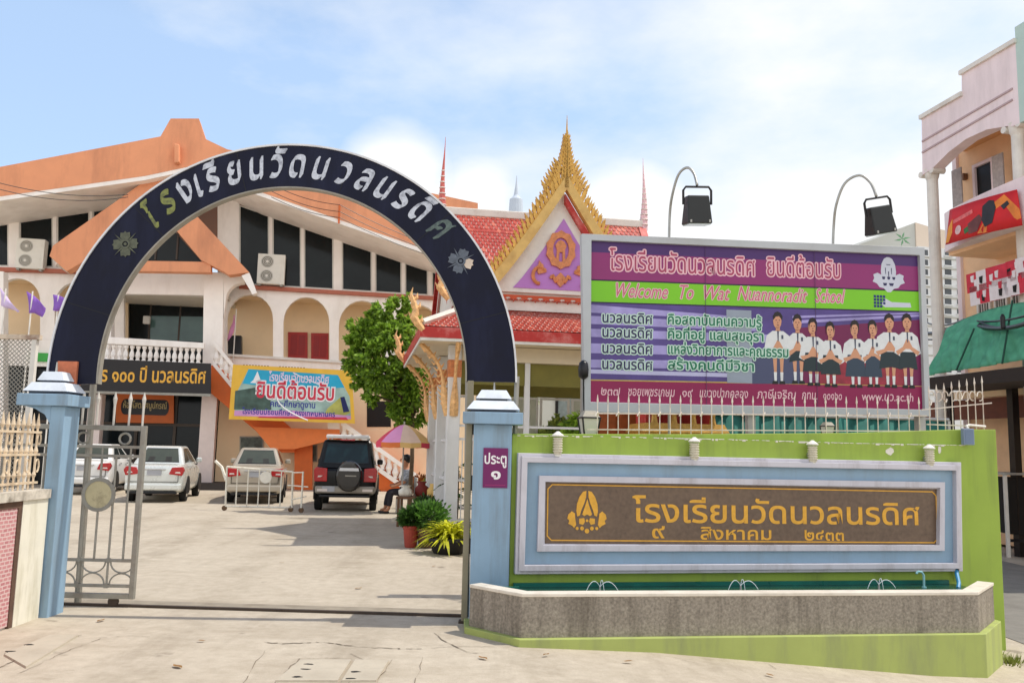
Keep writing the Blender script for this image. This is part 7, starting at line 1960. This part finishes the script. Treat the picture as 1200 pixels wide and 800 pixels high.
# balcony fronts: a curved slab bulging out of the facade
def balcony(zlo, zhi, x0, x1, bulge, name, mat):
    b = MB(); n = 16; o_, i_ = [], []
    for i in range(n+1):
        f = i/n; x = x0+(x1-x0)*f; y = -bulge*sin(pi*min(1, f*1.0))**.7 if 0 < f < 1 else 0
        o_.append((x, y))
    pts = o_+[(x1, dpt), (x0, dpt)]
    b.prismz(pts, zlo, zhi); return b.build(name, mat, t_r)
z3 = RF.loc(1109, 288, 0)[1]
xb0 = RF.loc(1107, 288, 0)[0]
balcony(z3-.14, z3+.04, xb0, XN, .35, 'balcony_slab', m_rose)
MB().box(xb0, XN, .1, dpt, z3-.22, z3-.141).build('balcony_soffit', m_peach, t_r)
def rail_panel(zlo, zhi, x0, x1, bulge):
    b = MB(); n = 16
    A_ = []; 
    for i in range(n+1):
        f = i/n; x = x0+(x1-x0)*f; y = -bulge*(sin(pi*f)**.7 if 0 < f < 1 else 0); A_.append((x, y))
    i0 = b.pts([(x, y-.0, zlo) for x, y in A_]); i1 = b.pts([(x, y, zhi) for x, y in A_]); j0 = b.pts([(x, y+.12, zlo) for x, y in A_]); j1 = b.pts([(x, y+.12, zhi) for x, y in A_])
    for k in range(n): b.face((i0[k], i0[k+1], i1[k+1], i1[k])); b.face((j0[k+1], j0[k], j1[k], j1[k+1])); b.face((i1[k], i1[k+1], j1[k+1], j1[k]))
    return b
zrt = RF.loc(1110, 249, 0)[1]
rail_panel(z3+.04, zrt, xb0+.03, XN-.05, .33).build('balcony_parapet', m_rose, t_r)
# second floor glazing with white frames below the balcony
for (a, c) in ((1146, 1162), (1166, 1182), (1186, 1204), (1208, 1226)):
    x0 = RF.loc(a, 320, dpt)[0]; x1 = RF.loc(c, 320, dpt)[0]; z1 = z3-1.0; z0 = z3-2.3
    w = MB().ring([(x0, z1), (x1, z1), (x1, z0), (x0, z0)], [(x0+.06, z1-.06), (x1-.06, z1-.06), (x1-.06, z0+.06), (x0+.06, z0+.06)], dpt-.08, dpt-.001).build('window', m_white, t_r)
    MB().box(x0+.06, x1-.06, dpt-.04, dpt-.0015, z0+.06, z1-.06).build('pane', m_glass, w)
    b = MB(); [b.box(x0+.06+(x1-x0-.12)*k/4-.008, x0+.06+(x1-x0-.12)*k/4+.008, dpt-.075, dpt-.041, z0+.06, z1-.06) for k in (1, 2, 3)]; b.build('bars', m_white, w)
MB().box(.3, XN, .0, dpt, z3-3.15, z3-2.95).build('first_floor_slab', m_rose, t_r)
# ground floor: dark open shop, brown shutters, beige band
zg1 = z3-3.15
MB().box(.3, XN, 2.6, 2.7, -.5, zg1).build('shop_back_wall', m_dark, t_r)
x0, x1 = RF.loc(1118, 470, .6)[0], XN
za, zb3 = RF.loc(1150, 466, .6)[1], RF.loc(1150, 490, .6)[1]
MB().box(x0-1.4, x1, .8, .9, zb3, za).build('brown_shutter_box', M('brown_board', rgb(112, 62, 44), .6, .2, 5), t_r)
zc_ = RF.loc(1150, 456, .6)[1]; MB().box(x0-.8, x1, .7, .8, za+.02, zc_).build('beige_band', m_beige, t_r)
for px in (1188,):
    x = RF.loc(px, 520, .3)[0]; MB().box(x-.08, x+.08, .25, .4, -.5, zg1).build('dark_post', m_black, t_r)
# advertising banner on the balcony rail
def rbl(px, py): return RF.loc(px, py, -.42)
bo = rbl(1109, 286); t = thing('advert_banner', 'red advertising banner with a dark phone picture hung on the curved balcony', 'banner', RF.world(bo[0], -.42, bo[1]), RF.a)
def rq(pts): return [(x-bo[0], z-bo[1]) for x, z in [rbl(*p) for p in pts]]
def bow(b):   # follow the bulge of the balcony
    w_ = rq([(1197, 267)])[0][0]; 
    b.v = [(x, y-.10*sin(pi*max(0, min(1, x/w_)))+.03, z) for x, y, z in b.v]; return b
B4 = rq([(1113, 246), (1191, 222), (1197, 264), (1107, 287)])
def b4(u, v):
    a = (B4[0][0]+(B4[1][0]-B4[0][0])*u, B4[0][1]+(B4[1][1]-B4[0][1])*u); c = (B4[3][0]+(B4[2][0]-B4[3][0])*u, B4[3][1]+(B4[2][1]-B4[3][1])*u); return (a[0]+(c[0]-a[0])*v, a[1]+(c[1]-a[1])*v)
def grid(u0, u1, v0, v1, d, nu=14, nv=3):
    b = MB(); I = [b.pts([(b4(u0+(u1-u0)*i/nu, v0+(v1-v0)*j/nv)[0], -d, b4(u0+(u1-u0)*i/nu, v0+(v1-v0)*j/nv)[1]) for i in range(nu+1)]) for j in range(nv+1)]
    for j in range(nv):
        for i in range(nu): b.face((I[j+1][i], I[j+1][i+1], I[j][i+1], I[j][i]))
    return bow(b)
o = grid(0, 1, 0, 1, 0).build('cloth', M('banner_scarlet', rgb(206, 34, 40), .6, .15, 2), t, smooth=True); md = o.modifiers.new('thickness', 'SOLIDIFY'); md.thickness = .01; md.offset = 1
def bpoly(pts, d, name, mat):
    b = MB(); P = [b4(*p) for p in pts]; b.prism(P, -d, -d+.004); return bow(b).build(name, mat, t)
bpoly([(.5, .95), (.62, .55), (.72, .2), (.85, .05), (.93, .3), (1, .55), (1, .8), (.6, .98)], .015, 'orange_flash', M('banner_amber', rgb(226, 130, 54), .6, .3, 2))
bpoly([(.02, .5), (.08, .3), (.1, .7), (.05, .95), (0, .95)], .015, 'yellow_flash', M('banner_gold', rgb(228, 150, 60), .6, .2, 3))
bpoly([(.57, .22), (.66, .10), (.72, .14), (.74, .35), (.69, .75), (.60, .82), (.56, .6)], .02, 'phone_picture', M('banner_charcoal', rgb(44, 44, 50), .5, .3, 4))
bpoly([(.36, .60), (.52, .42), (.57, .55), (.50, .88), (.38, .9)], .02, 'brown_picture', M('banner_brown', rgb(110, 62, 60), .6, .4, 4))
bpoly([(.30, .72), (.36, .66), (.38, .82), (.32, .86)], .022, 'green_leaf_print', M('banner_leaf', rgb(60, 110, 60), .6, .3, 4))
bpoly([(.205+.05*cos(a), .68+.13*sin(a)) for a in [2*pi*k/14 for k in range(14)]], .02, 'round_badge', M('banner_pink_white', rgb(226, 190, 190), .6, .2, 6))
bpoly([(.10, .35), (.42, .22), (.43, .33), (.11, .46)], .02, 'pale_lettering_block', M('banner_rose_print', rgb(222, 110, 110), .6, .4, 9))
bpoly([(.80, .34), (.88, .24), (.90, .34), (.83, .46)], .02, 'badge', M('banner_charcoal', rgb(44, 44, 50)))
# hanging red and white prize cards on the first floor
o = RF.loc(1141, 356, -.1); t = thing('card_string', 'two rows of red and white cards hung along the first floor railing', 'hanging cards', RF.world(o[0], -.1, o[1]), RF.a)
b = [MB(), MB(), MB()]; rr = random.Random(9)
for row, (ya, sl_) in enumerate(((331, -.30), (347, -.27))):
    for k in range(9):
        px = 1145+k*12-row*-4; py = ya+(px-1142)*sl_
        x, z = RF.loc(px, py, -.1); x -= o[0]; z -= o[1]; w_ = .30; h = .21
        c = (k+row) % 2
        b[c].prism([(x-w_, z+h), (x+w_, z+h), (x+w_*.95, z-h), (x-w_*.95, z-h)], -.02-.006*(k % 3), -.006*(k % 3))
        for _ in range(2):
            dx, dz = rr.uniform(-.15, .15), rr.uniform(-.1, .1); b[2 if c and _ == 0 else 1 - c].prism([(x+dx-.05, z+dz+.07), (x+dx+.05, z+dz+.08), (x+dx+.03, z+dz-.08), (x+dx-.04, z+dz-.06)], -.032-.006*(k % 3), -.021-.006*(k % 3))
b[0].build('red_cards', M('card_red', rgb(200, 48, 66), .6, .2, 6), t); b[1].build('white_cards', M('card_white', rgb(228, 218, 220), .6, .1, 6), t); b[2].build('black_print', m_dark, t)
A, B = RF.loc(1138, 327, -.08), RF.loc(1250, 292, -.08); MB().bar((A[0]-o[0], .02, A[1]-o[1]), (B[0]-o[0], .02, B[1]-o[1]), .03).build('string', m_dark, t)
# green shade net draped from the first floor down to the awning
o = RF.loc(1090, 438, -.9)
t = thing('green_shade_net', 'bright green shade netting draped over the front of the shop', 'shade net', RF.world(o[0], 0, o[1]), RF.a)
ctl = [[(1110, 384), (1133, 372), (1160, 362), (1185, 356), (1240, 348)], [(1100, 398), (1128, 390), (1156, 383), (1185, 376), (1240, 368)], [(1092, 420), (1122, 415), (1152, 408), (1182, 402), (1240, 392)], [(1087, 440), (1118, 434), (1150, 430), (1182, 424), (1240, 416)]]
offs_ = [-.10, -.45, -.75, -.95]
b = MB(); nu, nv = 70, 18; I = []
for j in range(nv+1):
    v = j/nv*3; jj = min(2, int(v)); fv = v-jj; row = []
    for i in range(nu+1):
        u = i/nu*4; ii = min(3, int(u)); fu = u-ii
        def g(r): 
            x0, z0 = RF.loc(*ctl[r][ii], offs_[r]); x1, z1 = RF.loc(*ctl[r][ii+1], offs_[r]); return x0+(x1-x0)*fu, z0+(z1-z0)*fu
        a, c = g(jj), g(jj+1); of = offs_[jj]+(offs_[jj+1]-offs_[jj])*fv+.09*sin(u*3.1+v)*sin(v*1.05)+.035*sin(u*11+v*2.3)*min(1, v)+.025*sin(u*19-v*3)*min(1, v)
        row.append((a[0]+(c[0]-a[0])*fv-o[0], of, a[1]+(c[1]-a[1])*fv-o[1]))
    I.append(b.pts(row))
for j in range(nv):
    for i in range(nu): b.face((I[j+1][i], I[j+1][i+1], I[j][i+1], I[j][i]))
def netmat():
    m = M('green_net', rgb(120, 204, 170), .75, .25, 5, bump=.3).copy(); n = m.node_tree.nodes; l = m.node_tree.links; bs = n['Principled BSDF']; tr = n.new('ShaderNodeBsdfTranslucent'); tr.inputs[0].default_value = rgb(70, 200, 150); mx_ = n.new('ShaderNodeMixShader'); mx_.inputs[0].default_value = .45
    l.new(bs.outputs[0], mx_.inputs[1]); l.new(tr.outputs[0], mx_.inputs[2]); l.new(mx_.outputs[0], n['Material Output'].inputs[0]); return m
nn = b.build('netting', netmat(), t, smooth=True); md = nn.modifiers.new('thickness', 'SOLIDIFY'); md.thickness = .008
b = MB()
for (xa, ya, xb_, yb2) in ((1145, 385, 1122, 434), (1190, 352, 1176, 426)):
    A, B = RF.loc(xa, ya, -.55), RF.loc(xb_, yb2, -1.0); b.tube([(A[0]-o[0], -.62, A[1]-o[1]), (B[0]-o[0], -1.03, B[1]-o[1])], .02, 5)
b.build('seam_pole', M('dark_green_pole', rgb(24, 70, 56), .6, .1), t)
# awning below the net
za1, za0 = RF.loc(1100, 441, -1.0)[1], RF.loc(1100, 455, -1.0)[1]
x0 = RF.loc(1088, 441, -1.0)[0]
t = thing('shop_awning', 'dark flat awning edge with a grey metal end above the shop front', 'awning', RF.world(x0, 0, za0), RF.a)
MB().box(0, XN-x0-2.2, -1.0, .3, 0, za1-za0).build('awning_board', M('dark_brown_board', rgb(48, 40, 36), .7, .2, 5), t)
MB().box(XN-x0-2.199, XN-x0+1.2, -1.02, .3, .12, za1-za0+.1).build('metal_gutter', m_pole, t)
for k in (0.4, 3.4): MB().box(k, k+.1, -.9, -.8, -za0-.4, 0).build('awning_post', m_black, t)
# parked stall table near the right edge
o = gnd(1182, 650, -.36); t = thing('stall_table', 'grey metal framed stall counter at the right edge behind the green wall', 'counter', (o.x+.5, o.y, gz(o.x, o.y)), rad(-4))
h = at(1182, 553, o.y).z-gz(o.x, o.y)
b = MB(); b.box(-.75, 1.6, -.5, .5, h-.05, h); b.build('counter_top', m_pole, t, bevel=.006)
for sx in (-.7, 1.55):
    for sy in (-.45, .45): MB().box(sx-.03, sx+.03, sy-.03, sy+.03, 0, h-.051).build('leg', m_black if sx > 0 else m_white, t)
MB().box(-.66, 1.51, -.43, -.40, .30, .36).build('cross_bar', m_black, t)
MB().box(-.60, 1.5, -.38, .42, .45, h-.1).build('dark_crate_front', m_dark, t)
# cables along the shop front
Q = lambda px, py, Y: at(px, py, Y)
wire('overhead_cable', [Q(1086, 378, 22), Q(1130, 374, 18.5), Q(1215, 366, 15)], .022, 'thin upper black cable along the green shade net', .1)
wire('overhead_cable', [Q(1060, 386, 23), Q(1140, 380, 18), Q(1225, 370, 14.5)], .045, 'thick middle black cable bundle along the green shade net', .15)
wire('overhead_cable', [Q(1070, 394, 22), Q(1150, 378, 17.5), Q(1225, 362, 14.5)], .02, 'sagging lower black cable along the green shade net', .2)
p = Q(1175, 374, 16); tag(MB().lathe([(.03, 0), (.045, .04), (.045, .24), (.02, .30)], 0, 0, 10).build('cable_joint', m_black, loc=(p.x, p.y, p.z-.2)), 'black cable joint hanging on the cable bundle', 'cable joint')

# ---------------------------------------------------------------- far apartment block
TF_o = at(1072, 500, 75); TF = Fr((TF_o.x, 75, 0), 14)
t = thing_fr('apartment_block', 'tall pale apartment block with small dark windows behind the shophouse', 'building', TF)
m_tw = M('hazy_white_wall', rgb(212, 214, 214), .85, .03, .3); m_tg = M('hazy_grey_wall', rgb(176, 176, 168), .85, .03, .3); m_tb = M('hazy_beige_wall', rgb(206, 190, 172), .85, .03, .3)
P = TF.pl([(1076, 288), (1145, 288)], 0); x0, x1 = P[0][0], P[1][0]+1.5; zt5 = TF.loc(1105, 291, 0)[1]
MB().box(x0, x1, 0, 14, -1, zt5).build('front_block', m_tw, t)
P = TF.pl([(1008, 286), (1030, 278), (1072, 261), (1072, 300), (1008, 300)], 5); b = MB(); b.prism(P[:3]+[(P[2][0], 0), (P[0][0], 0)], 5, 25); b.build('rear_block', m_tg, t)
P = TF.pl([(1072, 261), (1095, 268), (1118, 272)], 5.01); b = MB(); b.prism(P+[(P[2][0], 0), (P[0][0]+.02, 0)], 4.9, 25); b.build('rear_block', m_tb, t)
for cpx, w_ in ((1085.5, 2.2), (1111, 4.6), (1124.5, 3.6), (1140, 3.4)):
    for r in range(14):
        x, z = TF.loc(cpx, 297+r*11.4, 0); k = .075*w_
        fr = MB().box(x-k-.1, x+k+.1, -.14, -.001, z-.32, z-.22).build('window_ledge', m_tw, t)
        MB().box(x-k, x+k, -.03, -.0012, z-.2, z+.32).build('window', M('far_window', rgb(74, 78, 82), .3, .3, .4), t)
b = MB()
for r in range(15): z = TF.loc(1105, 303+r*11.4, 0)[1]; b.box(x0-.1, x1, -.1, -.0015, z-.06, z+.06)
b.build('floor_bands', m_tg, t)
